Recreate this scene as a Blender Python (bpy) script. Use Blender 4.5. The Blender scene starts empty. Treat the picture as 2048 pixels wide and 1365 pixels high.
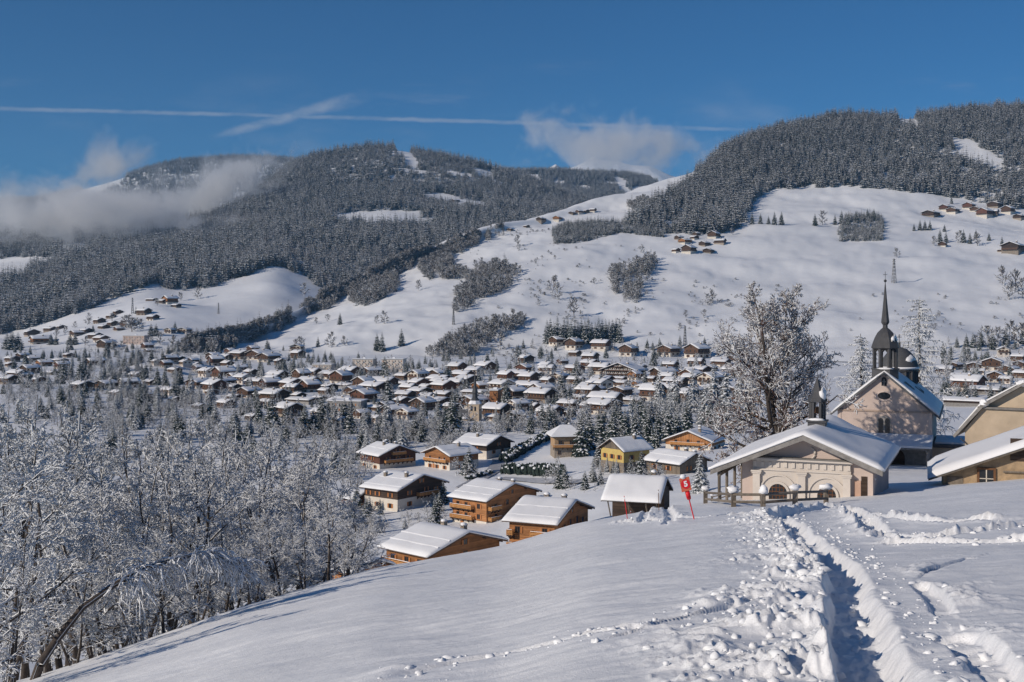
import bpy, bmesh, math, random
import numpy as np
from mathutils import Vector, Matrix, Euler

rng = np.random.default_rng(7)
random.seed(7)
scene = bpy.context.scene
COL = scene.collection

# ------------------------------------------------------------------ camera
F, HY, CX = 2276.0, 620.0, 1024.0          # focal length, eye level and centre of the photograph, in its pixels
cam_d = bpy.data.cameras.new('camera'); cam = bpy.data.objects.new('camera', cam_d); COL.objects.link(cam)
cam_d.sensor_width = 36.0; cam_d.lens = 36.0 * F / 2048.0
cam_d.shift_y = -(682.5 - HY) / 2048.0
cam_d.clip_start = 0.5; cam_d.clip_end = 60000
cam.location = (0, 0, 0); cam.rotation_euler = (math.radians(90), 0, 0)
scene.camera = cam

# ------------------------------------------------------------------ light
SUN_EL, SUN_AZ = math.radians(25), math.radians(240)      # azimuth clockwise from +Y
sdir = Vector((math.sin(SUN_AZ) * math.cos(SUN_EL), math.cos(SUN_AZ) * math.cos(SUN_EL), math.sin(SUN_EL)))
sun_d = bpy.data.lights.new('sun', 'SUN'); sun = bpy.data.objects.new('sun', sun_d); COL.objects.link(sun)
sun_d.energy = 3.7; sun_d.angle = math.radians(0.53); sun_d.color = (1.0, 0.88, 0.74)
sun.rotation_euler = (-sdir).to_track_quat('-Z', 'Y').to_euler()
sun.location = (-200, -150, 200)

world = bpy.data.worlds.new('World'); scene.world = world; world.use_nodes = True
def build_world():
    nt = world.node_tree; N = nt.nodes; L = nt.links; N.clear()
    out = N.new('ShaderNodeOutputWorld'); bg = N.new('ShaderNodeBackground'); bg.inputs[1].default_value = 0.066
    sky = N.new('ShaderNodeTexSky'); sky.sky_type = 'NISHITA'; sky.sun_disc = False
    sky.sun_elevation = SUN_EL; sky.sun_rotation = SUN_AZ
    sky.altitude = 1600; sky.air_density = 1.0; sky.dust_density = 0.05; sky.ozone_density = 4.0
    tc = N.new('ShaderNodeTexCoord'); sep = N.new('ShaderNodeSeparateXYZ'); L.new(tc.outputs['Generated'], sep.inputs[0])
    def M(op, a, b=None, clamp=False):
        n = N.new('ShaderNodeMath'); n.operation = op; n.use_clamp = clamp
        for i, v in enumerate((a, b)):
            if v is None: continue
            if isinstance(v, (int, float)): n.inputs[i].default_value = v
            else: L.new(v, n.inputs[i])
        return n.outputs[0]
    X, Y, Z = sep.outputs
    Yc = M('MAXIMUM', Y, 0.05)
    s = M('DIVIDE', X, Yc); t = M('DIVIDE', Z, Yc)            # direction on a plane ahead (contrails are straight there)
    comb = N.new('ShaderNodeCombineXYZ'); L.new(s, comb.inputs[0]); L.new(t, comb.inputs[1])
    def noise(scale, detail=4, sx=1, sy=1, rough=0.55):
        mp = N.new('ShaderNodeMapping'); mp.inputs['Scale'].default_value = (sx, sy, 1); L.new(comb.outputs[0], mp.inputs[0])
        n = N.new('ShaderNodeTexNoise'); n.inputs['Scale'].default_value = scale; n.inputs['Detail'].default_value = detail
        n.inputs['Roughness'].default_value = rough
        L.new(mp.outputs[0], n.inputs['Vector']); return n.outputs[0]
    def px(x): return (x - CX) / F
    def py(y): return (HY - y) / F
    def ramp(v, a, b):
        n = N.new('ShaderNodeMapRange'); n.interpolation_type = 'SMOOTHSTEP'
        n.inputs['From Min'].default_value = a; n.inputs['From Max'].default_value = b
        L.new(v, n.inputs['Value']); return n.outputs[0]
    fine = noise(60, 5); broad = noise(9, 5, 0.8, 2.0)
    total = None
    def add(m):
        nonlocal total
        total = m if total is None else M('MAXIMUM', total, m)
    # long thin contrail, slightly curved
    c = M('ADD', M('MULTIPLY', s, -0.0300), py(245.5)); c = M('ADD', c, M('MULTIPLY', M('MULTIPLY', s, s), -0.006))
    dd = M('ABSOLUTE', M('SUBTRACT', t, M('ADD', c, M('MULTIPLY', M('SUBTRACT', fine, 0.5), 0.0028))))
    m = ramp(dd, 0.0028, 0.0002); m = M('MULTIPLY', m, M('MULTIPLY', ramp(noise(16, 3), 0.25, 0.6), 0.34))
    m = M('MULTIPLY', m, ramp(s, px(1560), px(1380)))
    add(m)
    # short broader contrail, rising to the right, spreading at its upper end
    a0 = (px(430), py(275)); a1 = (px(740), py(190)); sl = (a1[1]-a0[1])/(a1[0]-a0[0])
    line = M('ADD', M('MULTIPLY', M('SUBTRACT', s, a0[0]), sl), a0[1])
    wv = M('MULTIPLY', M('SUBTRACT', noise(26, 4), 0.5), 0.010)
    dd = M('ABSOLUTE', M('SUBTRACT', t, M('ADD', line, wv)))
    wid = M('ADD', 0.0035, M('MULTIPLY', M('MAXIMUM', M('SUBTRACT', s, a0[0]), 0.0), 0.03))
    m = ramp(M('DIVIDE', dd, wid), 1.3, 0.1)
    m = M('MULTIPLY', m, M('MULTIPLY', ramp(s, px(410), px(500)), ramp(s, px(760), px(640))))
    add(M('MULTIPLY', m, M('MULTIPLY', ramp(noise(34, 5, 1, 2), 0.2, 0.65), 0.42)))
    # thin high cirrus in a low band
    band = M('MULTIPLY', ramp(t, py(420), py(300)), ramp(t, py(120), py(250)))
    add(M('MULTIPLY', M('MULTIPLY', ramp(broad, 0.50, 0.80), band), 0.22))
    wisps = M('MULTIPLY', ramp(noise(14, 5, 0.5, 2.6, 0.6), 0.56, 0.82), M('MULTIPLY', ramp(t, py(330), py(210)), ramp(t, py(90), py(180))))
    add(M('MULTIPLY', wisps, 0.16))
    total = M('MULTIPLY', total, ramp(Y, 0.05, 0.4))
    mix = N.new('ShaderNodeMixRGB'); L.new(total, mix.inputs[0]); tint = N.new('ShaderNodeMixRGB'); tint.blend_type = 'MULTIPLY'; tint.inputs[0].default_value = 1.0; tint.inputs[2].default_value = (0.26, 0.70, 0.98, 1); L.new(sky.outputs[0], tint.inputs[1]); L.new(tint.outputs[0], mix.inputs[1]); mix.inputs[2].default_value = (7.2, 7.4, 8.0, 1)
    L.new(mix.outputs[0], bg.inputs[0]); L.new(bg.outputs[0], out.inputs[0])
build_world()
vs = scene.view_settings
vs.view_transform = 'Standard'; vs.look = 'None'; vs.gamma = 1.0; vs.use_curve_mapping = False; vs.exposure = 0.0
scene.cycles.use_denoising = True
scene.cycles.max_bounces = 5; scene.cycles.diffuse_bounces = 3; scene.cycles.glossy_bounces = 1; scene.cycles.volume_bounces = 3
scene.cycles.transparent_max_bounces = 8; scene.cycles.transmission_bounces = 2
scene.cycles.volume_step_rate = 2.0; scene.cycles.volume_max_steps = 128
scene.cycles.sample_clamp_indirect = 6.0
try: scene.cycles.denoising_prefilter = 'ACCURATE'
except Exception: pass

# ------------------------------------------------------------------ helpers
def tag(o, label=None, cat=None, group=None, kind=None):
    if label: o['label'] = label
    if cat: o['category'] = cat
    if group: o['group'] = group
    if kind: o['kind'] = kind
    return o
def empty(name, loc=(0, 0, 0), rz=0.0, sc=1.0):
    o = bpy.data.objects.new(name, None); COL.objects.link(o)
    o.location = loc; o.rotation_euler = (0, 0, rz); o.empty_display_size = 0.5
    o.scale = (sc, sc, sc) if isinstance(sc, (int, float)) else sc
    return o
def link_mesh(name, me, parent=None):
    o = bpy.data.objects.new(name, me); COL.objects.link(o); o.parent = parent
    return o
def np_mesh(name, V, Fq, mats, midx=None, smooth=False):
    """V (n,3), Fq (m,k) index array or list of such arrays"""
    me = bpy.data.meshes.new(name)
    fl = Fq if isinstance(Fq, list) else [Fq]
    fl = [np.asarray(f, dtype=np.int32) for f in fl if len(f)]
    me.vertices.add(len(V)); me.vertices.foreach_set('co', np.asarray(V, dtype=np.float32).ravel())
    loops = np.concatenate([f.ravel() for f in fl]); tot = np.concatenate([np.full(len(f), f.shape[1], np.int32) for f in fl])
    me.loops.add(len(loops)); me.loops.foreach_set('vertex_index', loops)
    me.polygons.add(len(tot)); st = np.concatenate([[0], np.cumsum(tot)[:-1]]).astype(np.int32)
    me.polygons.foreach_set('loop_start', st)
    if midx is not None: me.polygons.foreach_set('material_index', np.asarray(midx, np.int32))
    if smooth: me.polygons.foreach_set('use_smooth', np.ones(len(tot), bool))
    for m in (mats if isinstance(mats, (list, tuple)) else [mats]): me.materials.append(m)
    me.update(calc_edges=True); me.validate()
    return me
class MB:
    """collects boxes, prisms, tubes; build() makes one mesh object"""
    def __init__(s): s.v = []; s.f = []; s.m = []
    def add(s, vs, fs, mi=0):
        b = len(s.v); s.v += [tuple(v) for v in vs]; s.f += [tuple(i + b for i in f) for f in fs]; s.m += [mi] * len(fs); return s
    def box(s, x0, x1, y0, y1, z0, z1, mi=0):
        return s.add([(x0,y0,z0),(x1,y0,z0),(x1,y1,z0),(x0,y1,z0),(x0,y0,z1),(x1,y0,z1),(x1,y1,z1),(x0,y1,z1)],
                     [(0,3,2,1),(4,5,6,7),(0,1,5,4),(1,2,6,5),(2,3,7,6),(3,0,4,7)], mi)
    def prism(s, poly, a, b, axis='x', mi=0):
        """poly of (p,q) in the plane across axis, extruded from a to b"""
        n = len(poly)
        def mk(t, p): return {'x': (t, p[0], p[1]), 'y': (p[0], t, p[1]), 'z': (p[0], p[1], t)}[axis]
        vs = [mk(a, p) for p in poly] + [mk(b, p) for p in poly]
        fs = [tuple(range(n)), tuple(range(2*n-1, n-1, -1))] + [(i, n+i, n+(i+1) % n, (i+1) % n) for i in range(n)]
        return s.add(vs, fs, mi)
    def tube(s, pts, rad, n=6, mi=0, cap=True):
        pts = [Vector(p) for p in pts]; k = len(pts)
        if not hasattr(rad, '__len__'): rad = [rad] * k
        vs = []
        for i, p in enumerate(pts):
            d = (pts[min(i+1, k-1)] - pts[max(i-1, 0)]).normalized()
            a = d.cross(Vector((0, 0, 1)))
            if a.length < 1e-3: a = d.cross(Vector((1, 0, 0)))
            a.normalize(); b = d.cross(a)
            for j in range(n):
                t = 2*math.pi*j/n; vs.append(p + (a*math.cos(t) + b*math.sin(t))*rad[i])
        fs = [(i*n+j, i*n+(j+1) % n, (i+1)*n+(j+1) % n, (i+1)*n+j) for i in range(k-1) for j in range(n)]
        if cap: fs += [tuple(range(n-1, -1, -1)), tuple(range((k-1)*n, k*n))]
        return s.add(vs, fs, mi)
    def lathe(s, prof, n=12, c=(0, 0), mi=0, ph=0.0):
        vs = []
        for r, z in prof:
            for j in range(n):
                t = 2*math.pi*j/n + ph; vs.append((c[0]+r*math.cos(t), c[1]+r*math.sin(t), z))
        k = len(prof)
        fs = [(i*n+j, i*n+(j+1) % n, (i+1)*n+(j+1) % n, (i+1)*n+j) for i in range(k-1) for j in range(n)]
        fs += [tuple(range(n-1, -1, -1)), tuple(range((k-1)*n, k*n))]
        return s.add(vs, fs, mi)
    def blob(s, c, r, seed=0, n=8, m=5, jit=0.15, mi=0):
        rr = random.Random(seed); vs = []; fs = []
        rx, ry, rz = r if hasattr(r, '__len__') else (r, r, r)
        for i in range(m+1):
            th = math.pi*i/m
            for j in range(n):
                ph = 2*math.pi*j/n + i*0.3; q = 1 + jit*(rr.random()-0.5)*2
                vs.append((c[0]+rx*q*math.sin(th)*math.cos(ph), c[1]+ry*q*math.sin(th)*math.sin(ph), c[2]+rz*q*math.cos(th)))
        for i in range(m):
            for j in range(n): fs.append((i*n+j, (i+1)*n+j, (i+1)*n+(j+1) % n, i*n+(j+1) % n))
        return s.add(vs, fs, mi)
    def mesh(s, name, mats, smooth=False):
        me = bpy.data.meshes.new(name); me.from_pydata(s.v, [], s.f)
        for m in (mats if isinstance(mats, (list, tuple)) else [mats]): me.materials.append(m)
        if len(set(s.m)) > 1: me.polygons.foreach_set('material_index', s.m)
        if smooth: me.polygons.foreach_set('use_smooth', [True]*len(me.polygons))
        me.update(); return me
    def build(s, name, mats, parent=None, smooth=False):
        return link_mesh(name, s.mesh(name, mats, smooth), parent)
def copy_tree(o, parent=None):
    c = o.copy(); COL.objects.link(c); c.parent = parent
    for ch in o.children: copy_tree(ch, c)
    return c
def children_cache(o): return [(ch, list(ch.children)) for ch in o.children]

# ------------------------------------------------------------------ noise
def _hash(ix, iy, seed):
    h = (ix.astype(np.int64) * 374761393 + iy.astype(np.int64) * 668265263 + seed * 1442695041) & 0xFFFFFFFF
    h = ((h ^ (h >> 13)) * 1274126177) & 0xFFFFFFFF
    return ((h ^ (h >> 16)) & 0xFFFF) / 65535.0
def vnoise(x, y, seed=0):
    x = np.asarray(x, float); y = np.asarray(y, float)
    ix = np.floor(x); iy = np.floor(y); fx = x - ix; fy = y - iy
    fx = fx*fx*fx*(fx*(fx*6-15)+10); fy = fy*fy*fy*(fy*(fy*6-15)+10)
    a = _hash(ix, iy, seed); b = _hash(ix+1, iy, seed); c = _hash(ix, iy+1, seed); d = _hash(ix+1, iy+1, seed)
    return (a*(1-fx)+b*fx)*(1-fy) + (c*(1-fx)+d*fx)*fy
def fbm(x, y, oct=4, seed=0, gain=0.5):
    s = 0; a = 1.0; t = 0
    for o in range(oct):
        s = s + a*(vnoise(x*2**o + o*17.3, y*2**o - o*9.1, seed+o) - 0.5); t += a; a *= gain
    return s / t * 2

# ------------------------------------------------------------------ materials
def new_mat(name):
    m = bpy.data.materials.new(name); m.use_nodes = True
    nt = m.node_tree; b = nt.nodes['Principled BSDF']
    return m, nt, b
def pmat(name, col, rough=0.8, var=0.15, scale=3.0, bump=0.0, bscale=20.0, col2=None, stretch=(1, 1, 1), spec=0.3, coord='Object'):
    """noise-varied procedural material"""
    m, nt, b = new_mat(name); N = nt.nodes; L = nt.links
    tc = N.new('ShaderNodeTexCoord'); mp = N.new('ShaderNodeMapping'); mp.inputs['Scale'].default_value = stretch
    L.new(tc.outputs[coord], mp.inputs[0])
    n = N.new('ShaderNodeTexNoise'); n.inputs['Scale'].default_value = scale; n.inputs['Detail'].default_value = 5; n.inputs['Roughness'].default_value = 0.6
    L.new(mp.outputs[0], n.inputs['Vector'])
    r = N.new('ShaderNodeValToRGB'); L.new(n.outputs[0], r.inputs[0])
    c2 = col2 if col2 else tuple(min(1, c*(1+var)) for c in col); c1 = col if col2 else tuple(c*(1-var) for c in col)
    r.color_ramp.elements[0].position = 0.3; r.color_ramp.elements[0].color = (*c1, 1)
    r.color_ramp.elements[1].position = 0.7; r.color_ramp.elements[1].color = (*c2, 1)
    oi = N.new('ShaderNodeObjectInfo'); hs = N.new('ShaderNodeHueSaturation')
    mr = N.new('ShaderNodeMapRange'); mr.inputs['To Min'].default_value = 1-var*0.8; mr.inputs['To Max'].default_value = 1+var*0.8
    L.new(oi.outputs['Random'], mr.inputs['Value']); L.new(mr.outputs[0], hs.inputs['Value']); L.new(r.outputs[0], hs.inputs['Color'])
    L.new(hs.outputs[0], b.inputs['Base Color'])
    b.inputs['Roughness'].default_value = rough; b.inputs['Specular IOR Level'].default_value = spec
    if bump:
        n2 = N.new('ShaderNodeTexNoise'); n2.inputs['Scale'].default_value = bscale; n2.inputs['Detail'].default_value = 4
        L.new(mp.outputs[0], n2.inputs['Vector'])
        bp = N.new('ShaderNodeBump'); bp.inputs['Strength'].default_value = bump; bp.inputs['Distance'].default_value = 0.05
        L.new(n2.outputs[0], bp.inputs['Height']); L.new(bp.outputs[0], b.inputs['Normal'])
    return m
def wood_mat(name, col, plank=0.22, dark=0.55, axis='Z'):
    """boards with darker joints and grain; planks stacked along axis"""
    m, nt, b = new_mat(name); N = nt.nodes; L = nt.links
    tc = N.new('ShaderNodeTexCoord'); sep = N.new('ShaderNodeSeparateXYZ'); L.new(tc.outputs['Object'], sep.inputs[0])
    def M(op, a, b_=None):
        n = N.new('ShaderNodeMath'); n.operation = op
        for i, v in enumerate((a, b_)):
            if v is None: continue
            if isinstance(v, (int, float)): n.inputs[i].default_value = v
            else: L.new(v, n.inputs[i])
        return n.outputs[0]
    src = sep.outputs['Z'] if axis == 'Z' else M('ADD', sep.outputs['X'], M('MULTIPLY', sep.outputs['Y'], 0.93))
    q = M('DIVIDE', src, plank); fr = M('FRACT', q); idn = M('FLOOR', q)
    wn = N.new('ShaderNodeTexWhiteNoise'); wn.noise_dimensions = '1D'; L.new(idn, wn.inputs['W'])
    mp = N.new('ShaderNodeMapping'); mp.inputs['Scale'].default_value = (0.4, 0.4, 5) if axis == 'Z' else (5, 5, 0.4); L.new(tc.outputs['Object'], mp.inputs[0])
    n = N.new('ShaderNodeTexNoise'); n.inputs['Scale'].default_value = 2.5; n.inputs['Detail'].default_value = 5; L.new(mp.outputs[0], n.inputs['Vector'])
    n3 = N.new('ShaderNodeTexNoise'); n3.inputs['Scale'].default_value = 0.5; n3.inputs['Detail'].default_value = 3; L.new(tc.outputs['Object'], n3.inputs['Vector'])
    v = M('ADD', M('ADD', M('MULTIPLY', wn.outputs[0], 0.4), M('MULTIPLY', n.outputs[0], 0.5)), M('MULTIPLY', n3.outputs[0], 0.5))
    r = N.new('ShaderNodeValToRGB'); L.new(v, r.inputs[0])
    r.color_ramp.elements[0].position = 0.4; r.color_ramp.elements[0].color = (*[c*dark for c in col], 1)
    r.color_ramp.elements[1].position = 0.95; r.color_ramp.elements[1].color = (*[min(1, c*1.25) for c in col], 1)
    oi = N.new('ShaderNodeObjectInfo'); hs = N.new('ShaderNodeHueSaturation'); L.new(r.outputs[0], hs.inputs['Color'])
    L.new(M('ADD', M('MULTIPLY', oi.outputs['Random'], 0.4), 0.8), hs.inputs['Value'])
    L.new(hs.outputs[0], b.inputs['Base Color']); b.inputs['Roughness'].default_value = 0.75; b.inputs['Specular IOR Level'].default_value = 0.25
    h = M('MINIMUM', M('MULTIPLY', M('MINIMUM', fr, M('SUBTRACT', 1.0, fr)), 12.0), 1.0)
    bp = N.new('ShaderNodeBump'); bp.inputs['Strength'].default_value = 0.8; bp.inputs['Distance'].default_value = 0.03
    L.new(h, bp.inputs['Height']); L.new(bp.outputs[0], b.inputs['Normal'])
    return m
def snow_mat(name, bump=0.25, scale=4.0, dist=0.05, col=(0.80, 0.815, 0.84), coord='Object', grit=0.0):
    m, nt, b = new_mat(name); N = nt.nodes; L = nt.links
    tc = N.new('ShaderNodeTexCoord')
    n = N.new('ShaderNodeTexNoise'); n.inputs['Scale'].default_value = scale; n.inputs['Detail'].default_value = 8; n.inputs['Roughness'].default_value = 0.6
    L.new(tc.outputs[coord], n.inputs['Vector'])
    n2 = N.new('ShaderNodeTexNoise'); n2.inputs['Scale'].default_value = scale*0.13; n2.inputs['Detail'].default_value = 3
    L.new(tc.outputs[coord], n2.inputs['Vector'])
    r = N.new('ShaderNodeValToRGB'); L.new(n2.outputs[0], r.inputs[0])
    r.color_ramp.elements[0].position = 0.3; r.color_ramp.elements[0].color = (*[c*0.95 for c in col], 1)
    r.color_ramp.elements[1].position = 0.7; r.color_ramp.elements[1].color = (*[min(.9, c*1.03) for c in col], 1)
    L.new(r.outputs[0], b.inputs['Base Color'])
    b.inputs['Roughness'].default_value = 0.55; b.inputs['Specular IOR Level'].default_value = 0.25
    bp = N.new('ShaderNodeBump'); bp.inputs['Strength'].default_value = bump; bp.inputs['Distance'].default_value = dist
    L.new(n.outputs[0], bp.inputs['Height'])
    last = bp
    if grit:
        n3 = N.new('ShaderNodeTexNoise'); n3.inputs['Scale'].default_value = 45; n3.inputs['Detail'].default_value = 4; n3.inputs['Roughness'].default_value = 0.7
        L.new(tc.outputs[coord], n3.inputs['Vector'])
        b2 = N.new('ShaderNodeBump'); b2.inputs['Strength'].default_value = grit; b2.inputs['Distance'].default_value = 0.012
        L.new(n3.outputs[0], b2.inputs['Height']); L.new(bp.outputs[0], b2.inputs['Normal']); last = b2
    L.new(last.outputs[0], b.inputs['Normal'])
    return m
SNOW_FIELD = snow_mat('snow_field', 0.55, 2.2, 0.07, grit=0.6)
SNOW_HILL = snow_mat('snow_hill', 0.35, 0.035, 2.5)
SNOW_ROOF = snow_mat('snow_roof', 0.25, 2.0, 0.05, (0.80, 0.81, 0.835))
SNOW_TREE = snow_mat('snow_tree', 0.0, 5.0, 0.02, (0.78, 0.80, 0.83))
BARK = pmat('bark', (0.055, 0.045, 0.040), 0.9, 0.35, 6)
TWIG = pmat('twig', (0.080, 0.068, 0.064), 0.9, 0.3, 4)
TWIG_RED = pmat('twig_red', (0.13, 0.075, 0.06), 0.9, 0.3, 4)
LEAF_BROWN = pmat('leaf_brown', (0.20, 0.09, 0.045), 0.8, 0.35, 5)
NEEDLE = pmat('needle', (0.022, 0.036, 0.030), 0.85, 0.35, 1.5)
NEEDLE_FROST = pmat('needle_frost', (0.20, 0.22, 0.235), 0.85, 0.3, 1.5)
# ------------------------------------------------------------------ terrain: near slope and valley floor
def hermite(xk, yk, x):
    """monotone cubic through knots xk (k,n), yk (k,n) per column; x (m,) -> (m,n)"""
    xk = np.asarray(xk, float); yk = np.asarray(yk, float); K, n = yk.shape
    h = np.diff(xk, axis=0); dl = np.diff(yk, axis=0)/h
    mm = np.zeros_like(yk); mm[0] = dl[0]; mm[-1] = dl[-1]
    for i in range(1, K-1):
        w1 = 2*h[i]+h[i-1]; w2 = h[i]+2*h[i-1]
        same = dl[i-1]*dl[i] > 0
        with np.errstate(divide='ignore', invalid='ignore'):
            hm = (w1+w2)/(w1/dl[i-1]+w2/dl[i])
        mm[i] = np.where(same, hm, 0)
    out = np.empty((len(x), n))
    for j in range(n):
        i = np.clip(np.searchsorted(xk[:, j], x)-1, 0, K-2)
        t = (x-xk[i, j])/h[i, j]; hh = h[i, j]
        t2 = t*t; t3 = t2*t
        o = (2*t3-3*t2+1)*yk[i, j]+(t3-2*t2+t)*hh*mm[i, j]+(-2*t3+3*t2)*yk[i+1, j]+(t3-t2)*hh*mm[i+1, j]
        o = np.where(x < xk[0, j], yk[0, j]+mm[0, j]*(x-xk[0, j]), o)
        out[:, j] = np.where(x > xk[-1, j], yk[-1, j], o)
    return out
def smooth1(a, k=5):
    ker = np.hanning(k+2)[1:-1]; ker /= ker.sum()
    return np.convolve(np.pad(a, k//2, mode='edge'), ker, 'valid')
EYE = 1.66
UC = np.array([-.70, -.42, -.23, -.125, -.01, .07, .178, .3, .45, .70])
EDGE_D = np.array([24, 30, 40, 48, 55, 58, 60, 64, 72, 84.])
EDGE_R = np.array([-.415, -.327, -.259, -.2285, -.2087, -.1845, -.169, -.1648, -.147, -.125])
ROWS = [(120, [-42, -41, -37, -34, -30, -24.0, -20.6, -16.2, -16.6, -17]),
        (190, [-54, -54, -53, -50, -47, -38, -32.3, -26, -25, -25]),
        (250, [-56, -56, -55, -54.5, -52, -43.5, -39.5, -33, -32, -32]),
        (320, [-55.5, -55.5, -55, -55, -53, -46.5, -44.8, -42, -40, -40]),
        (400, [-54, -54, -54, -54, -53.5, -51, -48, -47, -46, -46]),
        (550, [-52]*5 + [-52, -51, -51, -50.5, -50]),
        (750, [-49.6]*10), (1000, [-46.6]*10), (1300, [-43]*10), (1800, [-38]*10)]
NU = 281; UG = np.linspace(-.70, .70, NU)
def ucol(vals, k=21): return smooth1(np.interp(UG, UC, vals), k)
_E = ucol(EDGE_D); _R = ucol(EDGE_R, 15)
DG = np.geomspace(3.0, 1800.0, 640)
def build_ground_grid():
    s0 = _R + EYE/_E
    near_pts = [np.full(NU, 2.0), _E*0.5, _E*0.8]
    knx = near_pts + [_E]
    kny = [-EYE + s0*p for p in near_pts] + [_R*_E]
    # rounded crest: pull the crest knot down slightly less than linear
    for d, vals in ROWS:
        knx.append(np.full(NU, float(d))); kny.append(ucol(vals))
    return hermite(np.array(knx), np.array(kny), DG)          # (ND, NU)
GZ = build_ground_grid()
LOGD0, LOGDS = math.log(DG[0]), (math.log(DG[-1])-math.log(DG[0]))/(len(DG)-1)
def ground_arr(x, y):
    x = np.asarray(x, float); y = np.asarray(y, float)
    d = np.clip(y, 3.0, 1799.0); u = np.clip(x/np.sqrt(d*d+4.0), -.699, .699)
    fi = (np.log(d)-LOGD0)/LOGDS; fj = (u+.70)/(1.40)*(NU-1)
    i = np.clip(fi.astype(int), 0, len(DG)-2); j = np.clip(fj.astype(int), 0, NU-2)
    a = fi-i; b = fj-j
    z = (GZ[i, j]*(1-b)+GZ[i, j+1]*b)*(1-a)+(GZ[i+1, j]*(1-b)+GZ[i+1, j+1]*b)*a
    # gentle unevenness, growing with distance
    w = np.clip((d-70)/200, 0, 1)
    z = z + w*fbm(x/60, y/60, 3, 11)*1.6
    # small knoll in the valley (left)
    kx, ky = (335-CX)/F*900, 900.0
    z = z + 11*np.exp(-(((x-kx)/28)**2+((y-ky)/60)**2))
    return z
def ground(x, y): return float(ground_arr(np.array([x]), np.array([y]))[0])

# paths trodden in the near snow: (pixel polyline, half width, depth, berm, roughness)
def near_hit(px, py):
    u = (px-CX)/F; R = (HY-py)/F
    d = np.linspace(4, 130, 5000); z = ground_arr(u*d, d) - R*d
    k = np.argmax(z > 0)
    d0 = d[k] if z[k] > 0 else 130.0
    return np.array([u*d0, d0])
TRENCH = [(1790, 1480), (1756, 1400), (1740, 1365), (1714, 1287), (1697, 1217), (1690, 1174), (1677, 1146), (1648, 1120), (1622, 1097), (1610, 1078), (1582, 1056), (1553, 1038)]
PATHS = [
    (TRENCH, 0.165, 0.28, 0.08, 1.0),
    ([(1552, 1038), (1580, 1028), (1620, 1020), (1665, 1012)], 0.30, 0.22, 0.16, 1.0),
    ([(1760, 1070), (1735, 1050), (1722, 1034), (1700, 1016)], 0.20, 0.34, 0.12, 1.0),
    ([(1760, 1072), (1830, 1078), (1940, 1066), (2048, 1050), (2140, 1040)], 0.16, 0.14, 0.10, 0.9),
    ([(1780, 1086), (1880, 1086), (1980, 1082), (2060, 1076)], 0.14, 0.11, 0.09, 0.8),
    ([(1740, 1034), (1850, 1048), (1985, 1040)], 0.14, 0.12, 0.09, 0.8),
    ([(1838, 1170), (1868, 1196), (1902, 1232)], 0.08, 0.09, 0.04, 0.6),
    ([(1905, 1275), (1960, 1318), (2040, 1385), (2200, 1520)], 0.12, 0.13, 0.04, 0.4),
    ([(1846, 1150), (1900, 1130), (1950, 1116)], 0.05, 0.04, 0.03, 0.6),
    ([(1300, 1262), (1390, 1240), (1455, 1224), (1520, 1212)], 0.05, 0.035, 0.03, 0.35),
    ([(790, 1362), (900, 1335), (1040, 1305), (1160, 1286), (1300, 1264)], 0.06, 0.035, 0.03, 0.35),
    ([(1322, 1010), (1338, 1022), (1342, 1036), (1336, 1046)], 0.14, 0.16, 0.08, 0.4),
    ([(1300, 1016), (1290, 1028), (1284, 1042)], 0.14, 0.14, 0.10, 0.8),
    ([(1230, 1046), (1300, 1040), (1400, 1036), (1480, 1030), (1552, 1036)], 0.10, 0.05, 0.06, 0.9),
]
PATHW = []
for pl, hw, dep, berm, rough in PATHS:
    pts = np.array([near_hit(*p) for p in pl])
    # densify with a smooth curve
    t = np.concatenate([[0], np.cumsum(np.linalg.norm(np.diff(pts, axis=0), axis=1))])
    tt = np.linspace(0, t[-1], max(12, int(t[-1]/0.35)))
    q = np.stack([smooth1(np.interp(tt, t, pts[:, k]), 7) for k in (0, 1)], 1)
    q[:, 0] += 0.05*fbm(tt*0.8, tt*0+3, 2, 5); PATHW.append((q, hw, dep, berm, rough))
def path_dist(x, y, q):
    best = np.full(x.shape, 1e9); side = np.zeros(x.shape)
    for a, b in zip(q[:-1], q[1:]):
        ab = b-a; L2 = (ab**2).sum()+1e-9
        t = np.clip(((x-a[0])*ab[0]+(y-a[1])*ab[1])/L2, 0, 1)
        dx = x-(a[0]+t*ab[0]); dy = y-(a[1]+t*ab[1]); dd = dx*dx+dy*dy
        s = np.sign(ab[0]*dy-ab[1]*dx)
        m = dd < best; best = np.where(m, dd, best); side = np.where(m, s, side)
    return np.sqrt(best), side        # side>0: left of the walking direction
def sstep(a, b, x):
    t = np.clip((x-a)/(b-a), 0, 1); return t*t*(3-2*t)
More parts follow.
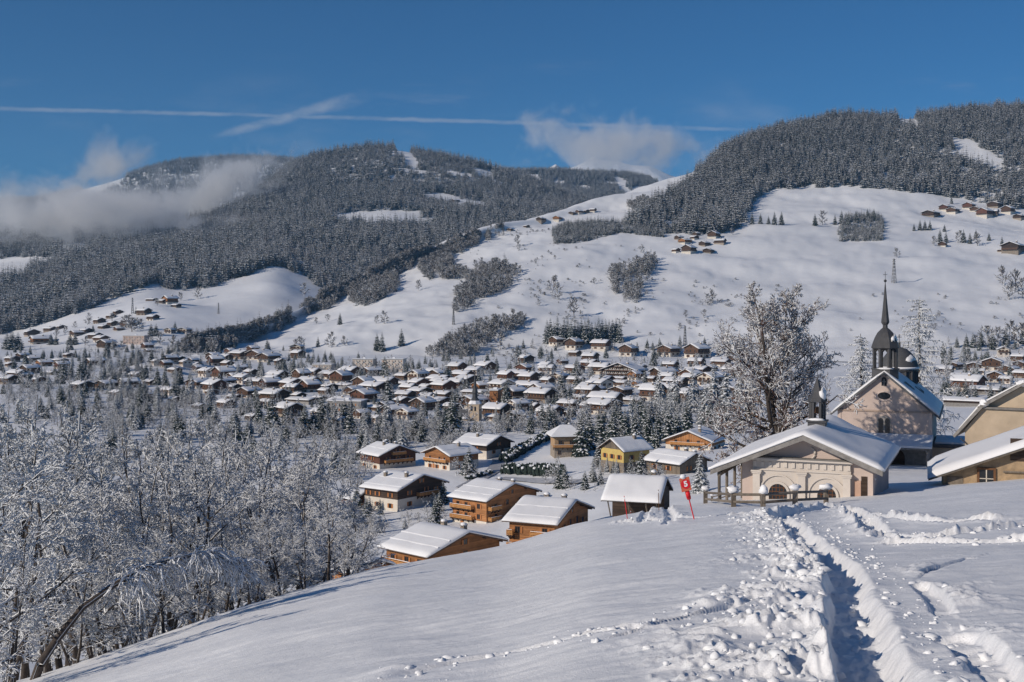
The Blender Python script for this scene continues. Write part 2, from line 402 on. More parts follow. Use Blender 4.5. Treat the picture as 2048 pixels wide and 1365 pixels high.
def snow_detail(x, y):
    d = np.maximum(y, 1.0)
    z = 0.06*fbm(x/2.6, y/1.6, 3, 21) + 0.16*fbm(x/11, y/11, 2, 31)
    # wind ripples across the slope
    rp = 0.030*fbm(x/1.1+0.25*y, y/0.34, 3, 41)*sstep(0.30, 0.62, vnoise(x/4, y/3, 43)) + 0.012*fbm(x/0.5, y/0.2, 2, 44)
    z = z + rp
    for k, (q, hw, dep, berm, rough) in enumerate(PATHW):
        lo = q.min(0)-3.0; hi = q.max(0)+3.0
        m = (x > lo[0]) & (x < hi[0]) & (y > lo[1]) & (y < hi[1])
        if not m.any(): continue
        xs, ys = x[m], y[m]
        dist, side = path_dist(xs, ys, q)
        left = sstep(-0.5, 0.5, side*np.minimum(dist/0.1, 1))          # 1 on the left, blended across the centre line
        w = hw*(1+0.30*fbm(xs*0.9, ys*0.9, 2, 50+k)+0.06*fbm(xs*2.3, ys*2.3, 1, 55+k))
        lump = fbm(xs*4.4, ys*4.4, 4, 60+k, 0.62); chunk = 1-np.abs(fbm(xs*3.1, ys*3.1, 3, 70+k))*2.2
        wall = (0.13*left+0.24*(1-left)) if k == 0 else hw*0.9
        cut = 1-sstep(w, w+wall, dist)
        along = 0.5+0.5*fbm(ys*0.9, xs*0.3, 2, 90+k)                  # footsteps: deeper and shallower stretches
        stepd = 0.62+0.38*sstep(0.30, 0.62, vnoise(ys*1.55+k*3, xs*0.15, 81))
        floor = -dep*stepd*(0.85+0.3*(along-0.5)) + 0.26*dep*lump
        bw = (1.35*left+0.40*(1-left)) if k == 0 else 0.45*(0.6+0.8*left)
        fall = np.exp(-((np.maximum(dist-w, 0))/bw)**2)
        patch = sstep(0.25, 0.7, vnoise(xs*1.3, ys*1.3, 95+k))
        bz = berm*fall*(0.55+0.45*left)*(0.6+0.8*patch)
        rub = rough*fall*(0.09*np.maximum(chunk, 0)**2*patch + 0.13*np.maximum(lump, -0.08)*(0.4+patch))*(0.25+0.75*left)*min(1.3, (hw/0.14)**0.5)
        rub = rub*sstep(0.0, 0.16, dist-w)
        mid = cut*(1-cut)*4
        z[m] = (z[m]+bz+rub)*(1-cut) + (z[m]+floor)*cut + mid*0.05*fbm(xs*2.2, ys*2.2, 1, 99)
    return z
def build_near():
    rows_d = np.concatenate([np.linspace(-8, 6.0, 20)[:-1], np.geomspace(6.0, 22, 410)[:-1], np.geomspace(22, 70, 230)[:-1], np.linspace(70, 104, 40)])
    # columns: denser where the trench and footprints are
    us = np.concatenate([np.linspace(-.60, .04, 150)[:-1], np.linspace(.04, .34, 350)[:-1], np.linspace(.34, .62, 80)])
    D, U = np.meshgrid(rows_d, us, indexing='ij')
    Xw = U*(D+10)
    Z = ground_arr(Xw, D)
    Z = Z + snow_detail(Xw, D)*np.clip((D+8)/6, 0, 1)
    n0, n1 = D.shape
    V = np.stack([Xw, D, Z], -1).reshape(-1, 3)
    i = np.arange(n0-1)[:, None]*n1+np.arange(n1-1)[None, :]
    Fq = np.stack([i, i+1, i+1+n1, i+n1], -1).reshape(-1, 4)
    o = link_mesh('snow_field', np_mesh('snow_field', V, Fq, SNOW_FIELD, smooth=True))
    tag(o, 'sunlit untouched snow slope in the foreground with a trodden trench', kind='structure')
    # valley floor: from behind the chapels to far beyond the hills
    rows_d = np.concatenate([np.geomspace(99, 1790, 230), [2500, 4000, 8000, 9600]])
    us = np.linspace(-.68, .68, 300)
    D, U = np.meshgrid(rows_d, us, indexing='ij'); Xw = U*D
    Z = ground_arr(Xw, D)
    Z = np.where(D > 1800, -38-(D-1800)*0.004, Z)
    Z = Z - 0.12*np.clip((110-D)/11, 0, 1)
    Z = Z + np.clip((D-110)/60, 0, 1)*0.35*fbm(Xw/14, D/14, 3, 91)
    n0, n1 = D.shape
    V = np.stack([Xw, D, Z], -1).reshape(-1, 3)
    i = np.arange(n0-1)[:, None]*n1+np.arange(n1-1)[None, :]
    Fq = np.stack([i, i+1, i+1+n1, i+n1], -1).reshape(-1, 4)
    o = link_mesh('valley_floor', np_mesh('valley_floor', V, Fq, SNOW_HILL, smooth=True))
    tag(o, 'snow-covered valley floor under the village', kind='structure')
build_near()

# ------------------------------------------------------------------ hills: rows of (px, py, distance) from foot to crest, then a back slope
HILLS = {}
def hill(name, label, x0, x1, rows, nx=500, nt=160, amp=3.0, nsc=120.0, back=(700, 90), seed=1, mat=None, sm=25):
    xs = np.linspace(x0, x1, nx); Ys = []; Ds = []
    for row in rows:
        a = np.array(row, float)
        Ys.append(smooth1(np.interp(xs, a[:, 0], a[:, 1]), sm)); Ds.append(smooth1(np.interp(xs, a[:, 0], a[:, 2]), sm))
    Ds = np.array(Ds); Zs = (HY-np.array(Ys))/F*Ds
    Ds = np.vstack([Ds, Ds[-1:]+back[0]]); Zs = np.vstack([Zs, Zs[-1:]-back[1]])
    K = len(Ds)
    # parameter t: 0..K-1, Catmull-Rom in (D,Z)
    t = np.linspace(0, K-1, nt); i = np.clip(t.astype(int), 0, K-2); f = (t-i)[:, None]
    def cr(A):
        P0 = A[np.clip(i-1, 0, K-1)]; P1 = A[i]; P2 = A[i+1]; P3 = A[np.clip(i+2, 0, K-1)]
        m1 = (P2-P0)/2; m2 = (P3-P1)/2
        return (2*f**3-3*f**2+1)*P1+(f**3-2*f**2+f)*m1+(-2*f**3+3*f**2)*P2+(f**3-f**2)*m2
    D = cr(Ds); Z = cr(Zs)
    U = (xs[None, :]-CX)/F; X = U*D
    ww = np.clip(t/0.4, 0, 1)[:, None]
    Z = Z + ww*amp*fbm(X/nsc, D/nsc, 4, seed)
    V = np.stack([X, D, Z], -1).reshape(-1, 3)
    i2 = np.arange(nt-1)[:, None]*nx+np.arange(nx-1)[None, :]
    Fq = np.stack([i2, i2+1, i2+1+nx, i2+nx], -1).reshape(-1, 4)
    o = link_mesh(name, np_mesh(name, V, Fq, mat or SNOW_HILL, smooth=True))
    tag(o, label, kind='structure')
    HILLS[name] = dict(x0=x0, x1=x1, nx=nx, D=D, Z=Z, t=t, K=K)
    return o
hill('right_hillside', 'broad snowy hillside rising to the right with forest on top', 330, 2420, [
    [(330, 722, 1110), (1400, 716, 1100), (1700, 724, 1000), (2048, 736, 930), (2420, 740, 900)],
    [(330, 716, 1130), (420, 708, 1160), (520, 692, 1200), (640, 664, 1250), (840, 622, 1300), (1000, 598, 1330), (1200, 592, 1350), (1500, 600, 1330), (2048, 606, 1280), (2420, 610, 1250)],
    [(330, 714, 1150), (420, 704, 1210), (520, 676, 1290), (640, 632, 1420), (840, 560, 1560), (1000, 515, 1650), (1120, 492, 1690), (1235, 470, 1730), (1320, 474, 1740), (1500, 461, 1760), (1700, 458, 1760), (2048, 470, 1720), (2420, 480, 1700)],
    [(330, 713, 1170), (420, 702, 1230), (520, 669, 1330), (640, 612, 1530), (840, 527, 1700), (1000, 474, 1830), (1120, 446, 1900), (1235, 425, 1960), (1340, 398, 2050), (1420, 382, 2120), (1500, 380, 2140), (1700, 377, 2120), (1850, 388, 2060), (2048, 420, 1960), (2420, 440, 1900)],
    [(330, 712, 1190), (420, 700, 1250), (520, 665, 1360), (640, 603, 1600), (740, 557, 1720), (840, 512, 1800), (940, 474, 1900), (1000, 458, 1950), (1130, 424, 2060), (1220, 402, 2200), (1300, 378, 2330), (1360, 358, 2430), (1410, 338, 2500), (1450, 310, 2560), (1500, 282, 2620), (1600, 256, 2750), (1680, 240, 2800), (1800, 244, 2850), (1900, 231, 2880), (2048, 219, 2900), (2200, 214, 2900), (2420, 220, 2900)],
], nx=540, nt=170, amp=8.0, nsc=80, seed=3)
hill('left_hillside', 'wooded mountain on the left with snowy meadows at its foot', -420, 1420, [
    [(-420, 722, 1120), (300, 716, 1150), (500, 706, 1250), (700, 690, 1400), (1420, 690, 1700)],
    [(-420, 712, 1250), (0, 690, 1300), (180, 664, 1350), (320, 640, 1380), (430, 636, 1450), (560, 620, 1550), (700, 625, 1650), (1420, 620, 1900)],
    [(-420, 700, 1500), (0, 672, 1560), (90, 648, 1600), (180, 622, 1640), (300, 572, 1800), (350, 586, 1780), (430, 576, 1850), (500, 550, 1930), (545, 531, 1980), (600, 552, 1980), (660, 575, 1960), (800, 560, 2100), (1420, 540, 2300)],
    [(-420, 600, 2100), (0, 560, 2200), (200, 520, 2300), (400, 490, 2500), (600, 455, 2650), (800, 445, 2700), (1000, 445, 2800), (1150, 455, 2900), (1420, 480, 3000)],
    [(-420, 540, 2600), (0, 500, 2800), (200, 480, 2900), (400, 455, 3050), (520, 400, 3250), (640, 372, 3350), (800, 375, 3350), (1000, 392, 3350), (1150, 425, 3350), (1420, 470, 3350)],
    [(-420, 520, 3000), (0, 488, 3200), (200, 470, 3300), (350, 458, 3400), (430, 440, 3500), (478, 416, 3650), (530, 380, 3750), (571, 340, 3850), (620, 322, 3900), (700, 303, 4000), (740, 294, 4000), (780, 300, 4000), (850, 314, 4000), (900, 322, 3950), (1000, 348, 3900), (1060, 366, 3850), (1150, 402, 3800), (1200, 420, 3750), (1300, 450, 3700), (1420, 480, 3700)],
], nx=460, nt=150, amp=10, nsc=170, seed=5)
hill('back_left_hillside', 'distant wooded ridge behind the drifting cloud', -500, 760, [
    [(-500, 600, 4600), (760, 560, 4600)],
    [(-500, 500, 5200), (0, 490, 5200), (760, 440, 5200)],
    [(-500, 440, 5800), (0, 440, 5800), (150, 425, 5800), (300, 380, 5800), (450, 365, 5800), (760, 370, 5800)],
    [(-500, 410, 6300), (0, 408, 6300), (100, 395, 6300), (180, 378, 6300), (250, 354, 6300), (330, 330, 6300), (450, 318, 6300), (570, 322, 6300), (650, 336, 6300), (760, 350, 6300)],
], nx=260, nt=90, amp=14, nsc=300, seed=7, back=(900, 150))
hill('saddle_hillside', 'distant forested saddle between the two mountains', 860, 1640, [
    [(860, 520, 4200), (1640, 500, 4200)],
    [(860, 430, 4600), (1100, 425, 4600), (1640, 430, 4600)],
    [(860, 380, 5100), (1100, 385, 5100), (1250, 385, 5100), (1640, 400, 5100)],
    [(860, 345, 5600), (1000, 347, 5600), (1100, 348, 5600), (1200, 352, 5600), (1260, 356, 5600), (1330, 368, 5600), (1400, 376, 5600), (1640, 390, 5600)],
], nx=220, nt=90, amp=14, nsc=260, seed=9, back=(900, 150))
def snow_peaks():
    xs = np.linspace(820, 1500, 260); prof = np.array([(820, 372), (930, 350), (960, 336), (978, 324), (1000, 336), (1040, 350), (1085, 342), (1112, 326), (1128, 338), (1150, 331), (1168, 322), (1186, 311), (1205, 318), (1235, 320), (1262, 328), (1300, 330), (1345, 350), (1420, 368), (1500, 380)], float)
    rows = [(14000, None, 470), (14600, 0.35, 0), (15200, 0.7, 0), (15800, 1.0, 0), (16600, 0.5, 0)]
    y = np.interp(xs, prof[:, 0], prof[:, 1])
    nt = 60; V = []
    T = np.linspace(0, 1, nt); D = 7600+T*1800
    h = np.where(T < 0.75, (T/0.75)**1.3, 1-(T-0.75)*2.0)
    for k in range(nt):
        d = D[k]; base = (HY-470)/F*8900; top = (HY-y)/F*8900
        z = base+(top-base)*h[k]
        X = (xs-CX)/F*8900
        rid = np.abs(fbm(X/235, np.full_like(X, d/235), 4, 15))
        z = z+(rid-0.25)*145*math.sin(math.pi*min(1, T[k]/0.75))*0.9
        V.append(np.stack([X, np.full_like(X, d), z], -1))
    V = np.array(V); nx = len(xs)
    i2 = np.arange(nt-1)[:, None]*nx+np.arange(nx-1)[None, :]
    Fq = np.stack([i2, i2+1, i2+1+nx, i2+nx], -1).reshape(-1, 4)
    o = link_mesh('snow_peaks', np_mesh('snow_peaks', V.reshape(-1, 3), Fq, SNOW_HILL, smooth=False))
    tag(o, 'far white alpine peaks rising behind the saddle', kind='structure')
snow_peaks()
def hill_column(h, px):
    f = (px-h['x0'])/(h['x1']-h['x0'])*(h['nx']-1)
    if f < 0 or f > h['nx']-1: return None
    j = min(int(f), h['nx']-2); a = f-j
    return h['D'][:, j]*(1-a)+h['D'][:, j+1]*a, h['Z'][:, j]*(1-a)+h['Z'][:, j+1]*a
_DD = np.geomspace(6, 1790, 2500)
def hit(px, py):
    """world point where the photograph's pixel meets the terrain"""
    u = (px-CX)/F; R = (HY-py)/F; best = None
    g = ground_arr(u*_DD, _DD)-R*_DD; k = np.argmax(g > 0)
    if g[k] > 0: best = (_DD[k], ground(u*_DD[k], _DD[k]))
    for h in HILLS.values():
        c = hill_column(h, px)
        if c is None: continue
        D, Z = c; q = Z-R*D; s = np.where((q[1:] > 0) & (q[:-1] <= 0))[0]
        if len(s):
            k = s[0]; a = -q[k]/(q[k+1]-q[k]+1e-12); d = D[k]+(D[k+1]-D[k])*a
            if best is None or d < best[0]: best = (d, Z[k]+(Z[k+1]-Z[k])*a)
    if best is None: return None
    return Vector((u*best[0], best[0], best[1]))
# ------------------------------------------------------------------ trees
def seg_mesh(name, segs, mats, sides=3, snow=None, mi=None):
    """segs (n,8): p0 p1 r0 r1 -> prism tubes. """
    A = np.asarray(segs, float)
    if len(A) == 0: return None
    p0, p1, r0, r1 = A[:, 0:3], A[:, 3:6], A[:, 6], A[:, 7]
    d = p1-p0; d /= np.linalg.norm(d, axis=1)[:, None]+1e-9
    ref = np.where(np.abs(d[:, 2:3]) > 0.9, np.array([[1., 0, 0]]), np.array([[0, 0, 1.]]))
    a = np.cross(d, ref); a /= np.linalg.norm(a, axis=1)[:, None]+1e-9; b = np.cross(a, d)
    n = len(A); V = np.empty((n, 2*sides, 3))
    for j in range(sides):
        t = 2*math.pi*j/sides+math.pi/2
        o = a*math.cos(t)+b*math.sin(t)
        V[:, j] = p0+o*r0[:, None]; V[:, sides+j] = p1+o*r1[:, None]
    base = (np.arange(n)*2*sides)[:, None]
    Fq = np.concatenate([base+np.array([[j, (j+1) % sides, sides+(j+1) % sides, sides+j]]) for j in range(sides)])
    return V.reshape(-1, 3), Fq
def snow_on(segs, w=0.016, hgt=0.035, keep=0.9, seed=0, vert=0.3):
    A = np.asarray(segs, float); r_ = np.random.default_rng(seed)
    A = A[r_.random(len(A)) < keep]
    p0, p1, r0, r1 = A[:, 0:3], A[:, 3:6], A[:, 6], A[:, 7]
    d = p1-p0; L = np.linalg.norm(d, axis=1)[:, None]+1e-9; d /= L
    hor = np.sqrt(np.maximum(0, 1-d[:, 2]**2)); k = vert+(1-vert)*hor
    k = k*r_.uniform(0.5, 1.4, len(A))
    side = np.cross(d, np.array([0, 0, 1.])); ln = np.linalg.norm(side, axis=1)[:, None]
    side = np.where(ln < 0.1, np.array([[1., 0, 0]]), side/(ln+1e-9)); up = np.cross(side, d)
    V = np.empty((len(A), 6, 3))
    for e, (p, r) in enumerate(((p0, r0), (p1, r1))):
        ww = (r*0.95+w*k)[:, None]; hh = (r*0.8+hgt*k)[:, None]; lo = (r*0.15)[:, None]
        V[:, e*3+0] = p-side*ww+up*lo; V[:, e*3+1] = p+up*hh; V[:, e*3+2] = p+side*ww+up*lo
    base = (np.arange(len(A))*6)[:, None]
    Fq = np.concatenate([base+np.array([[0, 3, 4, 1]]), base+np.array([[1, 4, 5, 2]]), base+np.array([[0, 2, 5, 3]])])
    return V.reshape(-1, 3), Fq
def rot_about(v, ax, ang): return Matrix.Rotation(ang, 3, ax) @ v
def grow(seed, h, r0, crown, limbs=14, start=0.22, el=(0.35, 1.15), counts=(8, 6, 4), up=0.12, twig_r=0.012, lens=(0.5, 0.42, 0.4), lean=(0, 0), stems=1, gravity=0.0, shape=0.5, segn=(6, 5, 3, 2)):
    R = random.Random(seed); trunk = []; crownseg = []
    def path(p, d, L, n, r, rend, upf, wob, out):
        pts = [p.copy()]; d = d.normalized(); dirs = []
        for i in range(n):
            d = (d+Vector((R.gauss(0, wob), R.gauss(0, wob), R.gauss(0, wob)+upf))).normalized()
            q = pts[-1]+d*(L/n); a = r+(rend-r)*i/n; b = r+(rend-r)*(i+1)/n
            out.append((*pts[-1], *q, a, b)); pts.append(q); dirs.append(d.copy())
        return pts, dirs
    def sub(pts, dirs, L, r, level):
        if level >= len(counts): return
        n = counts[level]; out = crownseg
        for k in range(n):
            f = 0.22+0.78*(k+R.random())/n; i = min(len(dirs)-1, int(f*len(dirs)))
            p = pts[i].lerp(pts[i+1], f*len(dirs)-i); d = dirs[i]
            ax = d.cross(Vector((R.gauss(0, 1), R.gauss(0, 1), R.gauss(0, 1))))
            if ax.length < 1e-3: continue
            nd = rot_about(d, ax.normalized(), R.uniform(0.5, 1.1))
            l = L*lens[level]*R.uniform(0.65, 1.25)*(1.15-0.5*f); rr = max(twig_r, r*(1-0.6*f)*0.5)
            pp, dd = path(p, nd, l, segn[level+1], rr, max(twig_r*0.7, rr*0.4), up*0.5-gravity*(level+1), 0.14, out)
            sub(pp, dd, l, rr, level+1)
    for s in range(stems):
        az = 2*math.pi*s/stems+R.random(); tilt = 0.0 if stems == 1 else R.uniform(0.08, 0.28)
        hh = h*(R.uniform(.86, .94) if stems > 3 else 1 if s == 0 else R.uniform(0.8, 1.0)); rs = r0 if stems == 1 else r0*R.uniform(0.55, 0.8)
        d0 = Vector((math.cos(az)*tilt+lean[0], math.sin(az)*tilt+lean[1], 1))
        pts, dirs = path(Vector((0, 0, -0.5)), d0, hh*0.97+0.5, 12, rs, rs*0.12, 0.03, 0.06, trunk)
        nl = max(4, limbs//stems)
        for k in range(nl):
            f = start+(0.97-start)*((k+R.random()*0.7)/nl); i = min(11, int(f*12)); p = pts[i].lerp(pts[i+1], f*12-i)
            a = k*2.39996+R.gauss(0, 0.3)+s*1.3; e = el[0]+(el[1]-el[0])*f+R.gauss(0, 0.08)
            d = Vector((math.cos(a)*math.cos(e), math.sin(a)*math.cos(e), math.sin(e)))
            prof = max(0.25, math.sin(math.pi*min(1, (0.18+0.82*((f-start)/(1-start))**shape)))**0.7)
            L = crown*prof*R.uniform(0.8, 1.2)*(1.0 if stems == 1 else 0.85)
            rr = rs*(1-f)*0.55+0.02*h/10
            pp, dd = path(p, d, L, segn[0], rr, max(twig_r, rr*0.3), up, 0.10, trunk if rr > 0.05*h/12 else crownseg)
            sub(pp, dd, L, rr, 0)
    return trunk, crownseg
TREES = {}
def reg_tree(key, trunk, crown, bark, twig, sn, keep, seed=0, leaf=None, tsides=6, vert=0.3):
    t = np_mesh(key+'_trunk', *seg_mesh('t', trunk, None, tsides), bark, smooth=True) if len(trunk) else None
    c = np_mesh(key+'_crown', *seg_mesh('c', crown, None, 3), twig)
    al = np.concatenate([np.asarray(trunk).reshape(-1, 8), np.asarray(crown).reshape(-1, 8)])
    s = np_mesh(key+'_snow', *snow_on(al, sn[0], sn[1], keep, seed, vert), SNOW_TREE)
    TREES[key] = dict(trunk=t, crown=c, snow=s, leaf=leaf)
def merged(key):
    """one mesh with the materials of all parts, for small far copies"""
    T = TREES[key]
    if 'one' in T: return T['one']
    Vs, Fs, mi, mats, b = [], {}, {}, [], 0
    arr = []
    for p in ('trunk', 'crown', 'snow'):
        me = T.get(p)
        if me is None: continue
        v = np.empty(len(me.vertices)*3, np.float32); me.vertices.foreach_get('co', v); v = v.reshape(-1, 3)
        tot = np.empty(len(me.polygons), np.int32); me.polygons.foreach_get('loop_total', tot)
        lv = np.empty(len(me.loops), np.int32); me.loops.foreach_get('vertex_index', lv)
        st = np.concatenate([[0], np.cumsum(tot)[:-1]])
        mats.append(me.materials[0])
        for k in np.unique(tot):
            sel = st[tot == k]; arr.append((lv[sel[:, None]+np.arange(k)[None, :]]+b, len(mats)-1))
        Vs.append(v); b += len(v)
    me = np_mesh(key, np.concatenate(Vs), [a for a, _ in arr], mats, np.concatenate([np.full(len(a), m) for a, m in arr]))
    T['one'] = me; return me
def place_tree(key, loc, sc, rz, name, label, group=None, cat='tree', parts=True, tilt=(0, 0)):
    T = TREES[key]
    if parts:
        o = empty(name, loc, rz, sc)
        for p in ('trunk', 'crown', 'snow', 'leaf'):
            if T.get(p) is not None: link_mesh({'leaf': 'leaves'}.get(p, p), T[p], o)
    else:
        o = link_mesh(name, merged(key)); o.location = loc; o.scale = (sc,)*3 if isinstance(sc, (int, float)) else sc
    o.rotation_euler = (tilt[0], tilt[1], rz)
    return tag(o, label, cat, group)
def conifer(key, h, rmax, whorls, nb, seed, detail=2, needle=None, snowf=0.7, droop=0.35, bare=0.06, trunk_r=0.2):
    R = random.Random(seed); NV = []; NF = []; SV = []; SF = []
    def tri(V, Fc, a, b, c): k = len(V); V.extend((a, b, c)); Fc.append((k, k+1, k+2))
    for w in range(whorls):
        f = bare+(1-bare)*(w+R.random()*0.5)/whorls; z = h*f
        rad = rmax*(1-f)**0.8*R.uniform(0.8, 1.15)+0.15
        n = max(4, int(nb*(0.6+0.6*(1-f)))); a0 = R.random()*6.28
        for k in range(n):
            a = a0+2*math.pi*(k+R.uniform(-.25, .25))/n; L = rad*R.uniform(0.72, 1.12)
            di = Vector((math.cos(a), math.sin(a), 0)); sd = Vector((-di.y, di.x, 0))
            dr = droop*R.uniform(0.6, 1.4); lift = 0.12
            m = 3 if detail > 1 else 1
            prev = Vector((0, 0, z)); pw = L*0.10
            pts = []
            for i in range(1, m+1):
                t = i/m; q = di*(L*t)+Vector((0, 0, z+L*(lift*t-dr*t*t*(0.9))))
                pts.append(q)
            P = [Vector((0, 0, z))]+pts
            for i in range(m):
                wd0 = L*(0.12+0.20*math.sin(math.pi*(i/m)*0.9+0.3)) if detail > 1 else L*0.12
                wd1 = L*(0.12+0.20*math.sin(math.pi*((i+1)/m)*0.9+0.3))*(0.15 if i == m-1 else 1) if detail > 1 else L*0.42
                hang = Vector((0, 0, -L*0.10))
                a1, b1, c1, d1 = P[i]-sd*wd0+hang, P[i]+sd*wd0+hang, P[i+1]+sd*wd1+hang, P[i+1]-sd*wd1+hang
                tri(NV, NF, P[i], a1, P[i+1]); tri(NV, NF, a1, d1, P[i+1]); tri(NV, NF, P[i], P[i+1], b1); tri(NV, NF, b1, P[i+1], c1)
                if detail > 1:
                    for sgn in (-1, 1):      # hanging side sprays
                        for q in range(2):
                            b = P[i].lerp(P[i+1], (q+R.random())/2); o = sd*sgn*wd1*R.uniform(.8, 1.5)+di*L*0.12
                            tri(NV, NF, b, b+o+Vector((0, 0, -L*R.uniform(.12, .30))), b+di*L*0.16+Vector((0, 0, -L*.05)))
                if R.random() < snowf:
                    k2 = R.uniform(0.5, 0.95); u = Vector((0, 0, 0.035*L+0.05)); hg = Vector((0, 0, -L*(0.045 if detail > 1 else R.uniform(.10, .22))))
                    wa, wb = wd0*k2, wd1*k2
                    A, B = P[i]+u*(0.4 if i == 0 else 1), P[i]+(P[i+1]-P[i])*R.uniform(.75, 1.03)+u
                    tri(SV, SF, A, A-sd*wa+hg, B); tri(SV, SF, A-sd*wa+hg, B-sd*wb+hg, B)
                    tri(SV, SF, A, B, A+sd*wa+hg); tri(SV, SF, A+sd*wa+hg, B, B+sd*wb+hg)
    # leader
    tri(SV, SF, Vector((0.07, 0, h*0.97)), Vector((-0.05, 0.06, h*0.97)), Vector((0, 0, h*1.03)))
    t = np_mesh(key+'_trunk', *seg_mesh('t', [(0, 0, -1.0, 0, 0, h*0.5, trunk_r, trunk_r*.6), (0, 0, h*0.5, 0, 0, h, trunk_r*.6, 0.03)], None, 6 if detail > 1 else 3), BARK)
    c = np_mesh(key+'_crown', np.array([tuple(v) for v in NV]), np.array(NF), needle or NEEDLE)
    s = np_mesh(key+'_snow', np.array([tuple(v) for v in SV]), np.array(SF), SNOW_TREE)
    TREES[key] = dict(trunk=t, crown=c, snow=s, leaf=None)

# --- prototypes
for k in range(4):                                     # snow-laden deciduous trees, seen near
    tr, cr = grow(100+k, 12, 0.16, 3.6, limbs=15, start=0.16, el=(0.15, 1.1), counts=(9, 7, 5), up=0.07, twig_r=0.010, stems=1 if k % 2 else 2, gravity=0.02, lens=(.50, .42, .38))
    reg_tree('bare_near%d' % k, tr, cr, BARK, TWIG, (0.011, 0.026), 0.90, k)
for k in range(3):                                     # middle distance
    tr, cr = grow(200+k, 10, 0.16, 3.4, limbs=9, start=0.12, el=(0.3, 1.15), counts=(5, 4), up=0.10, twig_r=0.045, lens=(.55, .5), stems=2 if k == 1 else 1, segn=(3, 2, 2))
    reg_tree('bare_mid%d' % k, tr, cr, BARK, TWIG, (0.05, 0.07), 0.55, k, tsides=4, vert=0.5)
for k in range(3):                                     # far: single small mesh
    tr, cr = grow(300+k, 9, 0.22, 3.6, limbs=13, start=0.12, el=(0.2, 1.2), counts=(9,), up=0.10, twig_r=0.13, lens=(.62,), segn=(2, 1), shape=0.8)
    reg_tree('bare_far%d' % k, tr, cr, TWIG, TWIG, (0.06, 0.07), 0.5, k, tsides=3, vert=0.6)
for k in range(3):
    conifer('spruce_mid%d' % k, 15, 3.2+0.3*k, 24, 9, 400+k, 2, NEEDLE, 0.62)
for k in range(2):
    conifer('frost_mid%d' % k, 15, 3.0, 22, 8, 420+k, 2, NEEDLE_FROST, 0.9, droop=0.5)
for k in range(3):
    conifer('spruce_far%d' % k, 15, 3.3, 9, 7, 440+k, 1, NEEDLE, 0.80)
for k in range(2):
    conifer('frost_far%d' % k, 15, 3.2, 8, 7, 460+k, 1, NEEDLE_FROST, 0.9)

_ORD_W = ['first', 'second', 'third', 'fourth', 'fifth', 'sixth', 'seventh', 'eighth', 'ninth', 'tenth', 'eleventh', 'twelfth', 'thirteenth', 'fourteenth', 'fifteenth', 'sixteenth', 'seventeenth', 'eighteenth', 'nineteenth', 'twentieth']
# --- the wood on the left edge of the slope
def wood():
    spec = [(20, 95, 800), (110, 100, 792), (210, 95, 805), (310, 100, 822), (400, 95, 838), (480, 90, 838), (560, 95, 850), (628, 92, 868),
            (60, 65, 800), (160, 62, 835), (260, 66, 850), (350, 64, 846), (440, 68, 850), (530, 70, 852), (606, 72, 880), (660, 76, 930),
            (15, 38, 772), (-45, 34, 800), (92, 43, 850), (185, 47, 905), (285, 49, 915), (380, 53, 890), (468, 55, 950), (556, 59, 925), (630, 63, 955), (684, 70, 990), (-30, 55, 780), (120, 52, 815), (318, 76, 828), (505, 80, 842), (240, 56, 880), (420, 60, 900), (512, 64, 915), (590, 68, 905), (340, 58, 905), (45, 50, 820), (215, 78, 820), (130, 80, 805), (420, 82, 842), (582, 84, 862), (-70, 75, 790), (700, 82, 1000), (270, 90, 815), (65, 88, 795)]
    order = sorted(range(len(spec)), key=lambda i: spec[i][0])
    rows = {0: [], 1: [], 2: []}
    for i, s in enumerate(spec): rows[0 if s[1] < 60.5 else 1 if s[1] < 82 else 2].append(i)
    W = _ORD_W
    rn = {0: 'left wood, front row', 1: 'left wood, middle row', 2: 'left wood, back row'}
    for r, idx in rows.items():
        for n, i in enumerate(sorted(idx, key=lambda i: spec[i][0])):
            px, d, top = spec[i]; x = (px-CX)/F*d; z = ground(x, d); h = (HY-top)/F*d-z
            s = h/12.0; sx = 0.75*s+0.25*1.15
            place_tree('bare_near%d' % (i % 4), (x, d, z), (sx*1.1, sx*1.1, s), i*1.7, 'bare_tree',
                       'bare snow-laden tree, %s from left in the %s' % (W[n], rn[r]), 'snow-laden trees of the left wood')
    # low snowy saplings along the edge of the slope
    R = random.Random(5)
    sp = [(150, 1290), (215, 1275), (270, 1262), (330, 1243), (395, 1226), (450, 1212), (505, 1198), (560, 1184), (610, 1172), (655, 1162), (690, 1148), (712, 1110)]
    for n, (px, py) in enumerate(sp):
        u = (px-CX)/F; d = float(np.interp(u, UC, EDGE_D))+R.uniform(3.5, 8); x = u*d; z = ground(x, d)
        h = R.uniform(3.0, 4.8)
        place_tree('bare_near%d' % (n % 4), (x, d, z-0.2), (h/9, h/9, h/12), n*2.1, 'sapling',
                   'low snowy sapling, %s from left along the lower edge of the wood' % W[n], 'saplings along the snow edge')
wood()
for _k, (_px, _d, _h) in enumerate(((-60, 27.5, 5.2), (-150, 26.5, 5.6), (20, 29.5, 4.4))):
    _x = (_px-CX)/F*_d
    place_tree('bare_near%d' % _k, (_x, _d, ground(_x, _d)-.2), _h/12*1.1, _k*1.9, 'bare_tree', 'young snow-laden tree, %s from left, nearest the lower left corner' % _ORD_W[[1, 0, 2][_k]], 'young trees at the lower left')
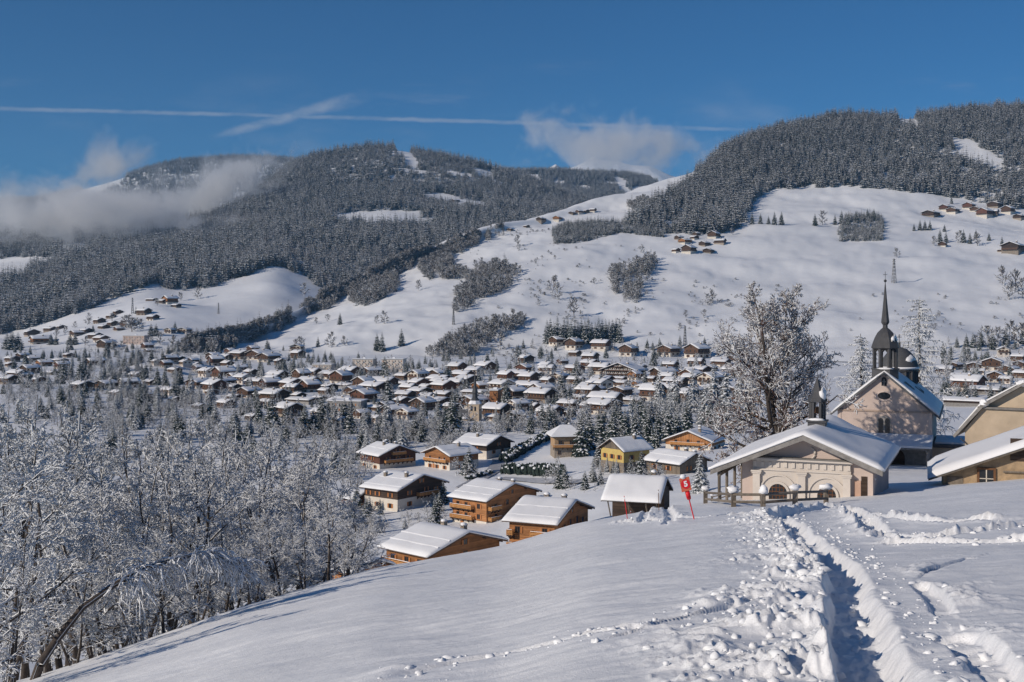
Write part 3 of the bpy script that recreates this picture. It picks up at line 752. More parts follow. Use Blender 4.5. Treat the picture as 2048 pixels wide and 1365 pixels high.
def bent_tree():
    R = random.Random(12); d0 = 33.0
    ctrl = [(80, 1330), (110, 1285), (165, 1215), (225, 1172), (290, 1138), (350, 1118), (410, 1105), (455, 1118), (490, 1150)]
    pts = []
    for i, (px, py) in enumerate(ctrl):
        d = d0+i*0.55; pts.append(Vector(((px-CX)/F*d, d, (HY-py)/F*d)))
    base = pts[0].copy(); base.z -= 1.4; base.x -= 0.5; pts.insert(0, base)
    tr = []; cr = []; n = len(pts)-1
    for i in range(n):
        r = 0.13*(1-i/n)**0.8+0.015; r2 = 0.13*(1-(i+1)/n)**0.8+0.015; tr.append((*pts[i], *pts[i+1], r, r2))
    for k in range(170):
        f = 0.46+0.54*R.random(); i = min(n-1, int(f*n)); p = pts[i].lerp(pts[i+1], f*n-i)
        d = Vector((R.gauss(0.25, .5), R.gauss(0, .5), R.uniform(-.2, .8))).normalized(); L = R.uniform(0.3, 1.15)*(1.2-0.4*f); r = 0.013
        m = 5
        for s in range(m):
            d = (d+Vector((R.gauss(0, .22), R.gauss(0, .22), -0.36))).normalized(); q = p+d*L/m; cr.append((*p, *q, r, r*0.85)); 
            if R.random() < 0.9:
                e = (d+Vector((R.gauss(0, .5), R.gauss(0, .5), -0.4))).normalized(); l2 = L*R.uniform(.15, .32)
                mid = q+e*l2; cr.append((*q, *mid, 0.010, 0.008)); e2 = (e+Vector((R.gauss(0, .2), R.gauss(0, .2), -.5))).normalized(); cr.append((*mid, *(mid+e2*l2), 0.008, 0.007))
            p = q; r *= 0.88
    o = pts[0].copy()
    sh = lambda S: [(s[0]-o.x, s[1]-o.y, s[2]-o.z, s[3]-o.x, s[4]-o.y, s[5]-o.z, s[6], s[7]) for s in S]
    reg_tree('bent', sh(tr), sh(cr), BARK, TWIG, (0.010, 0.022), 0.95, 3, vert=0.7)
    place_tree('bent', o, 1.0, 0, 'bent_tree', 'tree bowed over to the right under snow with hanging white twigs at the wood edge')
bent_tree()
def linden():
    d = 100.4; x = (1558-CX)/F*d; z = ground(x, d); h = (HY-545)/F*d-z
    tr, cr = grow(77, h*1.06, 0.44, 6.4, limbs=60, start=0.10, el=(-0.15, 1.05), counts=(10, 7, 5), up=0.11, twig_r=0.021, stems=4, lens=(.52, .46, .42), shape=0.6, gravity=0.0, segn=(5, 3, 2, 1))
    R = random.Random(3); V = []; Fc = []
    for s in cr:
        if s[2] < h*0.42 and R.random() < (0.55 if s[0] < 0.5 else 0.10):
            p = Vector(s[3:6]); k = len(V)
            for _ in range(3): V.append(tuple(p+Vector((R.gauss(0, .06), R.gauss(0, .06), R.gauss(-.03, .06)))))
            Fc.append((k, k+1, k+2))
    leaf = np_mesh('linden_leaves', np.array(V), np.array(Fc), LEAF_BROWN)
    reg_tree('linden', tr, cr, BARK, TWIG_RED, (0.014, 0.030), 0.66, 9, leaf)
    place_tree('linden', (x, d, z), 1.0, 0.4, 'linden_tree', 'tall bare tree with many stems and snow-dusted branches behind the small white chapel')
linden()
def larch(px, d, top, seed, key, label, wid=1.0):
    R = random.Random(seed); x = (px-CX)/F*d; z = ground(x, d); h = (HY-top)/F*d-z
    tr = []; cr = []; p = Vector((0, 0, -0.5)); n = 16
    for i in range(n):
        q = Vector((R.gauss(0, .06), R.gauss(0, .06), h*(i+1)/n)); tr.append((*p, *q, 0.34*(1-i/n)+.03, 0.34*(1-(i+1)/n)+.03)); p = q
    for k in range(120):
        f = 0.10+0.88*(k+R.random())/120; zz = h*f; a = k*2.39996+R.gauss(0, .3)
        L = wid*(0.9+4.6*(1-f)**0.75)*R.uniform(0.55, 1.15)
        d_ = Vector((math.cos(a), math.sin(a), 0.15)); p = Vector((0, 0, zz)); m = 6; r = 0.055*(1-f*.6)
        for s in range(m):
            d_ = (d_+Vector((R.gauss(0, .10), R.gauss(0, .10), -0.10+0.07*s*0.5))).normalized(); q = p+d_*L/m
            cr.append((*p, *q, r, r*.8))
            for _ in range(4):
                b = p.lerp(q, R.random()); e = Vector((R.gauss(0, .6)+d_.x*.5, R.gauss(0, .6)+d_.y*.5, R.uniform(-.9, .1))).normalized(); l2 = L*R.uniform(.07, .20)
                w = b+e*l2; cr.append((*b, *w, 0.020, 0.016)); e2 = (e+Vector((R.gauss(0, .3), R.gauss(0, .3), -.6))).normalized(); cr.append((*w, *(w+e2*l2*.9), 0.017, 0.012))
            p = q; r *= .8
    reg_tree(key, tr, cr, BARK, TWIG, (0.028, 0.042), 0.75, seed, vert=0.4)
    place_tree(key, (x, d, z), 1.0, 0, 'larch_tree', label)
larch(1838, 136, 592, 21, 'larch1', 'tall snow-laden larch behind the church dome')
larch(1722, 142, 668, 22, 'larch2', 'white frosted larch left of the church bell turret', 0.9)
# ------------------------------------------------------------------ forests (uncountable woods on the far hills)
def inpoly(x, y, poly):
    p = np.array(poly, float); ins = np.zeros(len(x), bool); j = len(p)-1
    for i in range(len(p)):
        c = ((p[i, 1] > y) != (p[j, 1] > y)) & (x < (p[j, 0]-p[i, 0])*(y-p[i, 1])/(p[j, 1]-p[i, 1]+1e-12)+p[i, 0]); ins ^= c; j = i
    return ins
def wobble(x, y, amp=6, s=14): return x+amp*fbm(x/s, y/s, 2, 301), y+amp*0.6*fbm(x/s, y/s, 2, 302)
def sample_hill(name, n, seed, tmax=None):
    h = HILLS[name]; r = np.random.default_rng(seed)
    fx = r.random(n)*(h['nx']-1.001); K = h['K']
    # rows weighted by length on the ground
    Dm = h['D'].mean(1); ln = np.abs(np.diff(Dm)); lim = (K-2+0.12)/(K-1)*(len(h['t'])-1)
    ln = ln*(1+1.6*np.arange(len(ln))/len(ln)); ln[int(lim):] = 0; cdf = np.concatenate([[0], np.cumsum(ln)]); cdf /= cdf[-1]
    ft = np.interp(r.random(n), cdf, np.arange(len(cdf)))
    i = np.minimum(ft.astype(int), len(h['t'])-2); j = fx.astype(int); a = ft-i; b = fx-j
    def bl(A): return (A[i, j]*(1-b)+A[i, j+1]*b)*(1-a)+(A[i+1, j]*(1-b)+A[i+1, j+1]*b)*a
    D = bl(h['D']); Z = bl(h['Z']); px = h['x0']+fx/(h['nx']-1)*(h['x1']-h['x0'])
    return px, HY-Z/D*F, np.stack([(px-CX)/F*D, D, Z], -1)
def scatter(name, label, pts, scales, keys, weights, seed):
    """one object of many tree instances"""
    r = np.random.default_rng(seed)
    me = bpy.data.meshes.new(name); me.vertices.add(len(pts)); me.vertices.foreach_set('co', pts.astype(np.float32).ravel())
    at = me.attributes.new('tree_scale', 'FLOAT_VECTOR', 'POINT'); at.data.foreach_set('vector', scales.astype(np.float32).ravel())
    at = me.attributes.new('tree_kind', 'INT', 'POINT'); at.data.foreach_set('value', r.choice(len(keys), len(pts), p=np.array(weights)/sum(weights)).astype(np.int32))
    at = me.attributes.new('tree_turn', 'FLOAT', 'POINT'); at.data.foreach_set('value', (r.random(len(pts))*6.283).astype(np.float32))
    o = link_mesh(name, me)
    ng = bpy.data.node_groups.new(name, 'GeometryNodeTree')
    ng.interface.new_socket('Geometry', in_out='INPUT', socket_type='NodeSocketGeometry')
    ng.interface.new_socket('Geometry', in_out='OUTPUT', socket_type='NodeSocketGeometry')
    N = ng.nodes; L = ng.links; gi = N.new('NodeGroupInput'); go = N.new('NodeGroupOutput'); jn = N.new('GeometryNodeJoinGeometry')
    def attr(nm, dt):
        a = N.new('GeometryNodeInputNamedAttribute'); a.data_type = dt; a.inputs['Name'].default_value = nm
        return next(s for s in a.outputs if s.name == 'Attribute' and s.enabled)
    kind = attr('tree_kind', 'INT'); sc = attr('tree_scale', 'FLOAT_VECTOR'); tn = attr('tree_turn', 'FLOAT')
    cx = N.new('ShaderNodeCombineXYZ'); L.new(tn, cx.inputs[2])
    for k, key in enumerate(keys):
        ob = PROTO.get(key)
        if ob is None:
            ob = PROTO[key] = bpy.data.objects.new(key, merged(key))
        oi = N.new('GeometryNodeObjectInfo'); oi.inputs['Object'].default_value = ob; oi.inputs['As Instance'].default_value = True
        ins = N.new('GeometryNodeInstanceOnPoints'); cmp = N.new('FunctionNodeCompare'); cmp.data_type = 'INT'; cmp.operation = 'EQUAL'
        ii = [s for s in cmp.inputs if s.enabled]; L.new(kind, ii[0]); ii[1].default_value = k
        L.new(gi.outputs[0], ins.inputs['Points']); L.new(cmp.outputs[0], ins.inputs['Selection']); L.new(oi.outputs['Geometry'], ins.inputs['Instance'])
        L.new(cx.outputs[0], ins.inputs['Rotation']); L.new(sc, ins.inputs['Scale']); L.new(ins.outputs[0], jn.inputs[0])
    L.new(jn.outputs[0], go.inputs[0])
    md = o.modifiers.new('trees', 'NODES'); md.node_group = ng
    return tag(o, label, kind='stuff')
PROTO = {}
def scl(n, h, r, spread=0.22, wide=1.0):
    s = np.clip(r.normal(1, spread, n), 0.5, 1.6)*h/15.0
    return np.stack([s*wide, s*wide, s], -1)
def forests():
    r = np.random.default_rng(55)
    # left mountain
    px, py, P = sample_hill('left_hillside', 80000, 1)
    wx, wy = wobble(px, py)
    low = np.interp(px, [-420, 0, 90, 180, 300, 350, 430, 500, 545, 600, 660, 800, 1420], [700, 671, 646, 618, 568, 583, 573, 547, 528, 549, 590, 600, 600])
    m = wy < low
    clear = [[(652, 433), (690, 424), (800, 421), (838, 424), (842, 446), (800, 452), (690, 446)], [(838, 436), (868, 434), (872, 446), (842, 450)],
             [(832, 390), (880, 386), (930, 398), (972, 406), (972, 420), (925, 412), (860, 402)], [(786, 338), (850, 340), (864, 347), (800, 346)],
             [(786, 294), (815, 298), (832, 318), (842, 338), (822, 338), (812, 316), (792, 304)], [(705, 283), (772, 284), (768, 294), (712, 296)],
             [(-100, 520), (60, 515), (122, 518), (112, 530), (60, 545), (40, 562), (-100, 572)], [(106, 490), (176, 486), (182, 506), (130, 512)], [(578, 300), (640, 300), (640, 312), (578, 320)],
             [(885, 342), (930, 345), (940, 354), (890, 350)], [(940, 336), (985, 345), (985, 360), (950, 352)]]
    for c in clear: m &= ~inpoly(wx, wy, c)
    m &= r.random(len(px)) < 0.45+0.55*sstep(0.18, 0.42, vnoise(wx/20, wy/9, 610))
    P1 = P[m]; n = len(P1); frost = (vnoise(P1[:, 0]/160, P1[:, 1]/160, 77) > 0.62)
    A = P1[~frost]; B = P1[frost]
    scatter('spruce_forest', 'dark snow-dusted spruce forest covering the left mountain', A, scl(len(A), 25, r, .34, 1.1), ['spruce_far0', 'spruce_far1', 'spruce_far2', 'frost_far0', 'frost_far1'], [4, 4, 4, 5, 3], 1)
    scatter('frosted_forest', 'paler frosted stands of trees within the left mountain forest', B, scl(len(B), 22, r, wide=1.2), ['frost_far0', 'frost_far1', 'bare_far0', 'spruce_far0'], [3, 3, 2, 2], 2)
    # right mountain
    px, py, P = sample_hill('right_hillside', 75000, 2)
    wx, wy = wobble(px, py, 4, 12)
    main = [(1360, 372), (1420, 330), (1500, 180), (2420, 150), (2420, 430), (2048, 420), (1990, 412), (1940, 403), (1850, 388), (1760, 378), (1690, 374), (1600, 378), (1545, 378), (1520, 392), (1500, 412), (1492, 440), (1470, 462), (1420, 470), (1370, 468), (1330, 470), (1296, 462), (1240, 448), (1300, 418), (1330, 398)]
    planta = [[(1104, 462), (1130, 452), (1180, 444), (1225, 444), (1300, 452), (1330, 476), (1290, 472), (1240, 466), (1200, 476), (1160, 487), (1108, 488)],
              [(1676, 462), (1690, 434), (1760, 430), (1768, 446), (1766, 482), (1678, 484)]]
    m = inpoly(wx, wy, main)
    for c in ([(1788, 230), (1835, 234), (1838, 254), (1802, 256)], [(1900, 280), (1940, 278), (1968, 300), (2004, 318), (2008, 344), (1960, 330), (1918, 316)], [(1398, 352), (1352, 382), (1300, 408), (1262, 424), (1250, 400), (1330, 360)],
              [(1325, 440), (1368, 442), (1366, 456), (1330, 456)]): m &= ~inpoly(wx, wy, c)
    m &= r.random(len(px)) < 0.5+0.5*sstep(0.15, 0.40, vnoise(wx/22, wy/10, 611))
    P2 = P[m]
    scatter('mountain_forest', 'snow-dusted spruce forest on the upper right mountain', P2, scl(len(P2), 21, r, .34, 1.08), ['spruce_far0', 'spruce_far1', 'spruce_far2', 'frost_far0', 'frost_far1'], [2, 2, 2, 4, 4], 3)
    m = inpoly(px, py, planta[0]) | inpoly(px, py, planta[1])
    px, py, P = sample_hill('right_hillside', 200000, 3)
    m = inpoly(px, py, planta[0]) | inpoly(px, py, planta[1]); P3 = P[m]
    scatter('young_plantation', 'dense young spruce plantations planted in blocks on the snowy hillside', P3, scl(len(P3), 9.5, r, 0.22), ['spruce_far0', 'spruce_far1', 'frost_far0', 'frost_far1'], [2, 2, 2, 2], 4)
    # fringe of bare woods along the left edge of the right hillside and other frosted copses
    fringe = [[(596, 628), (640, 596), (740, 552), (800, 520), (850, 502), (862, 512), (800, 548), (720, 590), (640, 625)], [(470, 690), (520, 660), (600, 618), (640, 598), (644, 612), (600, 640), (540, 672)],
              [(700, 598), (730, 560), (790, 552), (800, 572), (770, 600), (720, 616)], [(836, 520), (870, 505), (905, 495), (905, 540), (865, 560), (840, 548)],
              [(905, 620), (920, 580), (950, 555), (1000, 530), (1035, 545), (1020, 585), (960, 600), (925, 625)], [(880, 545), (905, 538), (1000, 530), (1000, 548), (940, 560), (885, 560)],
              [(830, 745), (850, 712), (900, 676), (960, 652), (1050, 640), (1048, 655), (985, 680), (950, 715), (900, 748)], [(1212, 560), (1230, 540), (1300, 518), (1312, 530), (1290, 565), (1278, 605), (1245, 606)],
              [(850, 512), (920, 480), (1000, 456), (1010, 470), (930, 500), (870, 530)], [(1255, 412), (1290, 398), (1298, 410), (1270, 420)], [(360, 705), (400, 672), (470, 662), (520, 655), (530, 668), (470, 694), (420, 706)]]
    px, py, P = sample_hill('right_hillside', 160000, 4)
    m = np.zeros(len(px), bool); wx, wy = wobble(px, py, 11, 11)
    for k, f in enumerate(fringe):
        q = inpoly(wx, wy, f)
        if k in (0, 1, 8): q &= vnoise(wx/13, wy/9, 400+k) > (0.50 if k == 1 else 0.42)
        m |= q
    m &= r.random(len(px)) < 0.18+0.4*sstep(0.3, 0.6, vnoise(px/9, py/6, 640))
    P4 = P[m]
    scatter('frosted_copses', 'grey frosted copses of bare trees in the gullies of the right hillside', P4, scl(len(P4), 15, r, 0.3), ['bare_far0', 'bare_far1', 'bare_far2', 'spruce_far1'], [5, 5, 5, 1.2], 5)
    # saddle and back ridge
    px, py, P = sample_hill('saddle_hillside', 34000, 6); wx, wy = wobble(px, py, 8, 20)
    m = (vnoise(wx/26, wy/9, 5) < 0.72) & ~inpoly(wx, wy, [(1225, 355), (1240, 358), (1268, 388), (1262, 400), (1240, 380)])
    scatter('saddle_forest', 'distant spruce forest on the saddle below the white peaks', P[m], scl(m.sum(), 26, r), ['spruce_far0', 'spruce_far1', 'frost_far1'], [3, 3, 2], 6)
    px, py, P = sample_hill('back_left_hillside', 36000, 7); wx, wy = wobble(px, py, 8, 20)
    m = ~inpoly(wx, wy, [(150, 385), (250, 340), (262, 350), (230, 375), (160, 400)])
    scatter('ridge_forest', 'spruce forest on the distant ridge behind the cloud', P[m], scl(m.sum(), 26, r), ['spruce_far0', 'spruce_far1', 'frost_far1'], [3, 3, 2], 7)
    # grass tufts and scrub showing through the snow on the steep bank
    px, py, P = sample_hill('right_hillside', 90000, 8)
    dens = np.clip(vnoise(px/40, py/16, 9)-0.45, 0, 1)*np.where((px > 980) & (px < 1560) & (py > 560) & (py < 720), 1.2, np.where((px > 1700) & (py > 590) & (py < 700), 0.9, np.where((px > 900) & (px < 1300) & (py > 460) & (py < 540), 0.5, 0.0)))
    m = r.random(len(px)) < dens*0.42
    scatter('scrub_tufts', 'small dark scrub tufts poking through snow on the hillside', P[m], scl(m.sum(), 4.0, r, 0.45, 1.9), ['bare_far0', 'bare_far2'], [1, 1], 8)
    print('forest', len(P1), len(P2), len(P3), len(P4))
forests()
# ------------------------------------------------------------------ buildings
PLASTER = pmat('plaster_white', (0.62, 0.57, 0.50), 0.9, 0.10, 0.8, 0.2, 14)
PLASTER_PINK = pmat('plaster_pink', (0.56, 0.46, 0.41), 0.9, 0.12, 0.5, 0.25, 9)
PLASTER_TAN = pmat('plaster_tan', (0.47, 0.38, 0.28), 0.9, 0.16, 0.6, 0.3, 8)
PLASTER_CREAM = pmat('plaster_cream', (0.58, 0.53, 0.48), 0.85, 0.08, 0.6, 0.1, 12)
PLASTER_YELLOW = pmat('plaster_yellow', (0.54, 0.40, 0.14), 0.85, 0.10, 0.8)
STONE = pmat('stone', (0.26, 0.22, 0.18), 0.95, 0.35, 2.5, 0.6, 7)
STONE_GREY = pmat('stone_grey', (0.24, 0.23, 0.22), 0.9, 0.25, 3, 0.4, 10)
SLATE = pmat('slate', (0.085, 0.088, 0.095), 0.6, 0.25, 4, 0.5, 8, stretch=(1, 1, 4))
SLATE_EDGE = pmat('slate_edge', (0.20, 0.19, 0.18), 0.85, 0.25, 3, 0.4, 12)
ZINC = pmat('zinc', (0.065, 0.066, 0.072), 0.55, 0.2, 3, 0.2, 9, stretch=(1, 1, .4))
GLASS = pmat('glass', (0.018, 0.022, 0.028), 0.12, 0.1, 2, spec=0.5)
W_ORANGE = wood_mat('timber_orange', (0.34, 0.155, 0.062))
W_ORANGE_V = wood_mat('timber_orange_upright', (0.36, 0.17, 0.07), 0.25, 0.55, 'X')
W_BROWN = wood_mat('timber_brown', (0.105, 0.062, 0.042))
W_RED = wood_mat('timber_red', (0.125, 0.056, 0.038))
W_DARK = wood_mat('timber_dark', (0.060, 0.040, 0.030), 0.22, 0.5)
W_GREY = wood_mat('timber_grey', (0.19, 0.155, 0.12), 0.2, 0.55, 'X')
W_RAIL = pmat('rail_wood', (0.50, 0.25, 0.09), 0.8, 0.15, 4)
W_SHUT = pmat('shutter_wood', (0.40, 0.16, 0.055), 0.8, 0.15, 4)
W_FRAME = pmat('frame_wood', (0.14, 0.07, 0.035), 0.8, 0.2, 4)
W_FENCE = pmat('fence_wood', (0.17, 0.145, 0.12), 0.9, 0.3, 5, 0.5, 18, stretch=(1, 1, .3))
_WM = {}
def window_meshes(w, h, shut):
    k = (round(w, 2), round(h, 2))
    if k not in _WM:
        f = MB(); t = 0.08
        f.box(-w/2-t, w/2+t, -0.06, 0.04, -t, 0); f.box(-w/2-t, w/2+t, -0.06, 0.04, h, h+t)
        f.box(-w/2-t, -w/2, -0.06, 0.04, 0, h); f.box(w/2, w/2+t, -0.06, 0.04, 0, h); f.box(-0.03, 0.03, -0.045, 0.03, 0, h)
        p = MB(); p.box(-w/2, w/2, -0.02, 0.02, 0, h)
        s = MB(); s.box(-w/2-t-w*.5, -w/2-t-.02, -0.09, -0.03, -.02, h+.02)
        _WM[k] = (f.mesh('window', W_FRAME), p.mesh('pane', GLASS), s.mesh('shutter', W_SHUT))
    return _WM[k]
def add_window(parent, face, a, z, L, W, w=0.9, h=1.1, shut=True, off=0.06):
    fm, pm, sm = window_meshes(w, h, shut)
    o = link_mesh('window', fm, parent)
    if face == 'f': o.location = (a, -W/2-off, z)
    elif face == 'b': o.location = (a, W/2+off, z); o.rotation_euler.z = math.pi
    elif face == 'r': o.location = (L/2+off, a, z); o.rotation_euler.z = math.pi/2
    else: o.location = (-L/2-off, a, z); o.rotation_euler.z = -math.pi/2
    link_mesh('pane', pm, o)
    if shut:
        link_mesh('shutter', sm, o); s2 = link_mesh('shutter', sm, o); s2.rotation_euler.z = math.pi; s2.location = (0, -0.12, 0)
    return o
def snow_slab(x0, x1, yl, yr, zr, slope, th, nx=22, ny=9, seed=0, base=0.0, ridge_y=0.0, round_=0.35, amp=0.10):
    """rounded snow cover of a gable roof: ridge along x at y=ridge_y, eaves at yl<0 and yr>0"""
    ys = np.concatenate([np.linspace(yl, ridge_y, ny), np.linspace(ridge_y, yr, ny)[1:]]); xs = np.linspace(x0, x1, nx)
    Y, X = np.meshgrid(ys, xs, indexing='ij')
    ex = np.minimum(X-x0, x1-X); ey = np.minimum(Y-yl, yr-Y)
    prof = np.sqrt(np.clip(1-(1-np.clip(ex/round_, 0, 1))**2, 0, 1))*np.sqrt(np.clip(1-(1-np.clip(ey/round_, 0, 1))**2, 0, 1))
    zb = zr-np.abs(Y-ridge_y)*slope+base
    zt = zb+0.02+th*(0.45+0.55*prof)+amp*fbm(X*0.5+seed*7, Y*0.5, 3, seed)-th*0.30*np.exp(-((Y-ridge_y)/0.35)**2)
    n = len(ys); top = np.stack([X, Y, zt], -1).reshape(-1, 3); bot = np.stack([X, Y, zb], -1).reshape(-1, 3)
    i = np.arange(n-1)[:, None]*nx+np.arange(nx-1)[None, :]; q = np.stack([i, i+1, i+1+nx, i+nx], -1).reshape(-1, 4)
    m = n*nx; qb = q[:, ::-1]+m
    ring = list(range(nx))+[k*nx+nx-1 for k in range(1, n)]+[(n-1)*nx+k for k in range(nx-2, -1, -1)]+[k*nx for k in range(n-2, 0, -1)]
    rq = np.array([(ring[k], ring[k]+m, ring[(k+1) % len(ring)]+m, ring[(k+1) % len(ring)]) for k in range(len(ring))])
    return np_mesh('roof_snow', np.concatenate([top, bot]), np.concatenate([q, qb, rq]), SNOW_ROOF, smooth=True)
def gable_roof(parent, L, W, hw, slope, oE, oG, th=0.2, snow=0.4, mat=None, seed=0, guards=(), nx=22, ny=9, oEl=None, lines_side=-1):
    ye = W/2+oE; yl = -(W/2+(oEl if oEl is not None else oE)); zr = hw+W/2*slope
    rf = MB(); zl = zr+yl*slope; ze = zr-ye*slope
    rf.prism([(yl, zl), (0, zr), (ye, ze), (ye, ze+th), (0, zr+th), (yl, zl+th)], -L/2-oG, L/2+oG, 'x')
    # barge boards and a purlin end under each verge
    for sx in (-1, 1):
        x = sx*(L/2+oG); rf.prism([(yl, zl-.10), (0, zr-.10), (ye, ze-.10), (ye, ze+th*.9), (0, zr+th*.9), (yl, zl+th*.9)], x-0.04, x+0.03, 'x')
        for yy in (-W/2*.98, -W/4, 0, W/4, W/2*.98):
            zz = zr-abs(yy)*slope-.16; rf.box(min(sx*L/2, x-.1*sx), max(sx*L/2, x-.1*sx), yy-.09, yy+.09, zz-.16, zz+.1)
    r = rf.build('roof', mat or W_BROWN, parent)
    s = link_mesh('roof_snow', snow_slab(-L/2-oG-.03, L/2+oG+.03, yl-.12, ye+.12, zr+th, slope, snow, nx, ny, seed), r)
    for g in guards:
        y = yl*g if lines_side < 0 else ye*g
        z = zr+th-abs(y)*slope+snow*0.98; m = MB(); w = .22; sg = 1 if y > 0 else -1
        m.add([(-L/2-oG+.2, y-w, z+w*slope*sg), (L/2+oG-.2, y-w, z+w*slope*sg), (L/2+oG-.2, y+.02, z+.12), (-L/2-oG+.2, y+.02, z+.12), (-L/2-oG+.2, y+w, z-w*slope*sg-.04), (L/2+oG-.2, y+w, z-w*slope*sg-.04)], [(0, 1, 2, 3), (3, 2, 5, 4)])
        m.build('snow_ridge', SNOW_ROOF, r)
    return r, zr
def balcony(parent, face, a0, a1, z, L, W, dep=1.3, mat=None, hgt=0.95):
    f = MB(); f.box(a0, a1, -dep, 0.05, -0.16, 0)
    for k in range(int((a1-a0)/2)+2):
        x = a0+.15+(a1-a0-.3)*k/(int((a1-a0)/2)+1); f.prism([(0.05, -1.0), (0.05, -.16), (-dep*.8, -.16)], x-.07, x+.07, 'x')
    b = f.build('balcony', W_BROWN if mat is None else mat, parent)
    r = MB(); t = .05; n = max(2, int((a1-a0)/1.6)+1)
    for k in range(n+1):
        x = a0+(a1-a0)*k/n; r.box(x-.05, x+.05, -dep, -dep+.1, 0, hgt)
    for zz in (0.12, 0.40, 0.64): r.box(a0, a1, -dep+.02, -dep+.07, zz, zz+.18)
    r.box(a0-.03, a1+.03, -dep-.03, -dep+.12, hgt, hgt+.1)
    for x in (a0, a1):
        r.box(x-.04, x+.04, -dep+.12, 0, hgt, hgt+.1)
        for zz in (0.12, 0.40, 0.64): r.box(x-.025, x+.025, -dep+.1, 0, zz, zz+.18)
    link_mesh('railing', r.mesh('railing', W_RAIL), b)
    s = MB(); s.box(a0+.05, a1-.05, -dep-.02, -dep+.11, hgt+.102, hgt+.17); link_mesh('rail_snow', s.mesh('rail_snow', SNOW_ROOF), b)
    if face == 'f': b.location = (0, -W/2, z)
    elif face == 'r': b.location = (L/2, 0, z); b.rotation_euler.z = math.pi/2
    else: b.location = (-L/2, 0, z); b.rotation_euler.z = -math.pi/2
    return b
def chimney(parent, x, y, ztop, zb, w=0.7, seed=0, mat=None):
    m = MB(); m.box(x-w/2, x+w/2, y-w/2, y+w/2, zb, ztop); m.box(x-w*.62, x+w*.62, y-w*.62, y+w*.62, ztop+.18, ztop+.3)
    for sx in (-1, 1):
        for sy in (-1, 1): m.box(x+sx*w*.4-.07, x+sx*w*.4+.07, y+sy*w*.4-.07, y+sy*w*.4+.07, ztop, ztop+.18)
    c = m.build('chimney', mat or STONE, parent)
    s = MB(); s.blob((x, y, ztop+.36), (w*.75, w*.75, .34), seed, 9, 5, .12); s.build('chimney_snow', SNOW_ROOF, c, True)
    return c
def chalet(name, label, corner, rz, L, W, pitch, h_low, h_up, oE=1.1, oG=1.0, sx=1, up=None, low=None, roof=None, snow=0.42, guards=(), seed=0, cat='chalet', group=None, ch=(), win=(), bal=(), door=None, gable_mat=None, oEl=None, found=6.0):
    """corner: (px,py,d) of the near eave corner; the ridge runs along local x"""
    slope = math.tan(math.radians(pitch)); rz = math.radians(rz); px, py, d = corner
    hw = h_low+h_up; c = Vector(((px-CX)/F*d, d, (HY-py)/F*d)); el = oEl if oEl is not None else oE
    loc = c-Matrix.Rotation(rz, 3, 'Z') @ Vector((sx*(L/2+oG), -(W/2+el), hw-el*slope))
    o = empty(name, loc, rz); zr = hw+W/2*slope
    if h_low > 0:
        m = MB(); m.box(-L/2-.03, L/2+.03, -W/2-.03, W/2+.03, -found, h_low); m.build('wall', low or PLASTER, o)
    m = MB(); m.prism([(-W/2, h_low), (W/2, h_low), (W/2, hw), (0, zr-.02), (-W/2, hw)], -L/2, L/2, 'x'); m.build('timber_wall' if up not in (PLASTER, PLASTER_TAN, PLASTER_YELLOW, PLASTER_CREAM) else 'upper_wall', up or W_ORANGE, o)
    if gable_mat:
        for s in (-1, 1):
            g = MB(); g.prism([(-W/2, hw), (W/2, hw), (0, zr-.05)], s*(L/2+.005), s*(L/2+.06), 'x'); g.build('gable', gable_mat, o)
    gable_roof(o, L, W, hw, slope, oE, oG, .2, snow, roof, seed, guards, oEl=oEl)
    for k, (x, y, hh) in enumerate(ch): chimney(o, x, y, zr-abs(y)*slope+.2+hh, zr-abs(y)*slope-.6, .85, seed+k)
    for w in win: add_window(o, w[0], w[1], w[2], L, W, *(w[3:] if len(w) > 3 else ()))
    for b in bal: balcony(o, b[0], b[1], b[2], b[3], L, W)
    if door:
        dm = MB(); dm.box(-.5, .5, -.05, .05, 0, 2.0); dm.box(-.6, .6, -.03, .05, 2.0, 2.1)
        dd = dm.build('door', W_SHUT, o); f, a, z = door
        dd.location = {'f': (a, -W/2-.06, z), 'r': (L/2+.06, a, z), 'l': (-L/2-.06, a, z)}[f]; dd.rotation_euler.z = {'f': 0, 'r': math.pi/2, 'l': -math.pi/2}[f]
    return tag(o, label, cat, group)
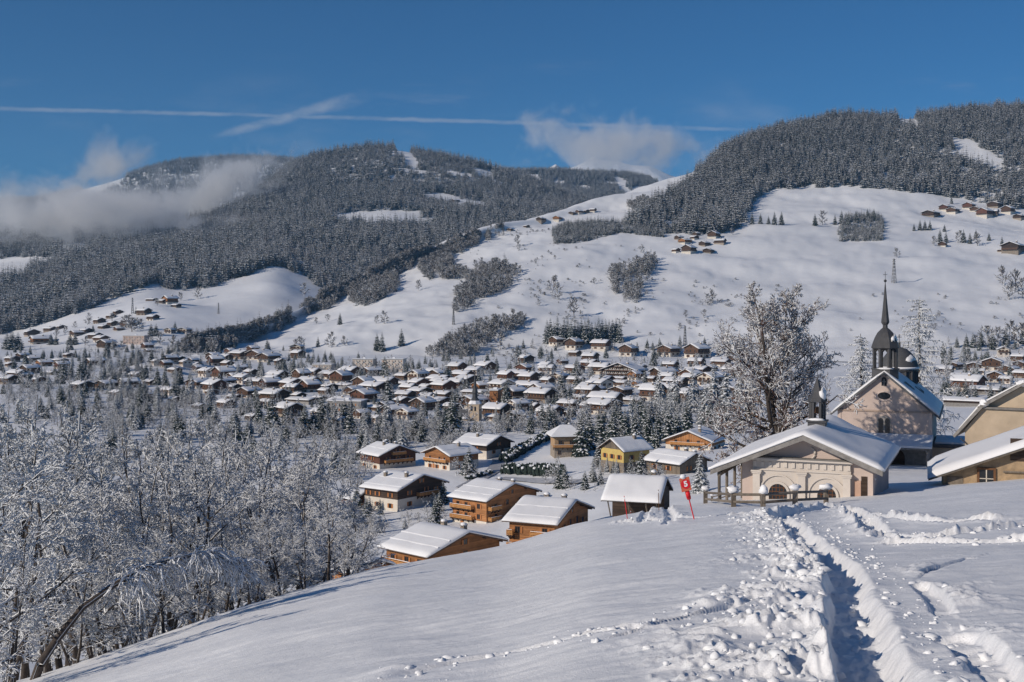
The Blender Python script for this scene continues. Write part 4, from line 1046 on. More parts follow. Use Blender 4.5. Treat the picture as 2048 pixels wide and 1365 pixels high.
def near_chalets():
    # the three big orange apartment chalets at the foot of the slope
    chalet('chalet', 'orange timber chalet half hidden by the snow slope, nearest of the big chalets', (855, 1118, 186), -43, 10.5, 17, 16, 2.4, 5.4, guards=(.45, .72), seed=1, sx=1,
           ch=[(-3.5, 3.4, .9), (1.5, 3.4, .9)], win=[('f', -3.5, 5.6), ('f', 0, 5.6), ('f', 3.2, 5.6), ('f', -3.4, 2.8), ('f', 0, 2.8), ('r', -4, 5.3), ('r', 0, 6), ('r', 4, 5.3), ('r', 0, 8.3, .8, .8)],
           bal=[('f', -5.2, 2.5, 5.2), ('f', -5.2, 1.0, 2.5), ('r', 2.0, 8.0, 5.2)])
    chalet('chalet', 'three-storey orange timber chalet with two rows of balconies in full view', (973, 1006, 283), -40, 11.5, 20, 16.5, 2.6, 5.4, guards=(.45, .75), seed=2,
           ch=[(-2, 4.2, 1.0), (2.6, 4.2, 1.0)], win=[('f', -3.8, 5.7), ('f', -1, 5.7), ('f', 3.2, 5.7), ('f', -3.8, 3.1), ('f', -1, 3.1), ('f', 3.2, 3.1), ('f', 1.2, .5), ('f', 4, .5), ('r', -6.5, 5.5), ('r', -2, 6), ('r', 3, 6), ('r', 6.5, 5.6), ('r', 0, 8.6, .8, .8), ('r', -6.5, 3), ('r', 3, 3)],
           bal=[('f', -5.6, 1.6, 5.3), ('f', -5.6, 1.8, 2.7), ('r', -9.5, -5.5, 5.3), ('r', -9.5, -5.5, 2.7)], door=('f', -2.5, -.1))
    chalet('chalet', 'orange timber chalet with two stone chimneys, right of the balconied chalet', (1115, 1053, 205), -24, 9, 17.5, 16.7, 2.4, 4.8, guards=(.42, .8), seed=3,
           ch=[(-2.2, 4.0, 1.0), (1.4, 4.0, 1.0)], win=[('f', -2.8, 4.9), ('f', 2.6, 4.9), ('f', 0, 2.5), ('f', 3, 2.5), ('r', -4, 4.9), ('r', -1, 5.4), ('r', 2.5, 5.4), ('r', 5.5, 4.8), ('r', 0, 7.7, .7, .7)],
           bal=[('f', .2, 4.3, 4.5), ('f', -4.5, -3.4, 4.5), ('f', -4.5, -3.4, 2.2)])
    chalet('chalet', 'dark timber chalet with white walls and two snow-capped chimneys', (795, 985.5, 308), -37, 12.5, 19.5, 17, 3.4, 2.6, up=W_DARK, guards=(.4, .82), seed=4,
           ch=[(-3.6, -4.0, 1.3), (3.4, -3.0, 1.3)], win=[('f', -4.6, 3.9), ('f', -1.2, 3.9), ('f', 3.6, 3.9), ('f', 3.6, 1.0), ('f', -1.2, 1.0), ('r', -5, 4.2), ('r', 2, 4.4), ('r', 6, 4.0), ('r', 0, 7.0), ('r', -5, 1.2)], bal=[('r', -2, 6, 3.4)])
    chalet('chalet', 'dark red-brown timber chalet farthest left of the near chalets', (757, 915, 385), -52, 13, 14.5, 21, 2.6, 3.0, up=W_RED, roof=W_DARK, guards=(.5,), seed=5,
           ch=[(0.5, -1.8, 1.2), (-3, 1.2, .9), (2.4, 1.6, .9)], win=[('f', -3.5, 3.6), ('f', 2, 3.6), ('f', -3.5, .8), ('f', 3.6, .8), ('r', -4, 3.6), ('r', 0, 3.8), ('r', 4, 3.6), ('r', 0, 6.2)], bal=[('r', -5.5, 5.5, 2.9), ('r', -2.6, 2.6, 5.4)])
    chalet('chalet', 'orange timber chalet with white ground floor and lit gable balcony', (899, 915, 380), 44, 13, 13, 19, 3.0, 2.4, sx=-1, guards=(.5,), seed=6,
           ch=[(1.5, -2.0, 1.3)], win=[('l', -4, 3.3), ('l', -1.4, 3.3), ('l', 3.6, 3.3), ('l', -4, .6), ('l', 0, .6), ('l', 3.6, .6), ('f', -3, .8), ('f', 2.5, .8), ('f', 0, 3.5)], bal=[('l', -5.8, 5.8, 2.9)], door=('l', 1.8, -.2))
    chalet('chalet', 'broad snowy-roofed chalet with dark gable behind the orange gabled chalet', (973.5, 893.7, 405), -38, 14, 14, 20, 1.6, 2.2, up=W_DARK, roof=W_DARK, guards=(.45,), seed=7,
           ch=[(-.5, -2.8, 1.3)], win=[('f', 2, 1.8), ('f', -3, 1.8), ('r', -3, .4), ('r', 2, .4), ('r', 0, 3)])
    # yellow chalet with weathered timber gable
    chalet('chalet', 'yellow walled chalet with weathered grey timber gable', (1247, 906, 320), 37, 10, 9.6, 30, 1.0, 3.6, oE=.9, oG=.9, sx=-1, up=PLASTER_YELLOW, low=STONE, roof=W_DARK, gable_mat=W_GREY, snow=.3, seed=8,
           ch=[(2.5, -1.2, 1.0)], win=[('l', -3, 1.9), ('l', 0, 1.9), ('l', 3, 1.9), ('f', -2, 1.8), ('f', 2.6, 1.8)])
    chalet('chalet', 'wide orange timber gable chalet left of the tall bare tree', (1427, 887.7, 380), 63, 16, 16, 21, 2.4, 1.6, sx=-1, guards=(.5,), seed=9, up=W_ORANGE_V,
           ch=[(-3.5, -2.6, 1.2), (0, -1.5, 1.3)], win=[('l', -4.5, .6), ('l', 4, .7), ('l', 0, 3.2), ('l', 4.3, 3.0), ('l', -3.6, 3.0), ('f', -4, .9), ('f', 1, .9)], bal=[('l', -6, 6, 2.5)])
    chalet('chalet', 'low snow-roofed house with dark walls below the wide orange chalet', (1360, 932, 300), -50, 12, 11, 21, .6, 3.0, up=W_GREY, low=STONE, roof=W_DARK, guards=(.5,), seed=10, ch=[(2, 1.6, 1.0), (4, 2.6, .8)], win=[('f', -3, 1.4), ('f', 2, 1.4), ('r', -2, 1.4)])
    chalet('timber_shed', 'small dark red timber shed with white base among frosted bushes', (712, 1002, 318), -35, 6, 8, 22, 2.2, 2.6, oE=.9, up=W_RED, roof=W_DARK, seed=12, cat='shed', win=[('r', 0, 2.8), ('r', -1, .5), ('f', 0, 2.8)], bal=[('r', -3, 3, 2.3)])
    chalet('timber_hut', 'little orange timber hut at the right edge of the left wood', (712, 1152, 165), -38, 5, 7, 20, .4, 4.5, oE=.6, oG=.6, seed=13, cat='hut', win=[('r', 0, 3.0), ('f', 0, 3.0)])
near_chalets()
def hip_house():
    d = 402.0; o = empty('hip_roof_house', ((1131-CX)/F*d, d, (HY-908)/F*d), math.radians(8)); L, W, h = 9.4, 8.5, 6.6
    m = MB(); m.box(-L/2, L/2, -W/2, W/2, -5, 2.8); m.build('wall', STONE, o)
    m = MB(); m.box(-L/2+.1, L/2-.1, -W/2+.1, W/2-.1, 2.8, h); m.build('timber_wall', pmat('timber_tan', (.36, .24, .14), .85, .15, 3), o)
    def hip(z0, ov, rise, rl, th):
        a, b = L/2+ov, W/2+ov
        return [(-a, -b, z0), (a, -b, z0), (a, b, z0), (-a, b, z0), (-rl, 0, z0+rise), (rl, 0, z0+rise), (-a, -b, z0-th), (a, -b, z0-th), (a, b, z0-th), (-a, b, z0-th)], [(0, 1, 5, 4), (1, 2, 5), (2, 3, 4, 5), (3, 0, 4), (0, 6, 7, 1), (1, 7, 8, 2), (2, 8, 9, 3), (3, 9, 6, 0), (9, 8, 7, 6)]
    m = MB(); m.add(*hip(h, 1.2, 3.0, 1.5, .25)); r = m.build('roof', W_DARK, o)
    m = MB(); m.add(*hip(h+.5, 1.3, 3.2, 1.7, .47)); m.build('roof_snow', SNOW_ROOF, r)
    chimney(o, 1.5, 1.0, h+3.6, h+1, .8, 3); balcony(o, 'f', -L/2-.6, L/2+.4, 2.8, L, W)
    for a in (-2.6, 1.4, 3.4): add_window(o, 'f', a, 3.9, L, W, 1.3, 1.1, False)
    for a in (-3, 2): add_window(o, 'f', a, .4, L, W, 1.0, 1.2, False)
    tag(o, 'tan house with snowy hipped roof and wraparound balcony beside tall dark spruces', 'house')
hip_house()
def open_shelter():
    """big snowy roof on slanting posts, dark back"""
    d = 187.0; rz = math.radians(-18); L, W, p = 9.0, 9.5, 27; sl = math.tan(math.radians(p))
    c = Vector(((1321-CX)/F*d, d, (HY-1009)/F*d)); hw = 3.0
    loc = c-Matrix.Rotation(rz, 3, 'Z') @ Vector((L/2+.5, -(W/2+1.6), hw-1.6*sl)); o = empty('open_shelter', loc, rz)
    gable_roof(o, L, W, hw, sl, .8, .5, .2, .5, W_DARK, 21, oEl=1.6)
    m = MB(); m.box(-L/2, L/2, -W/2+4.5, W/2, -4, hw-.2); m.build('wall', W_DARK, o)
    m = MB(); m.prism([(-W/2+1.5, hw-.2), (W/2, hw-.2), (W/2, hw), (0, hw+W/2*sl-.03), (-W/2+1.5, hw+1.4*sl)], -L/2, L/2, 'x'); m.build('gable', W_DARK, o)
    for x in (-L/2+.4, -L/6+.8, L/6+.8, L/2-.4):
        m = MB(); m.tube([(x, -W/2-.9, hw-1.05*sl), (x+.2, -W/2+.6, -.6)], .12, 4); m.build('post', W_GREY, o)
    m = MB(); m.box(-L/2, L/2, -W/2-1.1, -W/2-.9, hw-1.3*sl-.1, hw-1.1*sl); m.build('beam', W_GREY, o)
    chimney(o, 2.5, .9, hw+W/2*sl+.7, hw+1, .7, 5, STONE)
    tag(o, 'large snowy roof over an open timber shelter left of the red piste marker', 'shelter')
open_shelter()
# ------------------------------------------------------------------ chapel, church and farm buildings on the right
def arch_poly(w, h, n=10):
    """(x,z) outline of a round-headed opening standing on z=0"""
    r = w/2; pts = [(-r, 0), (r, 0), (r, h-r)]
    pts += [(r*math.cos(math.pi*k/n), h-r+r*math.sin(math.pi*k/n)) for k in range(1, n)] + [(-r, h-r)]
    return pts
def arch_ring(mb, cx, z0, w, h, t, y0, y1, n=12, legs=True, mi=0):
    """raised band round an arch"""
    r = w/2; path = ([(-r, 0)] if legs else [])+[(r*math.cos(math.pi-math.pi*k/n), h-r+r*math.sin(math.pi*k/n)) for k in range(n+1)]+([(r, 0)] if legs else [])
    ro = r+t; out = ([(-ro, 0)] if legs else [])+[(ro*math.cos(math.pi-math.pi*k/n), h-r+ro*math.sin(math.pi*k/n)) for k in range(n+1)]+([(ro, 0)] if legs else [])
    for i in range(len(path)-1):
        q = [path[i], path[i+1], out[i+1], out[i]]
        mb.prism([(cx+a, z0+b) for a, b in q], y0, y1, 'y', mi)
def lattice(parent, cx, z0, w, h, y):
    m = MB(); r = w/2
    for k in range(1, 5):
        x = cx-r+w*k/5; top = h-r+math.sqrt(max(0, r*r-(x-cx)**2)); m.box(x-.02, x+.02, y-.02, y+.02, z0, z0+top)
    for k in range(1, 7):
        z = h*k/7; hw = r if z < h-r else math.sqrt(max(0, r*r-(z-h+r)**2)); m.box(cx-hw, cx+hw, y-.025, y+.015, z0+z-.02, z0+z+.02)
    return m.build('grille', pmat('rust_iron', (.12, .055, .03), .8, .2, 6), parent)
def chapel():
    rz = math.radians(-23); d = 62.6; W, L = 7.2, 10.0            # local: front at y=0, x to the right, depth +y
    c = Vector(((1746-CX)/F*d, d, 0)); zg = -11.15; R = Matrix.Rotation(rz, 3, 'Z')
    o = empty('chapel', (c-R @ Vector((W/2, 0, 0)))+Vector((0, 0, zg)), rz)
    sl = 0.42; he = 2.40; zr = he+W/2*sl
    m = MB(); m.prism([(-W/2, -1.5), (W/2, -1.5), (W/2, he), (0, zr-.03), (-W/2, he)], 0, L, 'y'); m.build('wall', PLASTER_PINK, o)
    # roof with a deep verge in front and a wide porch side on the left
    xl, xr, yf, yb = -W/2-1.6, W/2+.6, -1.1, L+.3; th = .30
    m = MB(); m.prism([(xl, zr+xl*sl), (0, zr), (xr, zr-xr*sl), (xr, zr-xr*sl+th), (0, zr+th), (xl, zr+xl*sl+th)], yf, yb, 'y')
    roof = m.build('roof', SLATE_EDGE, o)
    me = snow_slab(yf-.05, yb, -xr-.10, -xl+.12, zr+th, sl, .21, 26, 12, 31, round_=.25, amp=.10)
    # snow_slab has its ridge along x; turn it so the ridge runs along y
    s = link_mesh('roof_snow', me, roof); s.rotation_euler.z = math.pi/2
    s.location = (0, 0, 0)
    # porch posts on the left
    for k, y in enumerate((-.8, 1.2, 3.4, 5.6)):
        m = MB(); x = xl+.45; m.tube([(x, y, -1.2), (x, y, zr+x*sl)], .09, 8); m.build('porch_post', W_FENCE, o)
    m = MB(); m.box(xl+.36, xl+.54, -.9, 6, zr+(xl+.4)*sl-.24, zr+(xl+.4)*sl-.05); m.build('porch_beam', W_FENCE, o)
    # portico front: white classical plate with pilasters, two arches, entablature and pediment
    px0, px1 = -W/2+.65, W/2-1.15; cxp = (px0+px1)/2; zc = 2.02
    f = MB(); f.box(px0, px1, -.16, 0.02, -1.2, zc+.55); po = f.build('portico', PLASTER_CREAM, o)
    m = MB(); m.box(px0-.12, px1+.12, -.42, 0, zc+.62, zc+.72); m.box(px0-.04, px1+.04, -.30, 0, zc+.55, zc+.62); m.box(px0, px1, -.24, -.16, zc+.02, zc+.10)
    for k in range(13):
        x = px0+.12+(px1-px0-.24)*k/12; m.box(x-.09, x+.09, -.23, -.16, zc+.22, zc+.50)
    m.build('cornice', PLASTER_CREAM, po)
    t = MB(); t.prism([(px0-.12, zc+.72), (px1+.12, zc+.72), (px1+.1, zc+.80), (px0-.1, zc+.80)], -.44, .0, 'y'); t.build('cornice_slates', SLATE_EDGE, po)
    aw, ah = 1.02, 1.55
    for k, ax in enumerate((px0+1.42, px1-1.30)):
        m = MB(); m.prism([(ax+a, b-.25) for a, b in arch_poly(aw, ah)], -.185, -.165, 'y'); w = m.build('window', GLASS, po, False)
        lattice(w, ax, -.25, aw, ah, -.20)
        m = MB(); arch_ring(m, ax, -.25, aw, ah, .14, -.25, -.165); arch_ring(m, ax, -.25, aw+.9, ah+.45, .09, -.24, -.165, 14); m.build('arch_moulding', PLASTER_CREAM, po)
    for ax in (px0+.22, cxp+.05, px1-.22):
        m = MB(); m.box(ax-.2, ax+.2, -.34, -.16, -1.2, zc-.18); m.box(ax-.26, ax+.26, -.38, -.16, zc-.18, zc-.08); m.box(ax-.30, ax+.30, -.42, -.16, zc-.08, zc+.02); m.build('pilaster', PLASTER_CREAM, po)
    # curved relief in the pediment
    m = MB(); pts = []
    for k in range(9):
        a = -1.05+2.1*k/8; pts.append((.28+.42*math.cos(a)-.2, -.05, zc+1.08+.36*math.sin(a)))
    m.tube(pts, [.03, .05, .06, .07, .07, .07, .06, .05, .03], 6); m.build('pediment_relief', PLASTER_CREAM, o)
    # right-hand corner: brown strip and dark door
    m = MB(); m.box(W/2-.62, W/2-.30, -.03, .03, -1, 1.95); m.build('door', W_DARK, o)
    m = MB(); m.box(W/2-1.0, W/2-.64, -.05, .0, -1, 1.7); m.build('door_panel', pmat('plaster_rose', (.50, .33, .25), .9, .1, 2), o)
    # open bell turret on the ridge
    y0 = 4.4; tb = MB(); tb.box(-.50, .50, y0-.50, y0+.50, zr-.6, zr+.55); tb.box(-.58, .58, y0-.58, y0+.58, zr+.55, zr+.65)
    tu = tb.build('bell_turret', ZINC, o)
    for k in range(6):
        a = math.pi/3*k; m = MB(); x, y = .42*math.cos(a), y0+.42*math.sin(a); m.box(x-.07, x+.07, y-.07, y+.07, zr+.65, zr+1.75); m.build('column', ZINC, tu)
    m = MB(); m.lathe([(.58, zr+1.75), (.58, zr+1.88), (.34, zr+2.25), (.18, zr+2.75), (.02, zr+3.2)], 6, (0, y0)); m.tube([(0, y0, zr+3.15), (0, y0, zr+3.8)], .018, 5); m.build('spire', ZINC, tu)
    m = MB(); m.blob((.30, y0, zr+2.12), (.24, .38, .42), 4, 9, 6, .3); m.blob((0, y0-.45, zr+.7), (.5, .14, .10), 6, 9, 4, .2); m.build('turret_snow', SNOW_ROOF, tu, True)
    m = MB(); m.lathe([(.16, zr+1.05), (.13, zr+1.3), (.06, zr+1.45)], 8, (0, y0)); m.build('bell', W_FRAME, tu)
    tag(o, 'small white-fronted chapel with two arched windows and a snowy slate roof behind the fence', 'chapel')
chapel()
def church():
    rz = math.radians(-22); d = 111.0; W, L = 8.9, 15.5
    R = Matrix.Rotation(rz, 3, 'Z'); zg = -15.9
    o = empty('church', Vector(((1864-CX)/F*d, d, zg))-R @ Vector((W/2, 0, 0)), rz)
    zr = (HY-748)/F*113.0-zg; he = (HY-834)/F*111.5-zg; sl = (zr-he)/(W/2+.5)
    m = MB(); m.prism([(-W/2, -3), (W/2, -3), (W/2, zr-W/2*sl), (0, zr-.03), (-W/2, zr-W/2*sl)], 0, L, 'y'); m.build('wall', PLASTER_PINK, o)
    m = MB(); xe = W/2+.75; m.prism([(-xe, zr-xe*sl), (0, zr), (xe, zr-xe*sl), (xe, zr-xe*sl+.22), (0, zr+.24), (-xe, zr-xe*sl+.22)], -.45, L+.4, 'y'); rf = m.build('roof', SLATE, o)
    me = snow_slab(-.3, L+.3, -xe+.1, xe-.1, zr+.22, sl, .22, 24, 8, 41, amp=.16); s = link_mesh('roof_snow', me, rf); s.rotation_euler.z = math.pi/2
    for k, (y, x, w, l) in enumerate(((3, 2.2, .5, 3.0), (7, 3.0, .45, 3.6), (5, 1.2, .4, 2.0))):   # bare slate where snow slid off
        m = MB(); z = zr+.5-x*sl; m.add([(x-w, y, z+w*sl), (x+w, y+.4, z-w*sl), (x+w*.7, y+l, z-w*.7*sl), (x-w*.8, y+l*.8, z+w*.8*sl)], [(0, 1, 2, 3)]); m.build('bare_slate', SLATE, rf)
    zs = zr-W/2*sl
    m = MB(); m.box(-W/2-.02, W/2+.02, -.10, 0, zs-.05, zs+.12); m.build('string_course', pmat('plaster_dim', (.36, .28, .23), .9, .1, 2), o)
    for x in (-W/2+.16, W/2-.16):
        m = MB(); m.box(x-.16, x+.16, -.06, 0, -1, zs-.05); m.build('corner_strip', PLASTER_PINK, o)
    # oculus, cross niche and paired lancet window
    m = MB(); m.add([(0.62*math.cos(2*math.pi*k/18), -.04, zs+1.55+.36*math.sin(2*math.pi*k/18)) for k in range(18)], [tuple(range(18))[::-1]]); w = m.build('oculus', GLASS, o)
    m = MB()
    for k in range(18):
        a, b = 2*math.pi*k/18, 2*math.pi*(k+1)/18; m.prism([(.62*math.cos(a), zs+1.55+.36*math.sin(a)), (.62*math.cos(b), zs+1.55+.36*math.sin(b)), (.80*math.cos(b), zs+1.55+.52*math.sin(b)), (.80*math.cos(a), zs+1.55+.52*math.sin(a))], -.10, 0, 'y')
    m.build('oculus_frame', PLASTER_PINK, w)
    m = MB(); m.prism([(a*.9, zs+2.55+b) for a, b in arch_poly(.55, .85)], -.03, -.01, 'y'); n = m.build('niche', GLASS, o)
    m = MB(); m.box(-.05, .05, -.10, -.03, zs+2.55, zs+3.2); m.box(-.18, .18, -.10, -.03, zs+2.9, zs+3.0); m.build('cross', STONE_GREY, n)
    m = MB(); m.prism([(a, zs-2.6+b) for a, b in arch_poly(1.35, 2.2)], -.05, -.01, 'y'); win = m.build('window', STONE_GREY, o)
    for s_ in (-1, 1):
        m = MB(); m.prism([(s_*.31+a, zs-2.5+b) for a, b in arch_poly(.44, 1.85)], -.08, -.055, 'y'); m.build('pane', GLASS, win)
    # porch with snowy lean-to roof on columns
    pz = 2.7; x0, x1 = -W/2+.9, W/2
    m = MB(); m.add([(x0-.2, -3.4, pz), (x1+.1, -3.4, pz), (x1+.1, -.02, pz+.75), (x0-.2, -.02, pz+.75), (x0-.2, -3.4, pz-.18), (x1+.1, -3.4, pz-.18), (x1+.1, -.02, pz+.5), (x0-.2, -.02, pz+.5)], [(0, 1, 2, 3), (7, 6, 5, 4), (0, 4, 5, 1), (1, 5, 6, 2), (3, 2, 6, 7), (0, 3, 7, 4)]); pr = m.build('porch_roof', SLATE_EDGE, o)
    m = MB(); m.add([(x0-.2, -3.45, pz+.2), (x1+.1, -3.45, pz+.2), (x1+.1, -.1, pz+1.0), (x0-.2, -.1, pz+1.0), (x0-.2, -3.45, pz+.01), (x1+.1, -3.45, pz+.01), (x1+.1, -.1, pz+.75), (x0-.2, -.1, pz+.75)], [(0, 1, 2, 3), (0, 4, 5, 1), (1, 5, 6, 2), (0, 3, 7, 4), (3, 2, 6, 7)]); m.build('porch_snow', SNOW_ROOF, pr)
    for x in (x0+.1, (x0+x1)/2+.2, x1-.25):
        m = MB(); m.box(x-.16, x+.16, -3.25, -2.95, -2, pz-.17); m.box(x-.22, x+.22, -3.3, -2.9, pz-.35, pz-.18); m.build('porch_column', STONE_GREY, o)
    m = MB(); m.box(x0, x1, -.35, -.05, -1, pz); m.build('porch_back', STONE_GREY, o)
    m = MB(); m.prism([(1.2+a, -.3+b) for a, b in arch_poly(1.5, 2.5)], -.40, -.36, 'y'); m.build('door', W_DARK, o)
    # bell turret on the ridge: octagonal lantern, dome, needle spire
    y0 = 1.6; m = MB(); m.lathe([(1.35, zr-1.2), (1.35, zr+.35), (1.45, zr+.4), (1.45, zr+.5)], 8, (0, y0), ph=.39); tu = m.build('bell_turret', ZINC, o)
    for k in range(8):
        a = math.pi/4*k+.39; m = MB(); x, y = 1.12*math.cos(a), y0+1.12*math.sin(a); m.tube([(x, y, zr+.5), (x, y, zr+2.5)], .17, 6); m.build('column', ZINC, tu)
    for k in range(8):      # pointed heads between the columns
        a = math.pi/4*(k+.5)+.39; m = MB(); ca, sa = math.cos(a), math.sin(a); t = (-sa, ca); r = 1.03
        for s_ in (-1, 1): m.tube([(r*ca+t[0]*s_*.42, y0+r*sa+t[1]*s_*.42, zr+2.0), (r*ca, y0+r*sa, zr+2.5)], .08, 4)
        m.build('arch_head', ZINC, tu)
    zt = zr+2.5; m = MB(); m.lathe([(1.30, zt-.05), (1.42, zt+.05), (1.38, zt+.2), (1.25, zt+.6), (1.05, zt+1.1), (.80, zt+1.55), (.45, zt+1.9), (.26, zt+2.05), (.24, zt+2.3), (.34, zt+2.45), (.42, zt+2.6), (.30, zt+3.6), (.18, zt+4.9), (.07, zt+6.2), (.03, zt+6.6)], 8, (0, y0), ph=.39)
    m.build('spire', ZINC, tu)
    m = MB(); m.blob((0, y0, zt+6.75), .15, 1, 8, 6, 0); m.tube([(0, y0, zt+6.8), (0, y0, zt+7.7)], .025, 5); m.box(-.2, .2, y0-.02, y0+.02, zt+7.35, zt+7.4); m.build('finial', ZINC, tu)
    m = MB(); m.blob((.72, y0-.1, zt+.85), (.38, .75, .6), 8, 10, 6, .3); m.blob((.1, y0-1.2, zr+.5), (.8, .25, .12), 9, 8, 4, .2); m.build('turret_snow', SNOW_ROOF, tu, True)
    # domed rotunda over the crossing
    yd = 12.0; zd = zr-1.8; m = MB(); m.lathe([(1.85, zd-3), (1.85, zd+1.5), (2.0, zd+1.55), (2.0, zd+1.75)], 16, (.75, yd)); dr = m.build('rotunda', ZINC, o)
    for k in range(16):
        a = 2*math.pi*k/16; m = MB(); x, y = .75+1.87*math.cos(a), yd+1.87*math.sin(a); m.box(x-.09, x+.09, y-.09, y+.09, zd+.2, zd+1.5); m.build('pilaster', ZINC, dr)
    m = MB(); m.lathe([(2.05, zd+1.75), (1.98, zd+2.2), (1.7, zd+2.9), (1.25, zd+3.5), (.8, zd+3.9), (.15, zd+4.1), (.12, zd+4.6)], 18, (.75, yd)); m.build('dome', SLATE, dr, True)
    m = MB(); m.box(.72, .78, yd-.03, yd+.03, zd+4.6, zd+5.5); m.box(.5, 1.0, yd-.03, yd+.03, zd+5.15, zd+5.22); m.build('cross', ZINC, dr)
    m = MB(); m.blob((1.70, yd-.3, zd+2.75), (.75, 1.4, .6), 12, 12, 6, .15); m.lathe([(2.08, zd+1.78), (2.10, zd+1.95), (1.95, zd+2.05)], 18, (.75, yd)); m.build('dome_snow', SNOW_ROOF, dr, True)
    # annexe on the right
    m = MB(); m.box(W/2, W/2+3.4, 1.6, 9.0, -3, 2.3); an = m.build('annexe', PLASTER_TAN, o)
    m = MB(); m.box(W/2+.01, W/2+3.6, 1.4, 9.2, 2.31, 2.62); m.build('annexe_roof', SLATE, an)
    m = MB(); m.box(W/2+.2, W/2+3.5, 2.2, 9.1, 2.63, 2.78); m.build('annexe_snow', SNOW_ROOF, an)
    m = MB(); m.prism([(W/2+2.2+a, .1+b) for a, b in arch_poly(.9, 1.5)], 1.55, 1.59, 'y'); m.build('annexe_window', GLASS, an)
    m = MB(); arch_ring(m, W/2+2.2, .1, .9, 1.5, .12, 1.52, 1.595); m.build('window_frame', STONE_GREY, an)
    tag(o, 'pink plastered church with steep gable, slender bell spire and domed rotunda', 'church')
church()
def tan_house():
    rz = math.radians(-31); d = 94.0; R = Matrix.Rotation(rz, 3, 'Z'); zg = -16.0; W, L = 9.0, 14
    o = empty('tan_house', Vector(((1930-CX)/F*d, d, zg))-R @ Vector((-W/2, 0, 0)), rz)
    zm = (HY-818)/F*92-zg; za = (HY-764)/F*92-zg; apx = .35
    m = MB(); m.prism([(-W/2, -3), (W/2, -3), (W/2, zm), (-W/2+1.4, zm), (-W/2, zm-1.9)], 0, L, 'y'); m.build('wall', PLASTER_TAN, o)
    m = MB(); m.prism([(-W/2+1.35, zm), (W/2, zm), (W/2, zm+.3), (apx, za-.05)], .25, L, 'y'); m.build('gable', PLASTER_TAN, o)
    m = MB(); m.box(-W/2+1.0, W/2, -.25, .25, zm-.10, zm+.06); m.build('moulding', SLATE_EDGE, o)
    m = MB()
    m.prism([(-W/2-.75, zm-2.55), (-W/2+1.45, zm+.05), (apx, za), (apx, za+.2), (-W/2+1.25, zm+.22), (-W/2-.9, zm-2.4)], -.45, L+.3, 'y')
    m.prism([(apx, za), (W/2+.5, zm-.2), (W/2+.5, zm), (apx, za+.2)], -.35, L+.3, 'y'); rf = m.build('roof', SLATE_EDGE, o)
    m = MB(); m.prism([(apx-.05, za+.21), (W/2+.4, zm+.02), (W/2+.4, zm+.35), (apx+.5, za+.35), (apx, za+.42)], -.3, L, 'y')
    m.prism([(-W/2-.6, zm-2.0), (-W/2+1.2, zm+.24), (apx-.1, za+.22), (apx-.1, za+.30), (-W/2+1.1, zm+.34), (-W/2-.6, zm-1.85)], .6, L, 'y')
    m.blob((-W/2+1.5, -.2, zm+.35), (.35, .3, .35), 3, 8, 5, .2); m.blob((apx-.5, -.2, za-.1), (.4, .3, .25), 5, 8, 5, .2); m.build('roof_snow', SNOW_ROOF, rf)
    m = MB(); m.tube([(-W/2-.3, -.35, zm-2.6), (-W/2+.2, -.12, zm-3.1), (-W/2+.2, -.12, -2)], .06, 6); m.build('downpipe', ZINC, o)
    m = MB(); m.blob((1.35, .22, zm+1.1), (.42, .05, .95), 7, 12, 8, .35); m.build('ivy', LEAF_BROWN, o)
    chimney(o, 2.0, 2.5, za+.6, za-1.6, .8, 3)
    tag(o, 'tan rendered house with half-hipped gable cut by the right edge', 'house')
tan_house()
